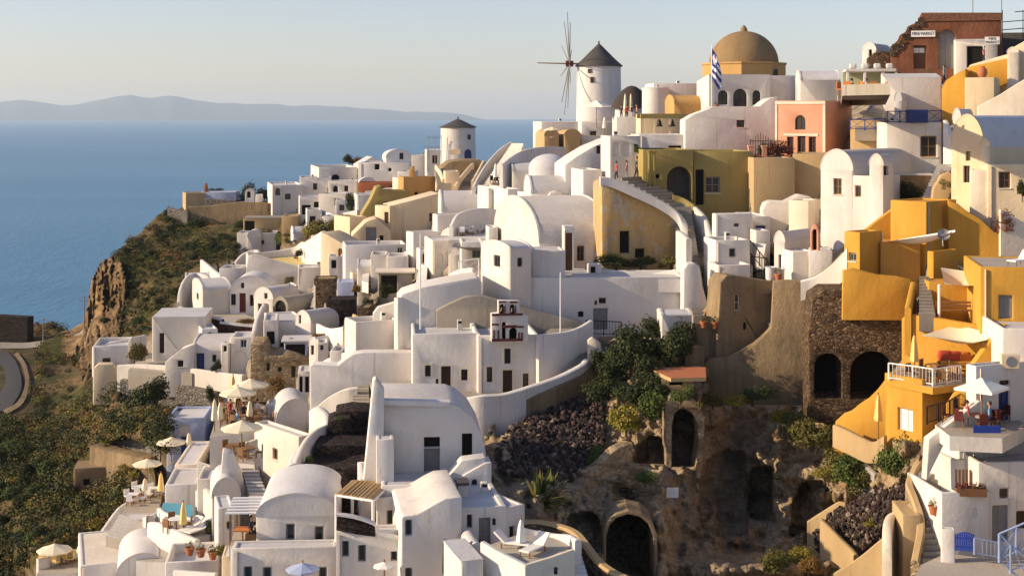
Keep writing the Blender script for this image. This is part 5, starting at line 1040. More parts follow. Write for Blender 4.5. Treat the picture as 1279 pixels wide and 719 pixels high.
# stone house and vaults in the left centre
S('warm stone house wall with small windows and broken top', [(313, 482), (313, 430), (328, 430), (334, 444), (352, 444), (356, 440), (372, 445), (387, 452), (387, 482)], 313, 482, 4, t=5, Y=134, m='stonewarm', name='house', cat='house', bev=.1, ops=[('w', 333, 453, 337, 463), ('w', 347, 458, 352, 464), ('w', 364, 457, 369, 471)])
H('white cubicle with lit side opening above the stone house', 329, 452, 400, 8, R_=347, d=5, Y=139, ops=[('o', 333, 414, 343, 430)], ph=.2)
H('cream lit flat house with pergola posts', 346, 452, 402, 20, R_=385, L=330, Y=142, ph=.15, ops=[('o', 350, 424, 356, 440)])
H('blue shaded veranda under a white slab', 355, 456, 427, 6, R_=384, d=3, Y=136, roof='slab', m='bluewash', over=.3, ops=[('o', 357, 430, 381, 450)])  # bluish shade of the veranda is put into its wall colour
H('white vaulted house with lit slit window', 369, 448, 387, -36, R_=388, dfar=430, Y=141, roof='vaultF', sp=402, ops=[('w', 373, 393, 376, 404)])
H('second white vaulted house with lit narrow door', 386, 470, 421, -34, R_=397, dfar=434, Y=131, roof='vaultF', sp=432, ops=[('w', 388, 431, 392, 443)])
H('charcoal lava block behind the vaulted houses', 407, 412, 374, 4, R_=444, d=3, Y=143, m='lava', rm='lava', ph=.1)
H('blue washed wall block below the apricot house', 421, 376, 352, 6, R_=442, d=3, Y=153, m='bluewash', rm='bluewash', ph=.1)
H('cream stub wall behind the blue block', 440, 372, 341, 18, R_=462, L=432, Y=156, m='creampale', ph=.2)
H('tan ruin cell left of the blue block', 392, 376, 348, 4, R_=420, d=3, Y=156, m='rubblewall', rm='mud', ph=.1)
W('white arch lit parapet below the second vaulted house', [(387, 462, 476), (404, 450, 468), (424, 441, 460), (440, 440, 456)], t=.5, m='white', Ys=[122, 121, 119, 117])
H('tall shaded wall house left of the lower bastion', 387, 530, 456, 6, R_=404, d=4, Y=118, ph=.1) if False else None
H('white pergola frame room by the bastion', 372, 505, 464, 6, R_=388, d=3, Y=119, ph=.1, ops=[('o', 374, 470, 378, 490), ('o', 381, 470, 386, 490)])
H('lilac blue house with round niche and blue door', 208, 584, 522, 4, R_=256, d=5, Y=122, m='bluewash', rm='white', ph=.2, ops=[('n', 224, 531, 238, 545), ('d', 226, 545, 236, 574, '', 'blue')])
# bunker ruins on the slope
W('low concrete bunker wall on the brown slope', [(112, 556, 572), (140, 563, 580), (182, 572, 586)], t=1.6, m='oldtan', capm='oldtan', Ys=[136, 134, 130], sm=2)
W('white rubble edged path wall above the bunker', [(136, 552, 562), (160, 548, 566), (200, 558, 574)], t=.8, m='stonegrey', Ys=[138, 137, 130], sm=2)
H('small ruined hut with dark reddish door', 92, 616, 585, 12, R_=146, d=4, Y=134, m='mud', rm='mud', roof='shed', sp=588, ops=[('d', 136, 585, 143, 608, '', 'rust'), ('o', 104, 598, 112, 606)])
# road and far shore walls
ribbon('road', [(-60, 436), (0, 437), (16, 447), (24, 462), (27, 482), (20, 500), (4, 514), (-40, 520)], [(-60, 452), (-10, 452), (2, 458), (6, 468), (6, 480), (0, 490), (-10, 498), (-40, 502)], 'slate')
ribbon('path', [(0, 428), (40, 428), (90, 420), (105, 412)], [(0, 436), (40, 435), (88, 428), (108, 420)], 'concrete', name='path')
ribbon('verge', [(4, 514), (22, 503), (31, 482), (28, 460), (18, 444)], [(6, 520), (28, 506), (36, 482), (33, 458), (22, 441)], 'oldtan', name='path', lift=.22)
W('dark low wall at the shore flat', [(-60, 393, 412), (0, 394, 414), (34, 396, 414)], t=2, m='lava', Ys=[235, 234, 233], sm=1)
for x, y0, y1, lb in ((105, 369, 416, 'thin wooden power pole before the sea'), (54, 397, 418, 'short wooden pole on the shore flat')):
    Y = 232; a, b = P(x, y1, Y), P(x, y0, Y); rt = empty('power_pole', a, 0, lb, 'pole'); mb = MB(); mb.tube((0, 0, -1), b - a, .11, .08); mb.build('pole', 'wood_grey', rt)
    for k in (.4, .9): mb = MB(); h = (b - a).z - k; mb.box(-.7, .7, -.05, .05, h, h + .09); mb.build('crossarm', 'wood_grey', rt)

# more cells and terraces on the spur slope
for (c, b_, t_, th, r_, d_, kw, lb) in [
 (383, 284, 262, 10, 402, 5, dict(ops=[('o', 387, 270, 394, 282)], ph=.3), 'white court cell with dark doorway below the far terrace house'),
 (402, 290, 270, -4, 418, 4, dict(ph=.2), 'plain white cube right of the dark doorway court'),
 (419, 270, 250, 6, 437, 4, dict(ops=[('w', 424, 256, 430, 263)], ph=.25), 'white cube with one window beside the tall green shrub'),
 (352, 290, 270, 4, 372, 5, dict(m='tan', rm='concrete', ph=.2), 'tan terrace box left of the white court cell'),
 (366, 300, 284, 14, 384, 4, dict(roof='vaultS', sp=292), 'low white vault on the spur slope'),
 (388, 312, 294, -10, 401, 4, dict(m='creampale', ph=.15), 'pale cube left of the apricot wall'),
 (456, 262, 240, 4, 474, 4, dict(ph=.2, ops=[('o', 460, 248, 466, 258)]), 'white cube with dark opening above the lavender cube'),
 (476, 256, 236, -6, 498, 4, dict(m='creampale', ph=.2), 'cream cube in front of the dark hedge'),
 (430, 300, 282, 8, 440, 3, dict(ph=.1), 'small white pier house beside the cream cube'),
 (410, 244, 226, 0, 446, 5, dict(ph=.4, ops=[('O', 416, 232, 422, 243), ('w', 430, 232, 435, 239)]), 'white far house with arched doorway and window'),
 (448, 240, 222, 8, 470, 5, dict(roof='vaultF', sp=231, ops=[('w', 456, 230, 461, 238)]), 'white far vault with square window'),
 (496, 246, 214, -8, 514, 5, dict(ph=.2, ops=[('w', 502, 222, 508, 232)]), 'tall white far cube before the mill scaffold')]:
    H(lb, c, b_, t_, th, R_=r_, d=d_, **kw)
W('tan stepped terrace wall below the far white houses', [(380, 250, 264), (400, 248, 262), (430, 244, 258), (450, 240, 254)], t=.5, m='tan')
W('white zigzag terrace wall on the spur slope', [(400, 262, 272), (415, 268, 280), (428, 266, 276), (446, 262, 274)], t=.4, m='white', sm=1)
stairs('narrow white steps up the spur slope', (436, 296), (444, 296), (430, 262), (438, 262), 14, 'white', tm='concrete')
# ================================================================= bottom left
# lava terraces
for i, (pts, Y, lb) in enumerate([
  ([(418, 560), (419, 516), (440, 512), (464, 514), (464, 560)], 96, 'uppermost black lava planter wall under the white yard'),
  ([(407, 575), (409, 528), (416, 525), (438, 522), (440, 555), (452, 575)], 94.5, 'second black lava terrace wall with grass on top'),
  ([(392, 590), (393, 559), (398, 556), (462, 556), (459, 572), (452, 590)], 91, 'broad black lava terrace wall with thin white edge'),
  ([(379, 612), (380, 584), (384, 583), (430, 585), (455, 580), (452, 612)], 88, 'low black lava terrace wall above the bulging roof'),
  ([(365, 640), (367, 606), (372, 603), (430, 603), (440, 618), (440, 640)], 85, 'lowest black lava terrace wall beside the bulging roof')]):
    S(lb, pts, pts[0][0], pts[0][1], 6, t=3, Y=Y, m='lava', bev=.1)
W('white curved wall around the lava terraces', [(366, 606, 640), (372, 580, 612), (384, 552, 586), (398, 537, 556), (412, 530, 545)], t=.4, m='white', Ys=[84.6, 87.6, 90.6, 93.5, 95.5])
W('white rounded shoulder wall left of the lava steps', [(386, 512, 545), (394, 508, 552), (404, 516, 560), (406, 530, 575)], t=.5, m='white', Ys=[100, 98.5, 97.5, 96.5])
W('white lit coping rising to the church yard', [(390, 512, 520), (408, 497, 520), (424, 488, 516), (436, 485, 512), (446, 484, 510)], t=.6, m='white', Ys=[103, 102.6, 102.2, 102, 102])
stairs('broken steps with rubble between white piers', (440, 512), (462, 512), (442, 476), (460, 476), 9, 'paving', Ys=(99, 99, 105, 105))
# main lower house
def bulge(label, C, base, eave, apex, R_, th, d, Y, **k): return H(label, C, base, apex, th, R_=R_, d=d, Y=Y, roof='vaultF', sp=eave, **k)
bulge('big white house with low bulging roof and two windows', 320, 760, 645, 618, 421, 4, 7, 79.5, bev=.1, ops=[('w', 357, 654, 368, 674, '', 'wood_grey'), ('w', 393, 657, 404, 677, '', 'wood_grey'), ('w', 338, 709, 339, 710, '', 'wood_grey')][:2])
H('white lower front block with three deep windows', 289, 770, 685, 4, R_=421, d=1.5, Y=77.6, ph=.1, ops=[('w', 304, 707, 315, 725, '', 'wood_grey'), ('w', 328, 708, 339, 726, '', 'wood_grey'), ('w', 398, 708, 408, 726, '', 'wood_grey')])
H('white vault wall rising behind the bulging roof', 352, 640, 582, 4, R_=378, d=4, Y=87, roof='vaultF', sp=606)
H('white house with terrace and three shuttered windows', 420, 770, 664, 5, R_=504, d=1.2, Y=76.0, ph=.1, ops=[('w', 427, 675, 436, 695, '', 'wood_grey'), ('w', 447, 680, 457, 701, '', 'wood_grey'), ('w', 488, 688, 496, 700, '', 'wood_grey'), ('w', 505, 710, 506, 711, '', 'wood_grey')][:3])
H('recessed upper wall with two tall shutters', 470, 700, 621, 5, R_=514, d=6, Y=79.4, ph=.1, ops=[('w', 483, 637, 491, 655, '', 'wood_grey'), ('d', 498, 640, 503, 668)])
S('dark lava parapet panel with white coping', [(420, 662), (421, 643), (440, 646), (460, 652), (468, 656), (469, 670), (445, 667)], 420, 668, 5, t=.35, Y=75.9, m='lava', bev=.02, found=0)
W('thin white coping on the lava parapet', [(419, 641.5, 644), (440, 644, 647), (460, 650, 653), (469, 655, 658), (472, 663, 668), (503, 671, 675)], t=.45, m='white', Ys=75.8, sm=2, found=0, cap=.02)
H('white gabled corner house with curved roofline', 503, 770, 641, 22, R_=574, L=500, d=6, Y=74.5, ph=.05, bev=.15, ops=[('w', 507, 650, 515, 669, '', 'wood_grey'), ('w', 507, 708, 515, 725, '', 'wood_grey')], roof='vaultS', sp=646) if False else None
S('white corner house with roofline sweeping up to the right', [(500, 780), (501, 646), (505, 644), (520, 642), (530, 637), (545, 628), (557, 622), (577, 620), (577, 780)], 500, 780, 10, t=6, Y=74.6, m='white', name='house', cat='house', bev=.1, rec=.25, ops=[('w', 506, 649, 515, 669, '', 'wood_grey'), ('w', 506, 709, 515, 730, '', 'wood_grey')])
H('flat bluish roof behind the corner house', 476, 660, 606, 4, R_=566, d=6.5, Y=80.0, ph=.08)
H('white right wing with grey doors and slit window', 566, 745, 635, 10, R_=632, d=6.5, Y=75.8, ph=.1, bev=.1, ops=[('d', 563.5, 643, 575, 682, '', 'wood_grey'), ('w', 583, 642, 590, 659, '', 'wood_grey'), ('d', 598, 646, 613, 690, '', 'wood_grey')])
H('rounded white room end with red lamp niche', 630, 745, 634, 34, R_=656, d=5, Y=76.3, ph=.08, bev=.25, ops=[('w', 637, 657, 643, 671, '', 'wood_red')])
hz_ = H('square white chimney with dark cap on the bluish roof', 572, 660, 606, 8, R_=584, d=1.0, Y=78.5, ph=.05, found=.5, bev=.03, name='chimney', cat='chimney') 
mb = MB(); mb.box(-.08, hz_.w + .08, -.08, 1.08, hz_.z + .004, hz_.z + .16); mb.build('chimney_cap', 'slate', hz_.root)
S('white shaded gable with tiny arched window', [(560, 636), (562, 606), (575, 596), (590, 587), (606, 578), (614, 577), (614, 636)], 560, 636, 8, t=1.5, Y=80.8, m='white', ops=[('a', 589, 598, 596, 612)])
H('shaded white store with vent under the lean-to box', 449, 640, 597, 8, R_=500, d=4, Y=82.5, ph=.1, ops=[('w', 475, 591, 484, 601, '', 'wood_grey')]) 
# dried reed pergola
rt = empty('reed_pergola', P(420, 668, 78), R(6), 'reed covered pergola on white posts above the lava parapet', 'pergola'); k = 78 / F
a = [onz(x, y, CAMZ + (HY - 614) / F * 79.5) - P(420, 668, 78) for x, y in ((420, 617), (466, 624), (488, 603), (440, 600))]
Rm = __import__('mathutils').Matrix.Rotation(-R(6), 3, 'Z'); a = [Rm @ q for q in a]; mb = MB(); rr = random.Random(3)
for i in range(26):
    t0, t1 = i / 26, (i + .8) / 26; z = Vector((0, 0, rr.uniform(-.04, .04)))
    lo = [a[0].lerp(a[1], t0) + z, a[0].lerp(a[1], t1) + z, a[3].lerp(a[2], t1) + z, a[3].lerp(a[2], t0) + z]; hi = [q + Vector((0, 0, .07)) for q in lo]
    mb.add(lo + hi, [(3, 2, 1, 0), (4, 5, 6, 7), (0, 1, 5, 4), (1, 2, 6, 5), (2, 3, 7, 6), (3, 0, 4, 7)])
tag(mb.build('reed_mat', 'reed', rt), kind=None)
for q in a: 
    mb = MB(); mb.tube(Vector((q.x, q.y, -1.5)), q, .09); mb.build('post', 'white_paint', rt)
for i in range(4): mb = MB(); mb.tube(a[i] - Vector((0, 0, .06)), a[(i + 1) % 4] - Vector((0, 0, .06)), .07); mb.build('beam', 'white_paint', rt)
# terrace in the bottom centre
zt3 = CAMZ + (HY - 690) / F * 72
T('sun terrace of the bottom centre house', [(606, 682), (655, 664), (716, 676), (700, 697), (666, 704)], z=zt3, m='paving', side='white', drop=3)
W('white angled parapet of the sun terrace, left side', [(600, 676, 730), (620, 688, 745), (640, 698, 760), (656, 706, 765)], t=.3, m='white', Ys=[71.6, 70.6, 69.6, 69], sm=1)
W('white front parapet of the sun terrace with lamp', [(656, 706, 780), (690, 696, 775), (718, 686, 765)], t=.3, m='creampale', Ys=[69, 70, 71], sm=1)
W('white curved back wall of the sun terrace', [(654, 660, 684), (670, 664, 684), (690, 667, 682), (708, 668, 684), (718, 674, 692)], t=.35, m='white', Ys=[75, 75, 74.6, 73.5, 72])
W('curving rubble stone wall with pale coping', [(650, 651, 680), (672, 651, 682), (696, 656, 684), (714, 664, 690), (728, 680, 706), (742, 698, 722), (760, 712, 738), (790, 726, 756)], t=.5, m='rubblewall', capm='tan', Ys=[77, 77, 76.6, 75.6, 74, 72.5, 71.4, 70], cap=.1)
stairs('small white steps at the rubble wall', (716, 722), (736, 728), (714, 692), (726, 694), 6, 'white', Ys=(70.6, 70.6, 73, 73))
S('dark lava stair parapet beside the grey doors', [(553, 716), (554, 676), (558, 677), (576, 694), (576, 728)], 553, 716, 8, t=.4, Y=73, m='lava', bev=.03)
W('pale coping of the lava stair parapet', [(553, 674, 677), (560, 676.5, 680), (577, 692, 696)], t=.5, m='white', Ys=72.9, sm=1, found=0, cap=.02)
H('white low wall block at the bottom edge with sloped cap', 576, 780, 701, 20, R_=604, d=3, Y=70, roof='shed', sp=696)
H('white rounded porch beside the lava stair parapet', 586, 730, 680, 12, R_=604, d=2.5, Y=72.5, roof='vaultF', sp=690)
H('white house foot wall at the bottom centre', 604, 790, 712, 6, R_=656, d=3, Y=69.2, ph=.1) if False else None
# house cluster left centre bottom
H('white lit house with small wooden window beside steps', 373, 625, 545, 40, R_=392, L=317, Y=101, ph=.2, bev=.12, ops=[('w', 340, 560, 346, 574, 'L', 'wood_brown')])
H('white pale gold vault roof behind the lit house', 345, 575, 500, 14, R_=392, d=5, Y=108, roof='vaultF', sp=530, bev=.12)
H('white upper block behind the lit house', 330, 560, 508, 4, R_=355, d=3, Y=112, ph=.1)
stairs('white steps with dark treads between lit walls', (314, 632), (338, 624), (298, 576), (316, 572), 12, 'concrete', tm='whiteroof', Ys=(92, 92, 97, 97))
S('large lit white sloping wall left of the steps', [(272, 650), (274, 610), (276, 585), (278, 563), (290, 566), (300, 590), (312, 622), (318, 650)], 272, 650, 10, t=1.2, Y=94, m='white', bev=.12)
H('white barrel room with blue shaded end', 265, 650, 598, 14, R_=300, d=4, Y=92.5, roof='vaultF', sp=622)
H('cream roof house in front of the parasols', 218, 620, 580, 4, R_=246, d=8, Y=110, ph=.08, m='creampale')
S('white parapet with slanted end beside the cream roof', [(246, 612), (246, 577), (262, 582), (278, 588), (278, 612)], 246, 612, 4, t=.5, Y=107, m='white')
H('white stair wall block below the cream roof', 206, 648, 605, 6, R_=246, d=5, Y=105, ph=.15)
H('white low house with blue shaded recess', 246, 640, 598, 6, R_=270, d=4, Y=101, ph=.2)
W('white curved bastion parapet right of the pool', [(244, 612, 640), (254, 610, 644), (262, 622, 655), (268, 636, 665)], t=.5, m='white', Ys=[102, 101, 98.5, 96])
zp = CAMZ + (HY - 640) / F * 100
T('turquoise plunge pool water', [(199, 640), (242, 647), (240, 630), (204, 627)], z=zp, m='pool', drop=.5, name='pool', cat='pool')
W('white rim wall in front of the plunge pool', [(196, 634, 660), (206, 641, 668), (232, 646, 670), (254, 652, 672)], t=.35, m='white', Ys=[101, 99, 97.5, 96])
zl = CAMZ + (HY - 662) / F * 93.5
T('round lounge deck below the plunge pool', [(198, 660), (240, 672), (262, 668), (256, 652), (206, 644)], z=zl, m='paving', side='white', drop=2)
W('white sloping parapet before the lounge deck', [(184, 652, 690), (196, 653, 690), (220, 664, 690), (243, 674, 694)], t=.4, m='white', Ys=[95.5, 94, 92, 90], sm=2)
H('white house with square window below the pergola', 272, 690, 634, 16, R_=292, d=3, Y=88, ph=.1, bev=.15, ops=[('w', 283, 651, 290, 661, '', 'wood_grey')]) 
stairs('broad white terrace steps above the slope', (132, 676), (178, 676), (150, 646), (182, 648), 8, 'concrete', tm='whiteroof', Ys=(100.5, 98.5, 103.2, 100.8))
W('white outer parapet wall stepping down the slope', [(120, 684, 700), (128, 668, 688), (140, 650, 672), (152, 634, 658), (164, 626, 648), (178, 618, 640)], t=.4, m='white', Ys=[103.5, 106, 108.5, 111, 113, 115], sm=2)
W('white inner wall of the terrace steps', [(178, 646, 668), (182, 645, 672), (188, 642, 666), (200, 636, 655)], t=.4, m='white', Ys=[101, 99.6, 101, 103], sm=2)
zb1 = CAMZ + (HY - 640) / F * 112
T('upper sea view terrace with parasol', [(152, 640), (196, 640), (204, 612), (176, 612)], z=CAMZ + (HY - 622) / F * 113, m='paving', side='white', drop=2.5)
T('middle blue shaded terrace beside the steps', [(160, 648), (196, 648), (200, 632), (166, 632)], z=CAMZ + (HY - 646) / F * 108, m='whiteroof', side='white', drop=2)
T('lower sea view terrace at the bottom left', [(46, 716), (110, 714), (118, 690), (60, 692)], z=CAMZ + (HY - 706) / F * 106, m='paving', side='white', drop=3)
W('white terrace front wall at the bottom left', [(48, 698, 725), (70, 694, 720), (95, 690, 708), (120, 684, 700)], t=.35, m='white', Ys=[105, 106, 107.5, 108], sm=2)
H('flat tan roofed house at the bottom edge', 100, 770, 706, 18, R_=168, d=8, Y=96, rm='creampale', ph=.08)
H('white vaulted house at the bottom edge', 145, 770, 694, 14, R_=210, d=6, Y=91, roof='vaultF', sp=722, rm='white')
H('white small terrace house with bead like wall top', 206, 770, 702, 8, R_=272, d=4, Y=86, ph=.6)
T('pale steps floor between vault and lounge deck', [(170, 700), (250, 704), (246, 684), (180, 682)], z=CAMZ + (HY - 694) / F * 92, m='paving', side='white', drop=2)
W('white chain topped low wall near the bottom', [(216, 712, 740), (240, 714, 742), (268, 716, 745)], t=.3, m='white', Ys=[84, 83.5, 83], sm=1)
H('cream yellow stair side wall at the white house corner', 277, 760, 694, 6, R_=289, d=2, Y=80, m='cream', ph=.05)
# slatted pergola with seated guest
rt = empty('slat_pergola', P(290, 672, 80.5), R(4), 'white slatted pergola with orange lit seat below', 'pergola'); k = 80.5 / F
z = 36 * k
for i in range(6): mb = MB(); y = -1.0 + i * .62; mb.box(-.25, 1.75, y, y + .28, z, z + .08); mb.build('slat', 'white_paint', rt, bevel=.01)
for x, y in ((0, -.8), (1.55, -.8), (0, 2.2), (1.55, 2.2)): mb = MB(); mb.box(x - .06, x + .06, y, y + .12, -1, z); mb.build('post', 'wood', rt)
T('small orange lit terrace under the slatted pergola', [(287, 682), (322, 682), (322, 664), (292, 664)], z=CAMZ + (HY - 676) / F * 79.6, m='paving', side='white', drop=3)
# ================================================================= parasols, furniture, people
def parasol(label, px, py, top, wpx, Y=None, m='canvas', n=8, group='open parasols on the terraces', base=True, tilt=0., z=None):
    """open parasol: foot at (px, py), canopy apex at row top, canopy wpx wide"""
    Y = D(px, py) if Y is None else Y; p = P(px, py, Y); k = Y / F; h = (py - top) * k; r = wpx * k / 2; rt = empty('parasol', p, random.uniform(0, .7), label, 'parasol', group)
    mb = MB(); hr = r * .36; prof = [(0.02, h), (r * .35, h - hr * .42), (r * .7, h - hr * .74), (r, h - hr)]
    a = [[Vector((q * math.cos(2 * math.pi * i / n), q * math.sin(2 * math.pi * i / n), z_ + (0 if i % 1 == 0 else 0))) for i in range(n)] for q, z_ in prof]
    for A, B in zip(a, a[1:]):
        for i in range(n): mb.quad(A[i], A[(i + 1) % n], B[(i + 1) % n], B[i])
    E = a[-1]
    for i in range(n): d = Vector((0, 0, r * .09)); mb.quad(E[i], E[(i + 1) % n], E[(i + 1) % n] - d, E[i] - d)
    mb.build('canopy', m, rt); mb = MB(); mb.tube((0, 0, 0), (0, 0, h + .12), .045); mb.build('pole', 'wood', rt)
    for i in range(n): mb = MB(); mb.tube((0, 0, h - hr * 1.25), a[2][i] - Vector((0, 0, .05)), .02, n=4); mb.build('rib', 'wood', rt, weld=False)
    if base: mb = MB(); mb.lathe([(0, .12), (.06, .12), (.32, .08), (.34, 0)], n=14); mb.build('foot', 'concrete', rt)
    return rt
def closed(label, px, py, top, Y=None, m='canvas', group='folded parasols', r=.24):
    Y = D(px, py) if Y is None else Y; p = P(px, py, Y); h = (py - top) * Y / F; rt = empty('folded_parasol', p, 0, label, 'folded parasol', group)
    mb = MB(); n = 10; pr = None
    for z, q in ((h, .03), (h * .93, .09), (h * .8, r * .62), (h * .6, r * .8), (h * .42, r), (h * .36, r * .9)):
        cur = [Vector((q * (1.15 if i % 2 else .8) * math.cos(6.283 * i / n), q * (1.15 if i % 2 else .8) * math.sin(6.283 * i / n), z)) for i in range(n)]
        if pr: 
            for i in range(n): mb.quad(pr[i], pr[(i + 1) % n], cur[(i + 1) % n], cur[i])
        pr = cur
    mb.build('cloth', m, rt); mb = MB(); mb.tube((0, 0, -.2), (0, 0, h + .1), .04); mb.build('pole', 'wood', rt); return rt
parasol('big yellow parasol in the bottom left corner', 68, 706, 678, 43, Y=106)
parasol('cream parasol on the terrace over the broad steps', 184, 602, 572, 36, Y=112.5)
parasol('white parasol in front of the lilac house', 214, 578, 545, 37, Y=117)
parasol('large yellow parasol above the lit stairs', 302, 570, 524, 52, Y=98.0)
parasol('cream parasol in front on the upper dining terrace', 297, 520, 482, 46, Y=111.6)
parasol('second cream parasol behind on the upper dining terrace', 313, 510, 472, 46, Y=114.5)
parasol('striped bluish parasol at the bottom house front', 378, 728, 702, 42, Y=76, m='bluewash')
parasol('small white parasol at the bottom by the lava parapet house', 480, 730, 701, 28, Y=74.5, m='canvas_white')
parasol('big white parasol at the cafe with blue door', 1226, 521, 471, 70, Y=77.2, m='canvas_white', n=4)
parasol('cream parasol in front of the tall windmill', 745, 160, 125, 40, Y=178, n=4, m='canvas_white')
parasol('cream parasol on the tan vault terrace by the windmill', 690, 172, 158, 22, Y=175, m='canvas')
for lb, x, y, t_, Y, m_ in (('folded white parasol left on the thatched hut terrace', 781, 152, 117, 181, 'canvas'), ('folded white parasol right on the thatched hut terrace', 788, 152, 117, 181, 'canvas'), ('folded greenish parasol by the white turret', 806, 150, 119, 176, 'canvas_white'),
  ('folded parasol at the windmill base wall', 755, 168, 146, 176, 'canvas_white'), ('folded yellow parasol in the sunken saffron garden', 1097, 544, 492, 85.8, 'canvas_yellow'), ('folded white parasol on the bottom centre sun terrace', 651, 692, 648, 72.6, 'canvas_white'),
  ('tall folded parasol left on the dining terrace edge', 268, 540, 498, 106.2, 'canvas'), ('tall folded parasol beside the dining terrace tables', 275, 535, 502, 107.3, 'canvas'), ('folded parasol behind the open cream parasols', 291, 500, 468, 117, 'canvas_yellow'), ('folded parasol near the dining guests', 312, 530, 500, 108.6, 'canvas'), ('folded parasol at the lilac house wall', 236, 565, 540, 117, 'canvas'),
  ('folded parasol on the round lounge deck', 229, 670, 626, 93, 'canvas_yellow'), ('folded parasol beside the big yellow corner parasol', 99, 702, 680, 106, 'canvas'), ('folded parasol at the sea view terrace corner', 201, 625, 590, 109, 'canvas_yellow'), ('second folded parasol at the sea view terrace rail', 181, 620, 597, 112, 'canvas'),
  ('slim folded parasol on the saffron dining terrace', 1142, 470, 418, 86, 'canvas_yellow')): closed(lb, x, y, t_, Y, m_)
# sail awnings
def sail(label, pts, Ys, m='canvas', name='awning'):
    q = [P(x, y, Y) for (x, y), Y in zip(pts, Ys)]; o = q[0]; mb = MB(); N = 8
    for i in range(N):
        for j in range(N):
            def s(a, b): p = q[0].lerp(q[1], a).lerp(q[3].lerp(q[2], a), b); p = p.copy(); p.z -= .5 * math.sin(math.pi * a) * math.sin(math.pi * b); return p
            mb.quad(s(i / N, j / N), s((i + 1) / N, j / N), s((i + 1) / N, (j + 1) / N), s(i / N, (j + 1) / N))
    ob = mb.build(name, m, origin=o, smooth=R(60)); return tag(ob, label, 'awning')
sail('beige cloth awning over the saffron bench terrace', [(1175, 334), (1224, 341), (1224, 357), (1180, 355)], [93, 92, 88, 88], 'canvas')
sail('thin white sail stretched across the saffron yard', [(1106, 302), (1193, 287), (1193, 290), (1120, 300)], [99, 96, 95.5, 97], 'canvas_white')
sail('wide cream sail shading the saffron dining terrace', [(1150, 419), (1195, 405), (1252, 420), (1215, 428)], [86, 88, 84, 83], 'canvas')
a, b = P(1173, 397, 88.4), P(1173, 355, 88.2); mb = MB(); mb.tube(a, b, .09); tag(mb.build('awning_post', 'white_paint', origin=a), 'white post carrying the beige cloth awning', 'post')
dish = empty('satellite_dish', P(1178, 302, 96), R(20), 'round pale satellite dish in the saffron yard', 'satellite dish'); mb = MB(); mb.lathe([(0, 0), (.15, .02), (.3, .09), (.42, .2)], n=20); o = mb.build('reflector', 'grey_metal', dish, smooth=R(60)); o.rotation_euler = (R(65), 0, R(-25)); o.location = (0, 0, .45); mb = MB(); mb.tube((0, 0, -.3), (0, .1, .45), .04); mb.build('mast', 'grey_metal', dish)
# chairs and tables
def chair_proto(m):
    rt = empty('chair', (0, 0, 0)); mb = MB(); mb.box(-.24, .24, -.24, .24, .40, .46); mb.build('seat', m, rt); mb = MB(); mb.box(-.24, .24, .20, .25, .46, .95); mb.build('backrest', m, rt)
    for x in (-.21, .21):
        for y in (-.21, .21): mb = MB(); mb.box(x - .025, x + .025, y - .025, y + .025, 0, .4); mb.build('leg', 'wood', rt)
    return rt
def table_proto(m, sq=True):
    rt = empty('table', (0, 0, 0)); mb = MB()
    if sq: mb.box(-.42, .42, -.42, .42, .70, .75)
    else: mb.lathe([(0, .70), (.5, .70), (.52, .73), (.5, .75), (0, .75)], n=20)
    mb.build('tabletop', m, rt); mb = MB(); mb.tube((0, 0, 0), (0, 0, .7), .05); mb.build('leg', 'wood', rt); mb = MB(); mb.lathe([(0, .05), (.28, .04), (.3, 0)], n=12); mb.build('foot', 'wood', rt); return rt
PROTO = {}
def put(kind, m, label, cat, group, p, rz=0., sc=1.):
    k = (kind, m)
    if k not in PROTO: PROTO[k] = {'chair': chair_proto, 'table': table_proto, 'round': lambda m_: table_proto(m_, False)}[kind](m); o = PROTO[k]
    else: o = dup(PROTO[k])
    o.location = p; o.rotation_euler = (0, 0, rz); tag(o, label, cat, group); o.scale = (sc, sc, sc); return o
rg = random.Random(9)
def dining(spots, z, wood, label_t, label_c, gname, jitter=.3):
    for (x, y) in spots:
        p = onz(x, y, z); put('table', wood, label_t, 'table', gname + ' tables', p, rg.uniform(0, 1.5))
        for k in range(3): a = rg.uniform(0, .5) + k * 2.1; q = p + Vector((math.cos(a) * .75, math.sin(a) * .75, 0)); put('chair', wood, label_c, 'chair', gname + ' chairs', q, a - math.pi / 2)
T('upper dining terrace below the boundary wall', [(262, 546), (335, 536), (338, 508), (276, 502)], z=CAMZ + (HY - 522) / F * 111, m='paving', side='white', drop=3)
zd = CAMZ + (HY - 522) / F * 111
dining([(284, 528), (300, 530), (318, 524), (286, 514), (306, 514), (326, 530)], zd, 'wood', 'wooden table on the upper dining terrace under the cream parasols', 'wooden chair on the upper dining terrace under the cream parasols', 'upper dining terrace')
T('orange lit terrace round the large yellow parasol', [(280, 576), (318, 580), (318, 560), (286, 556)], z=CAMZ + (HY - 569) / F * 98.2, m='paving', side='white', drop=3)
zd2 = CAMZ + (HY - 569) / F * 98.2
dining([(292, 568), (310, 572)], zd2, 'wood', 'wooden table beside the large yellow parasol', 'wooden chair beside the large yellow parasol', 'yellow parasol terrace')
W('tan curved parapet of the yellow parasol terrace', [(284, 560, 574), (296, 556, 570), (310, 552, 566), (322, 548, 562)], t=.35, m='creampale', Ys=[98.8, 99.4, 100, 100.4])
dining([(58, 704), (76, 704), (92, 700)], CAMZ + (HY - 706) / F * 106, 'canvas_yellow', 'pale table on the bottom left terrace', 'pale chair on the bottom left terrace', 'bottom left terrace')
dining([(176, 618), (192, 620), (166, 628)], CAMZ + (HY - 622) / F * 113, 'white_paint', 'white table on the sea view terrace', 'white chair on the sea view terrace', 'sea view terrace')
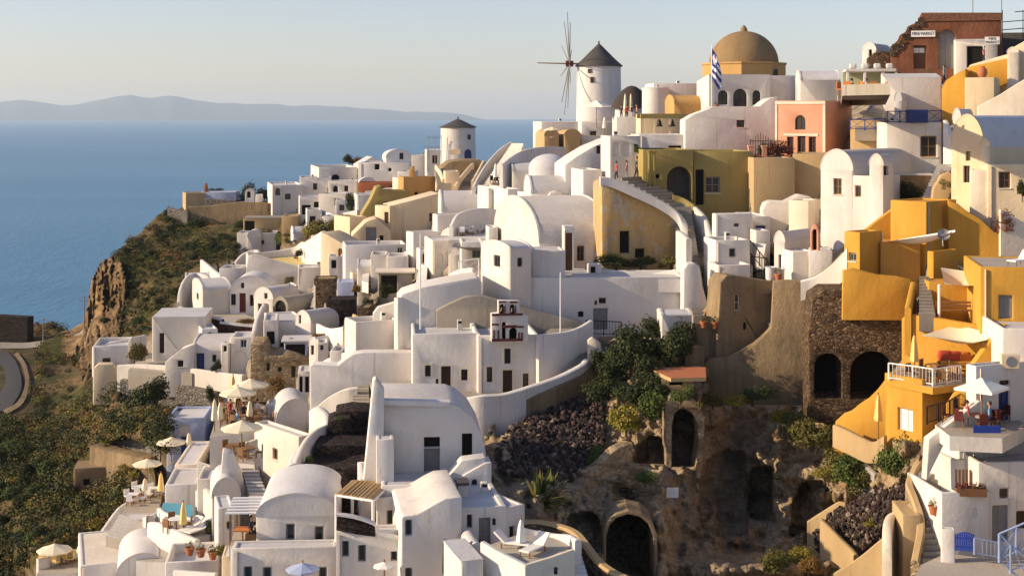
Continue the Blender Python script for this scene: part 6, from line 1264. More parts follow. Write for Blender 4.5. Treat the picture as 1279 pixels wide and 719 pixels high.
dining([(590, 292), (578, 294), (602, 288), (612, 290), (586, 284)], zc, 'white_paint', 'white table on the terrace before the big barrel vault', 'white chair on the terrace before the big barrel vault', 'vault terrace')
dining([(622, 230), (636, 231), (650, 230), (660, 226), (642, 225)], zr, 'black_metal', 'dark table on the restaurant roof terrace', 'dark chair on the restaurant roof terrace', 'roof terrace')
dining([(1150, 476), (1175, 478), (1192, 472), (1168, 470)], zt1, 'wood', 'wooden table on the saffron dining terrace', 'wooden chair on the saffron dining terrace', 'saffron terrace')
dining([(1200, 530), (1222, 534), (1242, 528), (1212, 522)], zt2, 'wood_red', 'reddish table under the big white cafe parasol', 'reddish chair under the big white cafe parasol', 'cafe terrace')
z5 = G(1075, 126).z
dining([(1062, 119), (1076, 120), (1090, 119)], z5, 'cushion_orange', 'orange cloth table on the cafe terrace below the red shop', 'orange chair on the cafe terrace below the red shop', 'red shop cafe')
# cushions
for x, y, m_, lb in ((1180, 450, 'cushion_red', 'big red cushion on the saffron terrace bench'), (1192, 451, 'cushion_red', 'second red cushion on the saffron terrace bench'), (1204, 452, 'cushion_orange', 'orange cushion at the end of the saffron bench')):
    mb = MB(); mb.box(-.42, .42, -.2, .2, 0, .62); tag(mb.build('cushion', m_, bevel=.14, smooth=R(60)), lb, 'cushion').location = P(x, y, 86.6)
mb = MB(); mb.box(-1.1, 1.1, -.25, .25, 0, .42); tag(mb.build('bench', 'amber', bevel=.05), 'built in saffron bench under the red cushions', 'bench').location = P(1192, 459, 86.4)
rt = empty('bench', P(1196, 396, 88.8), R(-4), 'wooden slat bench under the beige awning', 'bench')
for i in range(3): mb = MB(); mb.box(-1.3, 1.3, -.3 + i * .2, -.14 + i * .2, .42, .47); mb.build('seat_slat', 'wood', rt)
for i in range(2): mb = MB(); mb.box(-1.3, 1.3, .32, .36, .6 + i * .22, .75 + i * .22); mb.build('back_slat', 'wood', rt)
for x in (-1.2, 1.2): mb = MB(); mb.box(x - .04, x + .04, -.3, .36, 0, .42); mb.build('leg', 'wood', rt)
# loungers
def lounger(label, p, rz, m='canvas_white'):
    rt = empty('sun_lounger', p, rz, label, 'sun lounger', 'sun loungers'); mb = MB(); mb.box(-.32, .32, -1.0, .35, .26, .36); mb.build('mattress', m, rt, bevel=.03); mb = MB(); mb.add([(-.32, .35, .26), (.32, .35, .26), (.32, .95, .80), (-.32, .95, .80), (-.32, .30, .36), (.32, .30, .36), (.32, .88, .88), (-.32, .88, .88)], [(0, 1, 2, 3), (4, 7, 6, 5), (0, 4, 5, 1), (1, 5, 6, 2), (2, 6, 7, 3), (3, 7, 4, 0)]); mb.build('backrest', m, rt)
    for x in (-.28, .28):
        for y in (-.9, .5): mb = MB(); mb.box(x - .03, x + .03, y - .03, y + .03, 0, .26); mb.build('leg', 'wood', rt)
lounger('white lounger leaning on the bottom centre sun terrace', onz(668, 690, zt3), R(-35)); lounger('white lounger flat by the folded white parasol', onz(640, 684, zt3), R(70))
lounger('white lounger left on the round lounge deck', onz(238, 664, zl), R(-30)); lounger('white lounger right on the round lounge deck', onz(248, 666, zl), R(-35)); lounger('white lounger at the foot of the broad terrace steps', onz(146, 690, CAMZ + (HY - 694) / F * 100), R(-30)); lounger('white lounger on the upper right saffron roof terrace', P(1274, 331, 85), R(-50))
put('round', 'white_paint', 'round white table on the lounge deck', 'table', 'lounge deck tables', onz(220, 661, zl)); 
for k_ in range(3): put('chair', 'wood', 'wooden chair round the white lounge deck table', 'chair', 'lounge deck chairs', onz(220, 661, zl) + Vector((math.cos(k_ * 2.1) * .8, math.sin(k_ * 2.1) * .8, 0)), k_ * 2.1 - 1.57)
mb = MB(); mb.box(-.45, .45, -.3, .3, 0, .75); tag(mb.build('cabinet', 'blue', bevel=.03), 'bright blue box by the sea view steps', 'cabinet').location = P(126, 694, 104)
# pots
def pot(label, p, m='terracotta', s=1., plant='leaf_olive', group=None):
    rt = empty('flower_pot', p, 0, label, 'flower pot', group); mb = MB(); mb.lathe([(0, 0), (.16 * s, 0), (.24 * s, .36 * s), (.27 * s, .36 * s), (.27 * s, .42 * s), (.2 * s, .42 * s), (.2 * s, .36 * s), (0, .36 * s)], n=14); mb.build('pot', m, rt, smooth=R(45)); mb = MB(); leafball(mb, Vector((0, 0, .55 * s)), .32 * s, .35 * s, 60, .12, random.Random(int(p.x * 100) & 255)); mb.build('foliage', plant, rt, weld=False)
for x, y, Y, lb in ((879, 409, 104.2, 'terracotta pot left on the tan store ledge'), (893, 410, 104.2, 'terracotta pot right on the tan store ledge'), (972, 350, 104.2, 'red brown pot beside the white planters'), (895, 137, 149.5, 'clay pot at the flag pole foot'), (1172, 236, 107, 'clay pot on the stairs beside the chapel'), (1178, 226, 110, 'clay pot higher on the stairs beside the chapel'), (237, 693, 86, 'clay pot left on the bead topped wall'), (251, 695, 86, 'clay pot middle on the bead topped wall'), (266, 698, 86, 'clay pot right on the bead topped wall'), (503, 400, 108, 'clay pot left on the bastion roof'), (512, 400, 108, 'clay pot right on the bastion roof'), (1166, 642, 76.8, 'red flower pot by the path stairs')): pot(lb, P(x, y, Y), s=1.15)
for x, y, lb in ((1196, 618, 'crate of red flowers on the white terrace house'),):
    rt = empty('flower_crate', P(x, y, 76.4), R(-8), lb, 'flower crate'); mb = MB(); mb.box(-.1, 1.5, -.25, .25, 0, .42); mb.build('crate', 'wood_brown', rt, bevel=.02); mb = MB()
    for k_ in range(5): leafball(mb, Vector((.1 + k_ * .3, 0, .5)), .3, .28, 90, .10, random.Random(k_))
    mb.build('flowers', 'leaf_red', rt, weld=False)
sc_ = empty('wooden_screen', P(1193, 612, 77.4), R(-8), 'weathered wooden slat screen on the white terrace house', 'screen')
for i in range(9): mb = MB(); mb.box(i * .19, i * .19 + .11, 0, .05, 0, 1.15); mb.build('slat', 'wood_brown', sc_)
mb = MB(); mb.box(0, 1.65, .05, .09, .15, .25); mb.build('rail', 'wood_brown', sc_)
# people
def person(label, p, rz, top, legs, pose='stand', hair='hair', step=.16, arms=.1, sc=1.0, hat=None):
    rt = empty('person', p, rz, label, 'person'); rt.scale = (sc, sc, sc)
    if pose == 'stand': hipz, knee, foot = .90, [(.10, step * .7, .48), (-.10, -step * .3, .48)], [(.11, step * .6, .06), (-.11, -step * 1.2, .06)]
    else: hipz, knee, foot = .50, [(.11, -.42, .50), (-.11, -.42, .50)], [(.11, -.46, .06), (-.11, -.46, .06)]
    V = [(0, 0, hipz), (0, .0, hipz + .22), (0, .02, hipz + .45), (0, .01, hipz + .58), (0, -.01, hipz + .70)]; rad = [.155, .135, .165, .06, .06]; Ed = [(0, 1), (1, 2), (2, 3), (3, 4)]
    def add(par, pt, r): V.append(pt); rad.append(r); Ed.append((par, len(V) - 1)); return len(V) - 1
    for s, (k, f) in zip((1, -1), zip(knee, foot)):
        h = add(0, (s * .10, 0, hipz - .06), .10); kk = add(h, k, .07); ft = add(kk, f, .045); add(ft, (f[0], f[1] - .16, .035), .035)
        sh = add(2, (s * .19, .01, hipz + .50), .065); el = add(sh, (s * (.22 + arms), .05, hipz + .24), .048); add(el, (s * (.20 + arms * .6), -.12 if pose == 'sit' else -.04 * s, hipz + .02), .035)
    me = bpy.data.meshes.new('body'); me.from_pydata(V, Ed, []); ob = bpy.data.objects.new('body', me); COL.objects.link(ob)
    md = ob.modifiers.new('skin', 'SKIN'); sv = me.skin_vertices[0].data
    for i, r in enumerate(rad): sv[i].radius = (r, r * (.72 if i < 3 else 1)); 
    sv[0].use_root = True; ob.modifiers.new('sub', 'SUBSURF').levels = 1; ob.modifiers['sub'].render_levels = 1
    dg = bpy.context.evaluated_depsgraph_get(); bpy.context.view_layer.update(); m2 = bpy.data.meshes.new_from_object(ob.evaluated_get(dg)); bpy.data.objects.remove(ob)
    for q in (top, legs, 'skin'): m2.materials.append(MAT[q])
    for f in m2.polygons:
        c = f.center; f.use_smooth = True
        f.material_index = 2 if (c.z > hipz + .56 or abs(c.x) > .19 and c.z < hipz + .3 and c.z > hipz - .1 and pose == 'stand' or abs(c.x) > .25 and c.z < hipz + .25 and pose == 'sit') else (0 if c.z > hipz - .02 and (pose == 'stand' or c.y > -.2) else 1)
    bo = bpy.data.objects.new('body', m2); COL.objects.link(bo); bo.parent = rt
    mb = MB(); hz = hipz + .80; mb.lathe([(.10 * math.sin(math.pi * i / 10) * (1 if i < 6 else .92), -.125 * math.cos(math.pi * i / 10)) for i in range(11)], (0, -.015, hz), 14)
    mb.tube((0, -.10, hz), (0, -.135, hz - .02), .018, .022, 6); mb.tube((.1, 0, hz), (.112, 0, hz), .025, n=6); mb.tube((-.1, 0, hz), (-.112, 0, hz), .025, n=6); mb.build('head', 'skin', rt, smooth=R(60))
    mb = MB(); mb.lathe([(.112 * math.sin(math.pi * i / 12), .135 * math.cos(math.pi * i / 12)) for i in range(8)], (0, .018, hz + .005), 14); mb.build('hair', hair if not hat else hat, rt, smooth=R(60))
    return rt
def stand(label, px, py, Y, rz, top, legs, **k): return person(label, P(px, py, Y), rz, top, legs, **k)
stand('woman in a red top walking on the path by the olive house', 770, 226, 122.6, R(100), 'cloth_red', 'cloth_dark', sc=.95)
stand('person in a pale dress standing on the path', 783, 226, 122.8, R(80), 'cloth_pink', 'cloth_pale', step=.05, sc=.98)
stand('tall person in dark clothes on the path by the drain pipes', 795, 223, 122.5, R(-90), 'cloth_dark', 'cloth_dark', sc=1.06)
stand('person in pale blue top climbing the shop steps', 1179, 106, 139, R(-120), 'cloth_blue', 'cloth_dark', sc=1.05, step=.2)
stand('person with a hat beside the kiosk under the small sign', 1229, 80, 138.6, R(60), 'cloth_pink', 'cloth_dark', hat='cloth_pale')
for i, (x, t_, l_, lb) in enumerate([(776, 'cloth_dark', 'cloth_dark', 'dark dressed guest left at the thatched hut terrace'), (783, 'cloth_red', 'cloth_dark', 'red dressed guest at the thatched hut terrace'), (789, 'cloth_dark', 'cloth_pale', 'guest in dark top and pale trousers at the thatched hut terrace'), (795, 'cloth_pink', 'cloth_dark', 'pink dressed guest right at the thatched hut terrace')]): person(lb, P(x, 149, 176), R(150 + 40 * i), t_, l_, step=.03)
H('white terrace wall block under the thatched hut guests', 770, 176, 146, 2, R_=799, d=5, Y=174.5, ph=.02)
person('seated guest in dark clothes under the slatted pergola', onz(314, 674, CAMZ + (HY - 676) / F * 79.6) , R(80), 'cloth_dark', 'cloth_dark', pose='sit')
mb = MB(); mb.box(-.3, .3, -.3, .3, 0, .42); tag(mb.build('stool', 'wood', bevel=.03), 'wooden stool under the seated guest', 'stool').location = onz(314, 673.7, CAMZ + (HY - 676) / F * 79.6)
put('table', 'cushion_orange', 'orange lit table under the slatted pergola', 'table', None, onz(303, 676, CAMZ + (HY - 676) / F * 79.6))  # orange light on the table is put into its colour
for x, y, rz, t_, lb in ((288, 520, 1.2, 'cloth_red', 'guest in red seated on the upper dining terrace'), (304, 524, 4., 'cloth_dark', 'guest in dark shirt seated on the upper dining terrace'), (322, 520, 2.5, 'cloth_pale', 'guest in pale shirt seated on the upper dining terrace'), (296, 533, 5.2, 'cloth_blue', 'guest in blue seated on the upper dining terrace')):
    person(lb, onz(x, y, zd), rz, t_, 'cloth_dark', pose='sit')

for x, y, Y, lb in ((558, 648, 75.4, 'black wall lantern left of the left grey door'), (617, 651, 75.6, 'black wall lantern right of the middle grey door'), (694, 712, 69.6, 'black wall lantern on the sun terrace front wall'), (546, 476, 99.9, 'small wall lamp between the church windows'), (744, 378, 107.9, 'round wall lamp above the dark framed door')):
    rt = empty('wall_lantern', P(x, y, Y), 0, lb, 'lamp'); mb = MB(); mb.box(-.09, .09, -.14, 0, -.14, .12); mb.build('lantern_case', 'black_metal', rt); mb = MB(); mb.lathe([(.13, .12), (.02, .22), (0, .22)], (0, -.07, 0), 8); mb.build('lantern_cap', 'black_metal', rt)
# ================================================================= small walls, steps and cells that fill the slope
sail('thin dark reed awning over the cafe corner', [(568, 303), (630, 303), (624, 309), (564, 309)], [128, 127, 122, 123], 'wood_grey')
for x, lb in ((619, 'first folded white parasol on the roof terrace edge'), (626, 'second folded white parasol on the roof terrace edge'), (634, 'third folded white parasol on the roof terrace edge'), (655, 'folded white parasol at the right end of the roof terrace')): closed(lb, x, 231, 204, 156, 'canvas_white')
for bl, br, tl, tr, n, lb in [
 ((548, 302), (560, 302), (556, 284), (566, 284), 8, 'small white steps beside the cafe terrace'), ((520, 352), (532, 352), (524, 330), (534, 330), 9, 'white steps between the three arched house and the flank cube'),
 ((428, 442), (442, 440), (430, 402), (442, 402), 16, 'reddish brown steps beside the lava block'), ((452, 352), (460, 352), (454, 330), (462, 330), 9, 'white steps by the blue shaded cell'),
 ((356, 372), (366, 372), (360, 352), (370, 352), 8, 'white steps above the second arched house'), ((276, 392), (284, 392), (278, 384), (286, 384), 4, 'three low white steps at the brown door yard'),
 ((700, 262), (712, 262), (706, 240), (716, 240), 9, 'white steps beside the dormer vault'), ((648, 262), (658, 262), (652, 242), (661, 242), 8, 'white steps under the restaurant bastion'), ((944, 320), (954, 320), (948, 304), (957, 304), 7, 'white steps before the dark blue door')]:
    stairs(lb, bl, br, tl, tr, n, 'white' if 'redd' not in lb else 'tan', tm='whiteroof' if 'redd' not in lb else 'paving')
for c, b_, t_, th, r_, d_, kw, lb in [
 (524, 330, 312, 10, 540, 3, dict(ph=.2, ops=[('o', 528, 317, 534, 328)]), 'tiny white cell with dark doorway below the cafe wall'),
 (560, 330, 310, -6, 574, 3, dict(roof='vaultF', sp=318), 'tiny white vault below the cafe terrace'),
 (610, 300, 284, 6, 622, 3, dict(ph=.2), 'little white box at the left end of the huge vault'),
 (470, 336, 322, 4, 482, 2.5, dict(roof='vaultF', sp=328, ops=[('o', 473, 328, 478, 335)]), 'tiny white vaulted store with dark mouth'),
 (505, 392, 376, 14, 520, 2.5, dict(m='creampale', ph=.15), 'cream cube beside the bastion parapet'),
 (446, 400, 384, -4, 462, 3, dict(m='rubblewall', rm='oldtan', ph=.1), 'small stone cell by the reddish steps'),
 (396, 440, 428, 8, 410, 2.5, dict(ph=.2, ops=[('w', 400, 431, 404, 437)]), 'tiny white cell before the slit window vault'),
 (412, 452, 438, 0, 428, 3, dict(ph=.3), 'low white box beside the second vaulted house'),
 (340, 390, 376, 4, 352, 2, dict(ph=.1), 'small white pier box by the grey vault'),
 (255, 440, 430, 6, 266, 2.5, dict(ph=.15), 'low white bench block in the left court'),
 (276, 440, 428, -6, 286, 2.5, dict(ph=.2, ops=[('o', 279, 432, 283, 439)]), 'tiny white kiosk with dark hatch by the lava wall'),
 (730, 238, 222, 6, 744, 3, dict(ph=.2, ops=[('w', 735, 226, 739, 233)]), 'small white room with one window by the path wall'),
 (636, 258, 246, -4, 648, 3, dict(roof='vaultF', sp=252), 'little white vault at the restaurant bastion foot'),
 (906, 346, 334, 6, 920, 2, dict(ph=.1), 'low white bench block below the window parapet room'),
 (944, 300, 288, 4, 962, 2.5, dict(ph=.4), 'low white parapet box right of the dark blue door'),
 (392, 372, 356, 8, 404, 3, dict(ph=.2), 'white box in the gap left of the blue washed block'),
 (410, 336, 320, 6, 428, 3, dict(ph=.25, ops=[('o', 414, 325, 420, 335)]), 'white cell with dark door under the apricot wall'),
 (344, 344, 330, 6, 358, 2.5, dict(ph=.2), 'low white block on the yellow terrace edge')]:
    H(lb, c, b_, t_, th, R_=r_, d=d_, **kw)
for pts, lb in [
 ([(500, 316, 324), (514, 312, 320), (530, 312, 320), (546, 306, 316)], 'white wavy parapet across the centre left terraces'), ([(560, 342, 350), (574, 336, 346), (590, 334, 344)], 'short white arc parapet by the lattice railing'),
 ([(440, 392, 402), (452, 400, 410), (462, 404, 414)], 'tan kerb wall beside the reddish steps'), ([(336, 412, 420), (350, 408, 416), (368, 412, 420)], 'white kerb parapet in front of the grey vault'),
 ([(395, 404, 412), (410, 410, 418), (428, 408, 416)], 'white parapet under the slit window vault'), ([(212, 436, 446), (224, 430, 440), (238, 426, 434)], 'thin white parapet in the left court'),
 ([(640, 238, 246), (655, 240, 248), (668, 242, 250)], 'white kerb wall under the dark restaurant tables'), ([(716, 300, 308), (724, 304, 314), (738, 322, 334)], 'white ramp wall right of the door tower')]:
    W(lb, pts, t=.3, m='tan' if 'tan' in lb[:4] else 'white')
for x, y, rz, t_, lb in ((1064, 121, 2.0, 'cloth_dark', 'seated guest in dark shirt on the cafe terrace below the red shop'), (1082, 121, 4.4, 'cloth_pale', 'seated guest in pale shirt on the cafe terrace below the red shop')): person(lb, onz(x, y, z5), rz, t_, 'cloth_dark', pose='sit')
person('seated guest in red at the big white cafe parasol', onz(1208, 531, zt2), 1.6, 'cloth_red', 'cloth_dark', pose='sit'); person('seated guest in blue at the big white cafe parasol', onz(1236, 533, zt2), 4.2, 'cloth_blue', 'cloth_dark', pose='sit')
# ================================================================= tuff rock with caves
CAVES = [  # outline in photo pixels, depth of the hollow in metres
 ([(755, 740), (755, 668), (760, 652), (770, 643), (785, 639), (800, 642), (812, 651), (819, 668), (820, 740)], 7),
 ([(700, 690), (704, 655), (716, 641), (732, 638), (748, 646), (752, 668), (752, 690)], 2.5),
 ([(839, 582), (838, 530), (842, 516), (851, 510), (862, 512), (870, 524), (873, 548), (868, 582)], 5),
 ([(934, 648), (936, 592), (942, 583), (958, 582), (966, 586), (965, 640), (960, 648)], 6),
 ([(986, 672), (990, 625), (1000, 606), (1016, 597), (1030, 602), (1040, 616), (1046, 640), (1030, 648), (1012, 660)], 4),
 ([(872, 672), (876, 600), (884, 574), (904, 562), (930, 566), (934, 600), (934, 668)], 2.6),
 ([(790, 580), (796, 556), (810, 546), (832, 548), (836, 578)], 2.2)]
RP = [(600, 720), (598, 600), (604, 548), (636, 496), (735, 430), (800, 385), (856, 445), (905, 470), (1005, 455), (1040, 490), (1095, 548), (1168, 548), (1160, 640), (1100, 720), (1070, 790), (690, 790)]
st = 2.6; gx = np.arange(592, 1176, st); gy = np.arange(380, 800, st)
pp = [(x, y) for y in gy for x in gx]; base = D.many(pp); need_ = carve(pp, base * 0); V = []
for (x, y), Y in zip(pp, base):
    n0 = noise.fractal(Vector((x * .018, y * .018, 1)), 1, 2, 4); n1 = noise.fractal(Vector((x * .06, y * .05, 5)), .9, 2.1, 5)
    n2_ = noise.fractal(Vector((x * .16, y * .14, 8)), .8, 2.1, 4); Y += n0 * 2.0 + n1 * .95 + n2_ * .4
    for bx, by, rx, ry, am in ((824, 650, 30, 76, 4.6), (775, 598, 60, 20, 1.8), (1004, 588, 44, 24, 2.2), (940, 708, 120, 22, 5.0), (700, 612, 60, 18, 1.2), (880, 520, 40, 24, 1.0), (1040, 610, 40, 26, 1.4), (905, 640, 14, 60, -1.5), (660, 700, 60, 40, -1.0)):
        q = ((x - bx) / rx) ** 2 + ((y - by) / ry) ** 2
        if q < 1: Y -= am * (1 - q) ** 1.5
    rub = 640 < x < 770 and 495 < y < 600
    if rub: Y = Y - n0 * 1.4 - n1 * .5
    for poly, dep in CAVES:
        jx, jy = x + 2.5 * noise.noise(Vector((x * .1, y * .1, 9))), y + 2.5 * noise.noise(Vector((x * .1, y * .1, 19)))
        if inpoly(jx, jy, poly): Y += dep
    V.append((x, y, Y))
V = [P(x, y, max(Y, nq)) for (x, y, Y), nq in zip(V, need_)]
nx = len(gx); fs = []
for j in range(len(gy) - 1):
    for i in range(nx - 1):
        x, y = gx[i] + st / 2, gy[j] + st / 2
        if inpoly(x, y, RP): a = j * nx + i; fs.append((a, a + nx, a + nx + 1, a + 1))
mb = MB(); mb.v = V; mb.f = fs; mb.m = [0] * len(fs)
m, nt, b = newmat('tuff'); v = coords(nt)
n2 = noisef(nt, coords(nt, (.7, .7, 1.5)), .6, 10, .66); n3 = noisef(nt, coords(nt, (1, 1, 1.3)), 3.2, 10, .72); n4 = noisef(nt, v, .16, 3)
c1 = ramp(nt, n2, [(.28, (.12, .078, .042)), (.43, (.36, .25, .14)), (.55, (.58, .44, .27)), (.70, (.20, .14, .085))])
c2 = ramp(nt, n3, [(.35, (.42, .38, .34)), (.6, (1, 1, 1))])
c = mixc(nt, .8, c1, c2, 'MULTIPLY'); c = mixc(nt, ramp(nt, n4, [(.45, (0, 0, 0)), (.62, (.6, .6, .6))]), c, (.26, .21, .16))
nt.links.new(c, b.inputs['Base Color']); b.inputs['Roughness'].default_value = 1; b.inputs['Specular IOR Level'].default_value = .05
vo = nd(nt, 'ShaderNodeTexVoronoi', Scale=1.1); vo.feature = 'DISTANCE_TO_EDGE'; nt.links.new(v, vo.inputs['Vector']); ck = ramp(nt, vo.outputs['Distance'], [(0, (0, 0, 0)), (.12, (1, 1, 1))])
bump(nt, b, mixc(nt, .25, mixc(nt, .65, n2, n3), ck), 1.0, .35); MAT['tuff'] = m
me = bpy.data.meshes.new('rock_slope'); me.from_pydata(V, [], fs); me.materials.append(m)
bm = bmesh.new(); bm.from_mesh(me); bmesh.ops.delete(bm, geom=[v for v in bm.verts if not v.link_faces], context='VERTS'); bmesh.ops.recalc_face_normals(bm, faces=bm.faces)
for f in bm.faces: f.smooth = True
bm.to_mesh(me); bm.free()
rk = bpy.data.objects.new('rock_slope', me); COL.objects.link(rk); tag(rk, kind='structure')
def archrim(label, out, inn, Y, m, t=1.2):
    p = P(out[0][0], out[0][1], Y); mb = MB(); k = Y / F; A = [Vector(((x - out[0][0]) * k, 0, -(y - out[0][1]) * k)) for x, y in out]; B = [Vector(((x - out[0][0]) * k, 0, -(y - out[0][1]) * k)) for x, y in inn]
    o = Vector((0, t, 0))
    for i in range(len(A) - 1):
        mb.quad(A[i], A[i + 1], B[i + 1], B[i]); mb.quad(B[i], B[i + 1], B[i + 1] + o, B[i] + o); mb.quad(A[i + 1], A[i], A[i] + o, A[i + 1] + o)
    ob = mb.build('stone_arch', m, origin=(0, 0, 0), bevel=.05); ob.location = p; return tag(ob, label, 'arch')
archrim('plastered rim around the largest black cave mouth', [(753.5, 725), (753.5, 668), (758.5, 651.5), (769, 642), (785, 637.5), (802, 641), (814, 650), (821, 668), (822, 725)], [(757, 725), (757, 669), (762, 654), (771, 646), (785, 642), (799, 645), (810, 654), (816, 669), (817, 725)], 81.2, 'oldtan', 2.5)
archrim('broken stone frame of the ruined doorway', [(832, 584), (831, 530), (830, 505), (838, 494), (852, 498), (872, 505), (880, 520), (880, 552), (876, 584)], [(839, 584), (839, 531), (842, 517), (848, 511), (856, 511), (865, 516), (871, 528), (873, 550), (868, 584)], 91.4, 'tuff', 2.0)
sg = empty('notice_sign', P(840, 621, 85.5), R(-6), 'small pale rectangular notice on the rock', 'sign'); mb = MB(); mb.box(-.36, .36, 0, .05, 0, .6); mb.build('board', 'cloth_pale', sg); mb = MB(); mb.tube((0, .06, -.6), (0, .06, .1), .04); mb.build('post', 'grey_metal', sg)
# rubble
m, nt, b = newmat('rubble'); g = nt.nodes.new('ShaderNodeNewGeometry'); v = coords(nt)
c = ramp(nt, g.outputs['Random Per Island'], [(0, (.016, .011, .009)), (.4, (.04, .022, .017)), (.65, (.07, .04, .03)), (.9, (.11, .075, .058)), (1, (.28, .21, .16))])
nt.links.new(mixc(nt, .5, c, mixc(nt, noisef(nt, v, 8, 4), (.3, .3, .3), (1.2, 1.2, 1.2)), 'MULTIPLY'), b.inputs['Base Color']); b.inputs['Roughness'].default_value = .95; MAT['rubble'] = m
ICO = None
def ico():
    global ICO
    if ICO is None:
        bm = bmesh.new(); bmesh.ops.create_icosphere(bm, subdivisions=1, radius=1); ICO = ([v.co.copy() for v in bm.verts], [tuple(v.index for v in f.verts) for f in bm.faces]); bm.free()
    return ICO
def stones(mb, c, r, rng):
    vs, fs = ico(); M3 = __import__('mathutils').Euler((rng.uniform(0, 6), rng.uniform(0, 6), rng.uniform(0, 6))).to_matrix(); s = Vector((rng.uniform(.7, 1.3), rng.uniform(.7, 1.3), rng.uniform(.5, .9))) * r
    mb.add([c + M3 @ Vector((v.x * s.x * rng.uniform(.8, 1.2), v.y * s.y * rng.uniform(.8, 1.2), v.z * s.z)) for v in vs], fs)
def rubble(label, poly, n, rmin, rmax, seed, dy=-.3):
    rng = random.Random(seed); mb = MB(); x0, x1 = min(p[0] for p in poly), max(p[0] for p in poly); y0, y1 = min(p[1] for p in poly), max(p[1] for p in poly); pts = []
    while len(pts) < n:
        x, y = rng.uniform(x0, x1), rng.uniform(y0, y1)
        if inpoly(x, y, poly): pts.append((x, y))
    for (x, y), Y in zip(pts, D.many(pts)): stones(mb, P(x, y, Y + dy + rng.uniform(-.25, .25)), rmin + (rmax - rmin) * rng.random() ** 2, rng)
    return tag(mb.build('rubble', 'rubble', weld=False), kind='stuff')
rubble('', [(620, 560), (640, 530), (680, 512), (725, 492), (752, 500), (756, 540), (745, 585), (715, 600), (660, 596), (622, 590)], 2200, .05, .27, 1, -.5)
rubble('', [(1026, 646), (1048, 634), (1100, 610), (1134, 604), (1136, 622), (1112, 656), (1080, 684), (1060, 680)], 1300, .05, .22, 2, -1.0)
rubble('', [(1010, 650), (1024, 650), (1058, 684), (1040, 700), (1020, 690)], 160, .08, .22, 3, -1.0)
rubble('', [(760, 610), (800, 590), (840, 590), (835, 610), (790, 622)], 60, .1, .3, 5, -.6)
rubble('', [(1060, 720), (1110, 700), (1115, 730), (1060, 750)], 90, .1, .3, 6, -1.2)
W('pale edging wall of the lower rubble bank', [(1024, 648, 668), (1040, 664, 688), (1058, 682, 706), (1066, 692, 716)], t=.35, m='tan', Ys=[86.4, 85.4, 84.4, 83.6])
W('pale upper edging wall of the rubble bank', [(1008, 652, 664), (1026, 640, 654), (1052, 624, 640), (1084, 610, 622), (1104, 604, 616)], t=.35, m='tan', Ys=[88.2, 88, 87.6, 87, 86])
W('tan low wall below the rubble bank with plank gate', [(1040, 716, 740), (1060, 704, 730), (1080, 690, 720), (1104, 670, 712), (1116, 660, 706)], t=.4, m='tan', Ys=[80.5, 80, 79.5, 79, 78.6])
W('thin broken concrete edge along the green bank', [(1062, 564, 569), (1078, 578, 583), (1092, 592, 597)], t=.4, m='concrete', Ys=[88, 86.5, 85.2], sm=1)
W('fallen masonry block line on the rock ledge', [(776, 576, 592), (796, 582, 598), (820, 588, 604), (828, 584, 604)], t=.8, m='stonewarm', Ys=[88.5, 88.2, 87.8, 87.8])
W('stone ridge wall stump above the cave mouth', [(690, 596, 606), (720, 590, 604), (744, 582, 600), (770, 560, 586), (790, 552, 575)], t=.8, m='tuff', Ys=[87, 87, 87.3, 88, 89])

# the rugged cliff face over the sea
m, nt, b = newmat('cliff'); v = coords(nt, (1, 1, .28)); n1 = noisef(nt, v, .35, 6, .7); n2 = noisef(nt, coords(nt), 1.2, 6, .75); n3 = noisef(nt, coords(nt, (.25, .25, 1)), .5, 4)
c = ramp(nt, n1, [(.3, (.045, .030, .018)), (.45, (.13, .085, .045)), (.58, (.24, .16, .085)), (.72, (.10, .068, .04))]); c = mixc(nt, .6, c, ramp(nt, n2, [(.3, (.35, .33, .3)), (.6, (1, 1, 1))]), 'MULTIPLY'); c = mixc(nt, ramp(nt, n3, [(.5, (0, 0, 0)), (.65, (.5, .5, .5))]), c, (.16, .10, .055))
nt.links.new(c, b.inputs['Base Color']); b.inputs['Roughness'].default_value = 1; b.inputs['Specular IOR Level'].default_value = .05; bump(nt, b, mixc(nt, .5, n1, n2), 1., .6); MAT['cliff'] = m
CP = [(86, 455), (96, 430), (106, 396), (117, 345), (124, 330), (131, 324), (140, 320), (152, 330), (158, 352), (154, 380), (150, 405), (146, 430), (134, 452), (110, 462)]
gx = np.arange(80, 164, 1.5); gy = np.arange(314, 468, 1.5); pp = [(x, y) for y in gy for x in gx]; V = []
for (x, y), Y in zip(pp, D.many(pp)):
    e = noise.noise(Vector((x * .10, y * .022, 2))) * 5 + noise.noise(Vector((x * .26, y * .05, 4))) * 2.6 + noise.fractal(Vector((x * .3, y * .22, 6)), .8, 2.1, 4) * 1.5
    V.append(P(x + 1.6 * noise.noise(Vector((x * .2, y * .25, 12))), y + 1.2 * noise.noise(Vector((x * .22, y * .2, 15))), Y - 1.5 + e))
nx = len(gx); fs = [(j * nx + i, (j + 1) * nx + i, (j + 1) * nx + i + 1, j * nx + i + 1) for j in range(len(gy) - 1) for i in range(nx - 1) if inpoly(gx[i] + .7, gy[j] + .7, CP)]
mb = MB(); mb.v = V; mb.f = fs; mb.m = [0] * len(fs); tag(mb.build('cliff', 'cliff', smooth=R(60)), kind='structure')
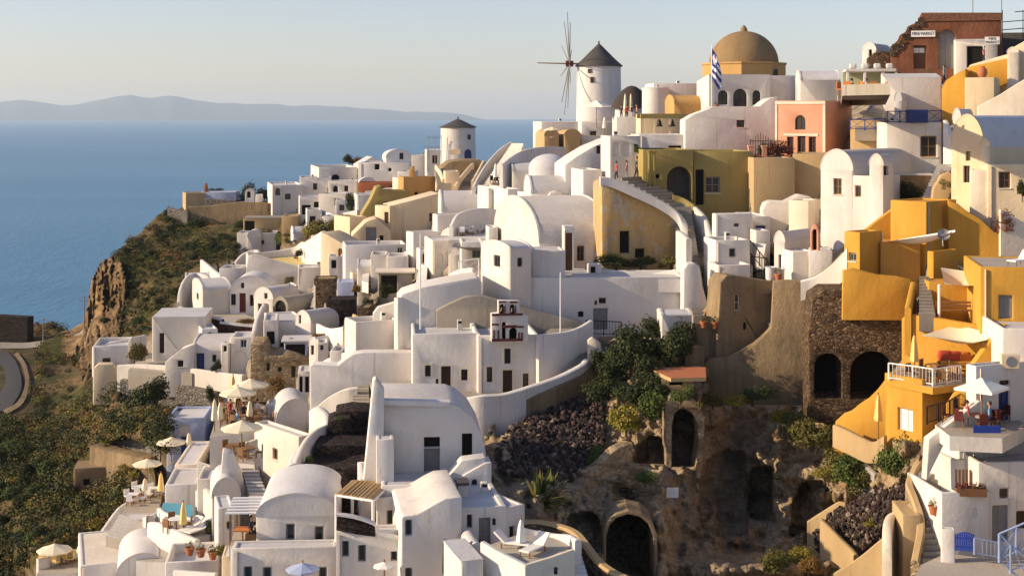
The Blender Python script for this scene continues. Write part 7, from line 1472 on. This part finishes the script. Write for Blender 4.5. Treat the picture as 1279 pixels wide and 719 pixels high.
# ================================================================= vegetation
def bush_mesh(seed, n=2600, leaf=.10, lumps=9):
    rng = random.Random(seed); mb = MB()
    for i in range(lumps):
        a = rng.uniform(0, 6.28); r = rng.uniform(.15, .55) if i else 0; c = Vector((math.cos(a) * r, math.sin(a) * r, .25 + rng.uniform(-.15, .4)))
        leafball(mb, c, rng.uniform(.40, .62), rng.uniform(.34, .52), n // lumps, leaf, rng)
    return mb
BUSH = {}
def bush(label, px, py, wpx, hpx, m, dy=0., Y=None, name='bush', cat='bush', group=None, seed=0, stem=True):
    """a shrub as wide and high in the photo as wpx, hpx, its foot at (px, py)"""
    key = (m, seed % 3); Y = (D(px, py) if Y is None else Y) + dy; p = P(px, py, Y); k = Y / F; sx = wpx * k / 1.7; sz = hpx * k / 1.1
    root = empty(name, p, 0, label, cat, group)
    if key not in BUSH:
        ob = bush_mesh(11 + seed % 3 * 7 + len(BUSH)).build('foliage', m, root, weld=False); BUSH[key] = ob.data
    else: ob = bpy.data.objects.new('foliage', BUSH[key]); COL.objects.link(ob); ob.parent = root
    ob.scale = (sx, sx, sz); ob.rotation_euler = (0, 0, seed * 1.3)
    if stem: mb = MB(); mb.tube((0, 0, -.4), (0, 0, sz * .5), .06 * max(.6, sx), .03, 6); mb.build('stem', 'bark', root)
    return root
BL = [
 ('large dark shrub under the long house railing', 800, 448, 76, 52, 'leaf_dark', 101), ('dark shrub spilling below the church yard steps', 768, 478, 60, 42, 'leaf_dark', 97),
 ('dense dark shrub beside the round topped white box', 838, 452, 60, 48, 'leaf_dark', 100), ('dark shrub between the stained wall and the black rubble', 745, 498, 50, 32, 'leaf_dark', 95.5),
 ('dark leafy shrub above the terracotta slab', 812, 478, 58, 44, 'leaf_dark', 95), ('low dark bush on the bank over the yellow flowering shrub', 790, 500, 60, 30, 'leaf_dark', 94),
 ('bright yellow green flowering shrub on the rubble bank', 782, 538, 56, 40, 'leaf_yellow', 91), ('fresh green shrub right of the yellow flowering one', 818, 520, 46, 40, 'leaf_green', 91.6),
 ('green shrub on top of the ruined doorway', 850, 502, 34, 26, 'leaf_green', 90), ('small green tuft at the right rim of the rubble field', 746, 580, 26, 32, 'leaf_green', 88.6),
 ('yellowish grass tuft on the rock above the courtyard', 915, 505, 40, 16, 'leaf_yellow', 94), ('dark shrub under the curved tan wall', 940, 500, 60, 22, 'leaf_dark', 95), 
 ('green shrub on the rock below the black archway', 988, 540, 46, 34, 'leaf_green', 95), ('yellow green shrub beside the dark archway foot', 975, 528, 30, 22, 'leaf_yellow', 96),
 ('olive green shrub left of the sunken garden', 1020, 560, 60, 36, 'leaf_olive', 92), ('dark green bush hanging under the cream parapet', 1062, 598, 56, 44, 'leaf_green', 87), ('leafy green bush by the cave mouth at right', 1075, 612, 50, 40, 'leaf_olive', 86.5),
 ('big round dark green bush below the saffron block', 1122, 596, 62, 62, 'leaf_green', 83.5), ('dark lower bush beside the winding sandstone wall', 1136, 606, 40, 44, 'leaf_dark', 82),
 ('yellow tuft at the foot of the rock courtyard', 998, 700, 40, 24, 'leaf_yellow', 83), ('green shrub at the bottom under the rock ledge', 970, 712, 50, 28, 'leaf_olive', 81.5), ('dry bush at the bottom edge beside the pale stones', 1010, 716, 40, 24, 'leaf_rust', 81),
 ('green grass tuft on the fallen masonry', 806, 600, 40, 14, 'leaf_green', 86.6), ('green plant at the edge of the rubble bank', 1092, 655, 30, 14, 'leaf_yellow', 84),
 ('dark hedge in the sunken court behind the long house', 770, 333, 60, 18, 'leaf_dark', 115.5), ('green shrub in the court corner beside the stained wall', 838, 333, 36, 20, 'leaf_olive', 115), ('dark ivy patch at the foot of the stained wall', 800, 332, 46, 14, 'leaf_dark', 115.8),
 ('dense black green shrub in the gully left of the tan store', 846, 440, 44, 50, 'leaf_dark', 103), ('deep green shrub between railing and gully', 818, 424, 50, 34, 'leaf_dark', 105), ('dark sprawling shrub in the middle of the gully', 786, 462, 70, 50, 'leaf_dark', 99), ('dark shrub hiding the foot of the stained wall end', 756, 462, 40, 34, 'leaf_dark', 100), ('lower dark shrub above the yellow flowering one', 812, 502, 70, 44, 'leaf_dark', 93.5), ('wide dark shrub under the tan step block', 846, 486, 40, 40, 'leaf_dark', 97.5), ('olive bush among the grass above the courtyard rock', 890, 508, 40, 22, 'leaf_olive', 96), ('green tuft row on the bank under the tan wall', 1005, 548, 50, 36, 'leaf_olive', 93), ('tangled olive bush left of the cave at right', 1048, 590, 50, 36, 'leaf_olive', 89), ('yellow grass tuft over the right cave', 1030, 596, 36, 16, 'leaf_yellow', 88.6),
 ('purple red leafed shrub on the terrace left of the pink house', 972, 196, 34, 26, 'leaf_red', 128), ('dark green shrub behind the iron gate', 958, 196, 26, 22, 'leaf_dark', 129.5),
 ('dark creeper under the slab beside the lit chapel', 1136, 252, 44, 34, 'leaf_dark', 113.4), ('green potted shrub on the stairs beside the cream house', 1182, 236, 20, 16, 'leaf_green', 106), ('bushy green plant at the tan boulder wall', 1192, 256, 26, 20, 'leaf_dark', 104.5),
 ('dark red bougainvillea at the cream wing wall', 1258, 292, 34, 36, 'leaf_red', 97.5), ('dark vine hanging at the right edge of the cream wing', 1277, 245, 18, 26, 'leaf_dark', 98),
 ('small olive bush by the drain pipes of the olive house', 798, 192, 14, 12, 'leaf_green', 126), ('small dark palm like plant on the canopy court wall', 482, 372, 22, 24, 'leaf_dark', 140.5), ('low green hedge along the canopy court', 502, 378, 40, 12, 'leaf_olive', 139), ('dark bush hanging over the lava block', 462, 392, 20, 26, 'leaf_dark', 139.5),
 ('rust coloured bush beside the blue washed block', 446, 366, 14, 14, 'leaf_rust', 151), ('bush at the wall beside the second arched house', 362, 354, 16, 12, 'leaf_olive', 166), ('dark plant on the yellow terrace', 372, 322, 14, 14, 'leaf_dark', 187),
 ('green creeper on the slope below the spur pavilion', 352, 306, 30, 22, 'leaf_green', 226), ('tall green shrub column left of the cream cube', 437, 262, 16, 26, 'leaf_dark', 214), ('olive bush beside the cream cube balcony', 408, 290, 46, 20, 'leaf_olive', 200), ('yellow olive scrub patch above the yellow terrace', 392, 296, 40, 18, 'leaf_yellow', 206),
 ('round dark tree like bush on the spur beside the tiny chapel', 309, 251, 28, 28, 'leaf_dark', 259), ('long dark hedge behind the tiny chapel', 330, 251, 34, 20, 'leaf_dark', 260), ('low dark bush on the spur skyline', 268, 243, 26, 10, 'leaf_dark', 263),
 ('round dark tree on the skyline above the far white houses', 436, 204, 20, 14, 'leaf_dark', 276), ('brown scrub on the skyline ridge', 452, 206, 26, 12, 'leaf_rust', 280), ('dark bush below the skyline house', 470, 246, 18, 18, 'leaf_dark', 230), ('dark hedge under the bluish far house', 490, 244, 30, 14, 'leaf_dark', 229),
 ('flowering bush in the left terrace court', 168, 450, 26, 26, 'leaf_olive', 150), ('reddish bush in the left terrace court', 178, 446, 18, 20, 'leaf_rust', 151), ('dark bush hanging on the long boundary wall', 196, 500, 46, 38, 'leaf_dark', 140), ('dark dense shrub below the boundary wall', 170, 520, 60, 44, 'leaf_dark', 139), ('dark shrub under the grey stone base', 190, 530, 54, 30, 'leaf_dark', 136), ('small dark tree at the blue house corner', 263, 500, 16, 24, 'leaf_dark', 128),
 ('small bush by the lit gable house', 251, 392, 12, 8, 'leaf_olive', 168), ('potted bush behind the lava retaining wall', 306, 404, 30, 8, 'leaf_rust', 156), ('dark bush beside the white court shutters', 270, 462, 18, 16, 'leaf_dark', 144),
 ('dark red bush by the stone house foot', 340, 488, 30, 22, 'leaf_rust', 128), ('green shrub on the parasol terrace wall', 362, 508, 26, 18, 'leaf_green', 118), ('green bush beside the vaulted gold roof', 325, 558, 24, 14, 'leaf_olive', 108), ('dark planting on the second lava terrace', 430, 526, 24, 8, 'leaf_green', 95), ('green plant on the lowest lava terrace', 385, 582, 14, 18, 'leaf_green', 89),
 ('round clipped bush on the lounge deck', 262, 664, 22, 18, 'leaf_dark', 93), ('ball shaped potted bush at the bottom stair', 275, 694, 14, 18, 'leaf_olive', 85), ('plant in front of the lava court on vault roofs', 400, 424, 30, 10, 'leaf_rust', 134), ('green bush on the roof by the slit window house', 360, 430, 16, 10, 'leaf_olive', 137)]
for i, (lb, x, y, w_, h_, m_, Y_) in enumerate(BL): bush(lb, x, y, w_, h_, m_, Y=Y_, seed=i)
rb = random.Random(31); k_ = 0
while k_ < 34:
    x, y = rb.uniform(-5, 175), rb.uniform(560, 715)
    if not inpoly(x, y, WILD) or carve([(x, y)], [0])[0] > 0 or carve([(x, y - 14)], [0])[0] > 0: continue
    bush('round dark green shrub among the dry scrub of the lower left slope', x, y, rb.uniform(18, 34), rb.uniform(14, 24), 'leaf_dark' if k_ % 3 else 'leaf_green', dy=-.3, seed=k_, group='round shrubs on the lower left slope', stem=False); k_ += 1
k_ = 0
while k_ < 30:
    x, y = rb.uniform(118, 330), rb.uniform(258, 420)
    if not inpoly(x, y, WILD) or y < skyline(x) + 1 or carve([(x, y)], [0])[0] > 0: continue
    bush('dark wind clipped shrub on the steep slope above the cliff', x, y, rb.uniform(12, 24), rb.uniform(8, 14), 'leaf_dark', dy=-.3, seed=k_, group='shrubs on the cliff slope', stem=False); k_ += 1
# agave
def agave(label, px, py, Y, R_, n=46):
    rng = random.Random(5); p = P(px, py, Y); rt = empty('agave', p, 0, label, 'agave'); 
    for i in range(n):
        a = rng.uniform(0, 6.28); el = rng.uniform(.25, 1.45); L_ = R_ * rng.uniform(.75, 1.1); d = Vector((math.cos(a) * math.cos(el), math.sin(a) * math.cos(el), math.sin(el))); s = Vector((-math.sin(a), math.cos(a), 0)); mb = MB(); pr = None
        for k in range(5):
            t = k / 4; c = d * L_ * t - Vector((0, 0, .35 * L_ * t * t * math.cos(el))) + Vector((0, 0, .2)); w = .085 * R_ * (1 - t) ** .6 * (1.1 if t else .8)
            cur = (c - s * w, c - Vector((0, 0, w * .5)), c + s * w)
            if pr: mb.quad(pr[0], pr[1], cur[1], cur[0]); mb.quad(pr[1], pr[2], cur[2], cur[1])
            pr = cur
        mb.build('leaf', 'leaf_green' if i % 3 else 'leaf_olive', rt, weld=False)
agave('large spiky agave beside the white curved roof', 672, 636, 81.5, 2.3)
agave('second spiky agave nearer the black rubble', 686, 622, 83, 1.7, 30)
# scrub on the wild slopes
rng = random.Random(21); mb = MB(); pts = []
while len(pts) < 4300:
    x, y = rng.uniform(-160, 420), 240 + 560 * rng.random()
    if not inpoly(x, y, WILD) or y < skyline(x) + 2: continue
    if x < 44 and 424 < y < 524: continue
    if 84 < x < 152 and 326 < y < 446: continue
    if 60 < x < 118 and 455 < y < 505 and rng.random() < .85: continue
    pts.append((x, y))
nd_ = carve(pts, np.zeros(len(pts)))
for (x, y), Y, nq in zip(pts, D.many(pts), nd_):
    if nq > 0: continue
    f = noise.noise(Vector((x * .020, y * .028, 3))); dense = noise.noise(Vector((x * .016, y * .022, 11)))
    far_ = y < 430 and x > 100
    if dense < -.12 and not far_ and rng.random() < .6: continue
    if dense < -.3 and far_ and rng.random() < .4: continue
    big = rng.random() < .26; r = rng.uniform(1.2, 2.0) if big else rng.uniform(.45, 1.0); q = rng.random()
    if far_: mi = 0 if q < .62 else (1 if q < .85 else (2 if f > 0 else 3 if q > .95 else 1))
    else: mi = (0 if q < .7 else 1) if big or f > .10 else ((1 if q < .55 else 3) if f > -.10 else (2 if q < .6 else 1 if q < .85 else 3))
    p = P(x, y, Y); p.z += r * .15; leafball(mb, p, r, r * (.85 if big else .6), int(60 + 75 * r), .15 + .05 * r, rng, mi)
tag(mb.build('scrub', ['leaf_dark', 'leaf_olive', 'leaf_rust', 'leaf_yellow'], weld=False), kind='stuff')
# ------------------------------------------------------------------ ground
pxs = list(np.arange(-380, 1560, 7.0)); NR, NB = 120, 9
grid = []; tp = []
for x in pxs:
    s = skyline(x)
    for k in range(NR): tp.append((x, 900 + (s - 900) * (k / (NR - 1)) ** .8))
dv = carve(tp, D.many(tp)); cover = []; verts = []; it = iter(zip(tp, dv))
for x in pxs:
    for k in range(NR):
        (px, py), Y = next(it); wild = inpoly(px, py, WILD); cave = inpoly(px, py, CAVE)
        if cave: Y += 9
        p = P(px, py, Y)
        n1 = noise.fractal(Vector((p.x * .09, p.y * .09, 3)), 1, 2, 5)
        if wild:
            cl = 1 if (88 < px < 150 and 325 < py < 445) else 0
            p.z += (n1 * 1.1 - .25) * (0 if px < 50 and 410 < py < 530 else 1); p.y += (noise.noise(Vector((p.x * .25, p.z * .12, 7))) * 4.0 + noise.noise(Vector((p.x * .7, p.z * .4, 9))) * 1.6) * (cl or .15)
        else: p.z -= (1.15 if py < 420 else 1.15 + min(1.0, (py - 420) / 90)) - n1 * .15
        verts.append(p); cover.append((0. if wild or cave else 1., 1. if wild and py > 200 else 0., 1. if cave or (wild and 80 < px < 152 and 322 < py < 452) else 0., 1.))
    q = verts[-1].copy(); cliff = x < 440; wv = cover[-1]
    for k in range(1, NB + 1):
        if cliff: r = Vector((q.x - k * 2.0 * (1 if x > 95 else 0), q.y + k * 5, q.z - (4.5 * k + 1.6 * k * k) + 2 * noise.noise(Vector((x * .1, k, 2)))))
        else: r = Vector((q.x * (1 + .02 * k), q.y + 9 * k, q.z - .5 * k - .32 * k * k))
        verts.append(r); cover.append(wv)
M_ = NR + NB; fs = []
for i in range(len(pxs) - 1):
    for k in range(M_ - 1): a = i * M_ + k; fs.append((a, a + M_, a + M_ + 1, a + 1))
me = bpy.data.meshes.new('ground'); me.from_pydata(verts, [], fs); at_ = me.color_attributes.new('cover', 'FLOAT_COLOR', 'POINT')
at_.data.foreach_set('color', [c for q in cover for c in q]); me.polygons.foreach_set('use_smooth', [True] * len(me.polygons))
m, nt, b = newmat('ground'); v = coords(nt)
at = nd(nt, 'ShaderNodeAttribute', attribute_name='cover'); sp = nt.nodes.new('ShaderNodeSeparateColor'); nt.links.new(at.outputs['Color'], sp.inputs[0])
n1 = noisef(nt, v, .12, 5, .65); n2 = noisef(nt, v, 1.1, 6, .7); n3 = noisef(nt, coords(nt, (1, 1, .35)), .55, 6, .7)
soil = ramp(nt, n2, [(.3, (.055, .038, .020)), (.5, (.13, .085, .042)), (.72, (.22, .15, .075))])
grass = ramp(nt, n2, [(.3, (.022, .026, .009)), (.55, (.06, .058, .018)), (.75, (.12, .10, .028))])
wild = mixc(nt, ramp(nt, n1, [(.42, (0, 0, 0)), (.58, (1, 1, 1))]), grass, soil)
town = ramp(nt, n2, [(.3, (.15, .115, .08)), (.52, (.28, .23, .17)), (.72, (.44, .39, .32))])
rock = ramp(nt, n3, [(.28, (.075, .045, .022)), (.46, (.20, .13, .065)), (.6, (.33, .22, .11)), (.75, (.14, .095, .055))])
c = mixc(nt, sp.outputs[0], wild, town); c = mixc(nt, sp.outputs[2], c, rock)
nt.links.new(c, b.inputs['Base Color']); b.inputs['Roughness'].default_value = 1; b.inputs['Specular IOR Level'].default_value = .1
bump(nt, b, n2, .5, .12); MAT['ground'] = m
me.materials.append(m); go = bpy.data.objects.new('ground', me); COL.objects.link(go); tag(go, kind='structure')
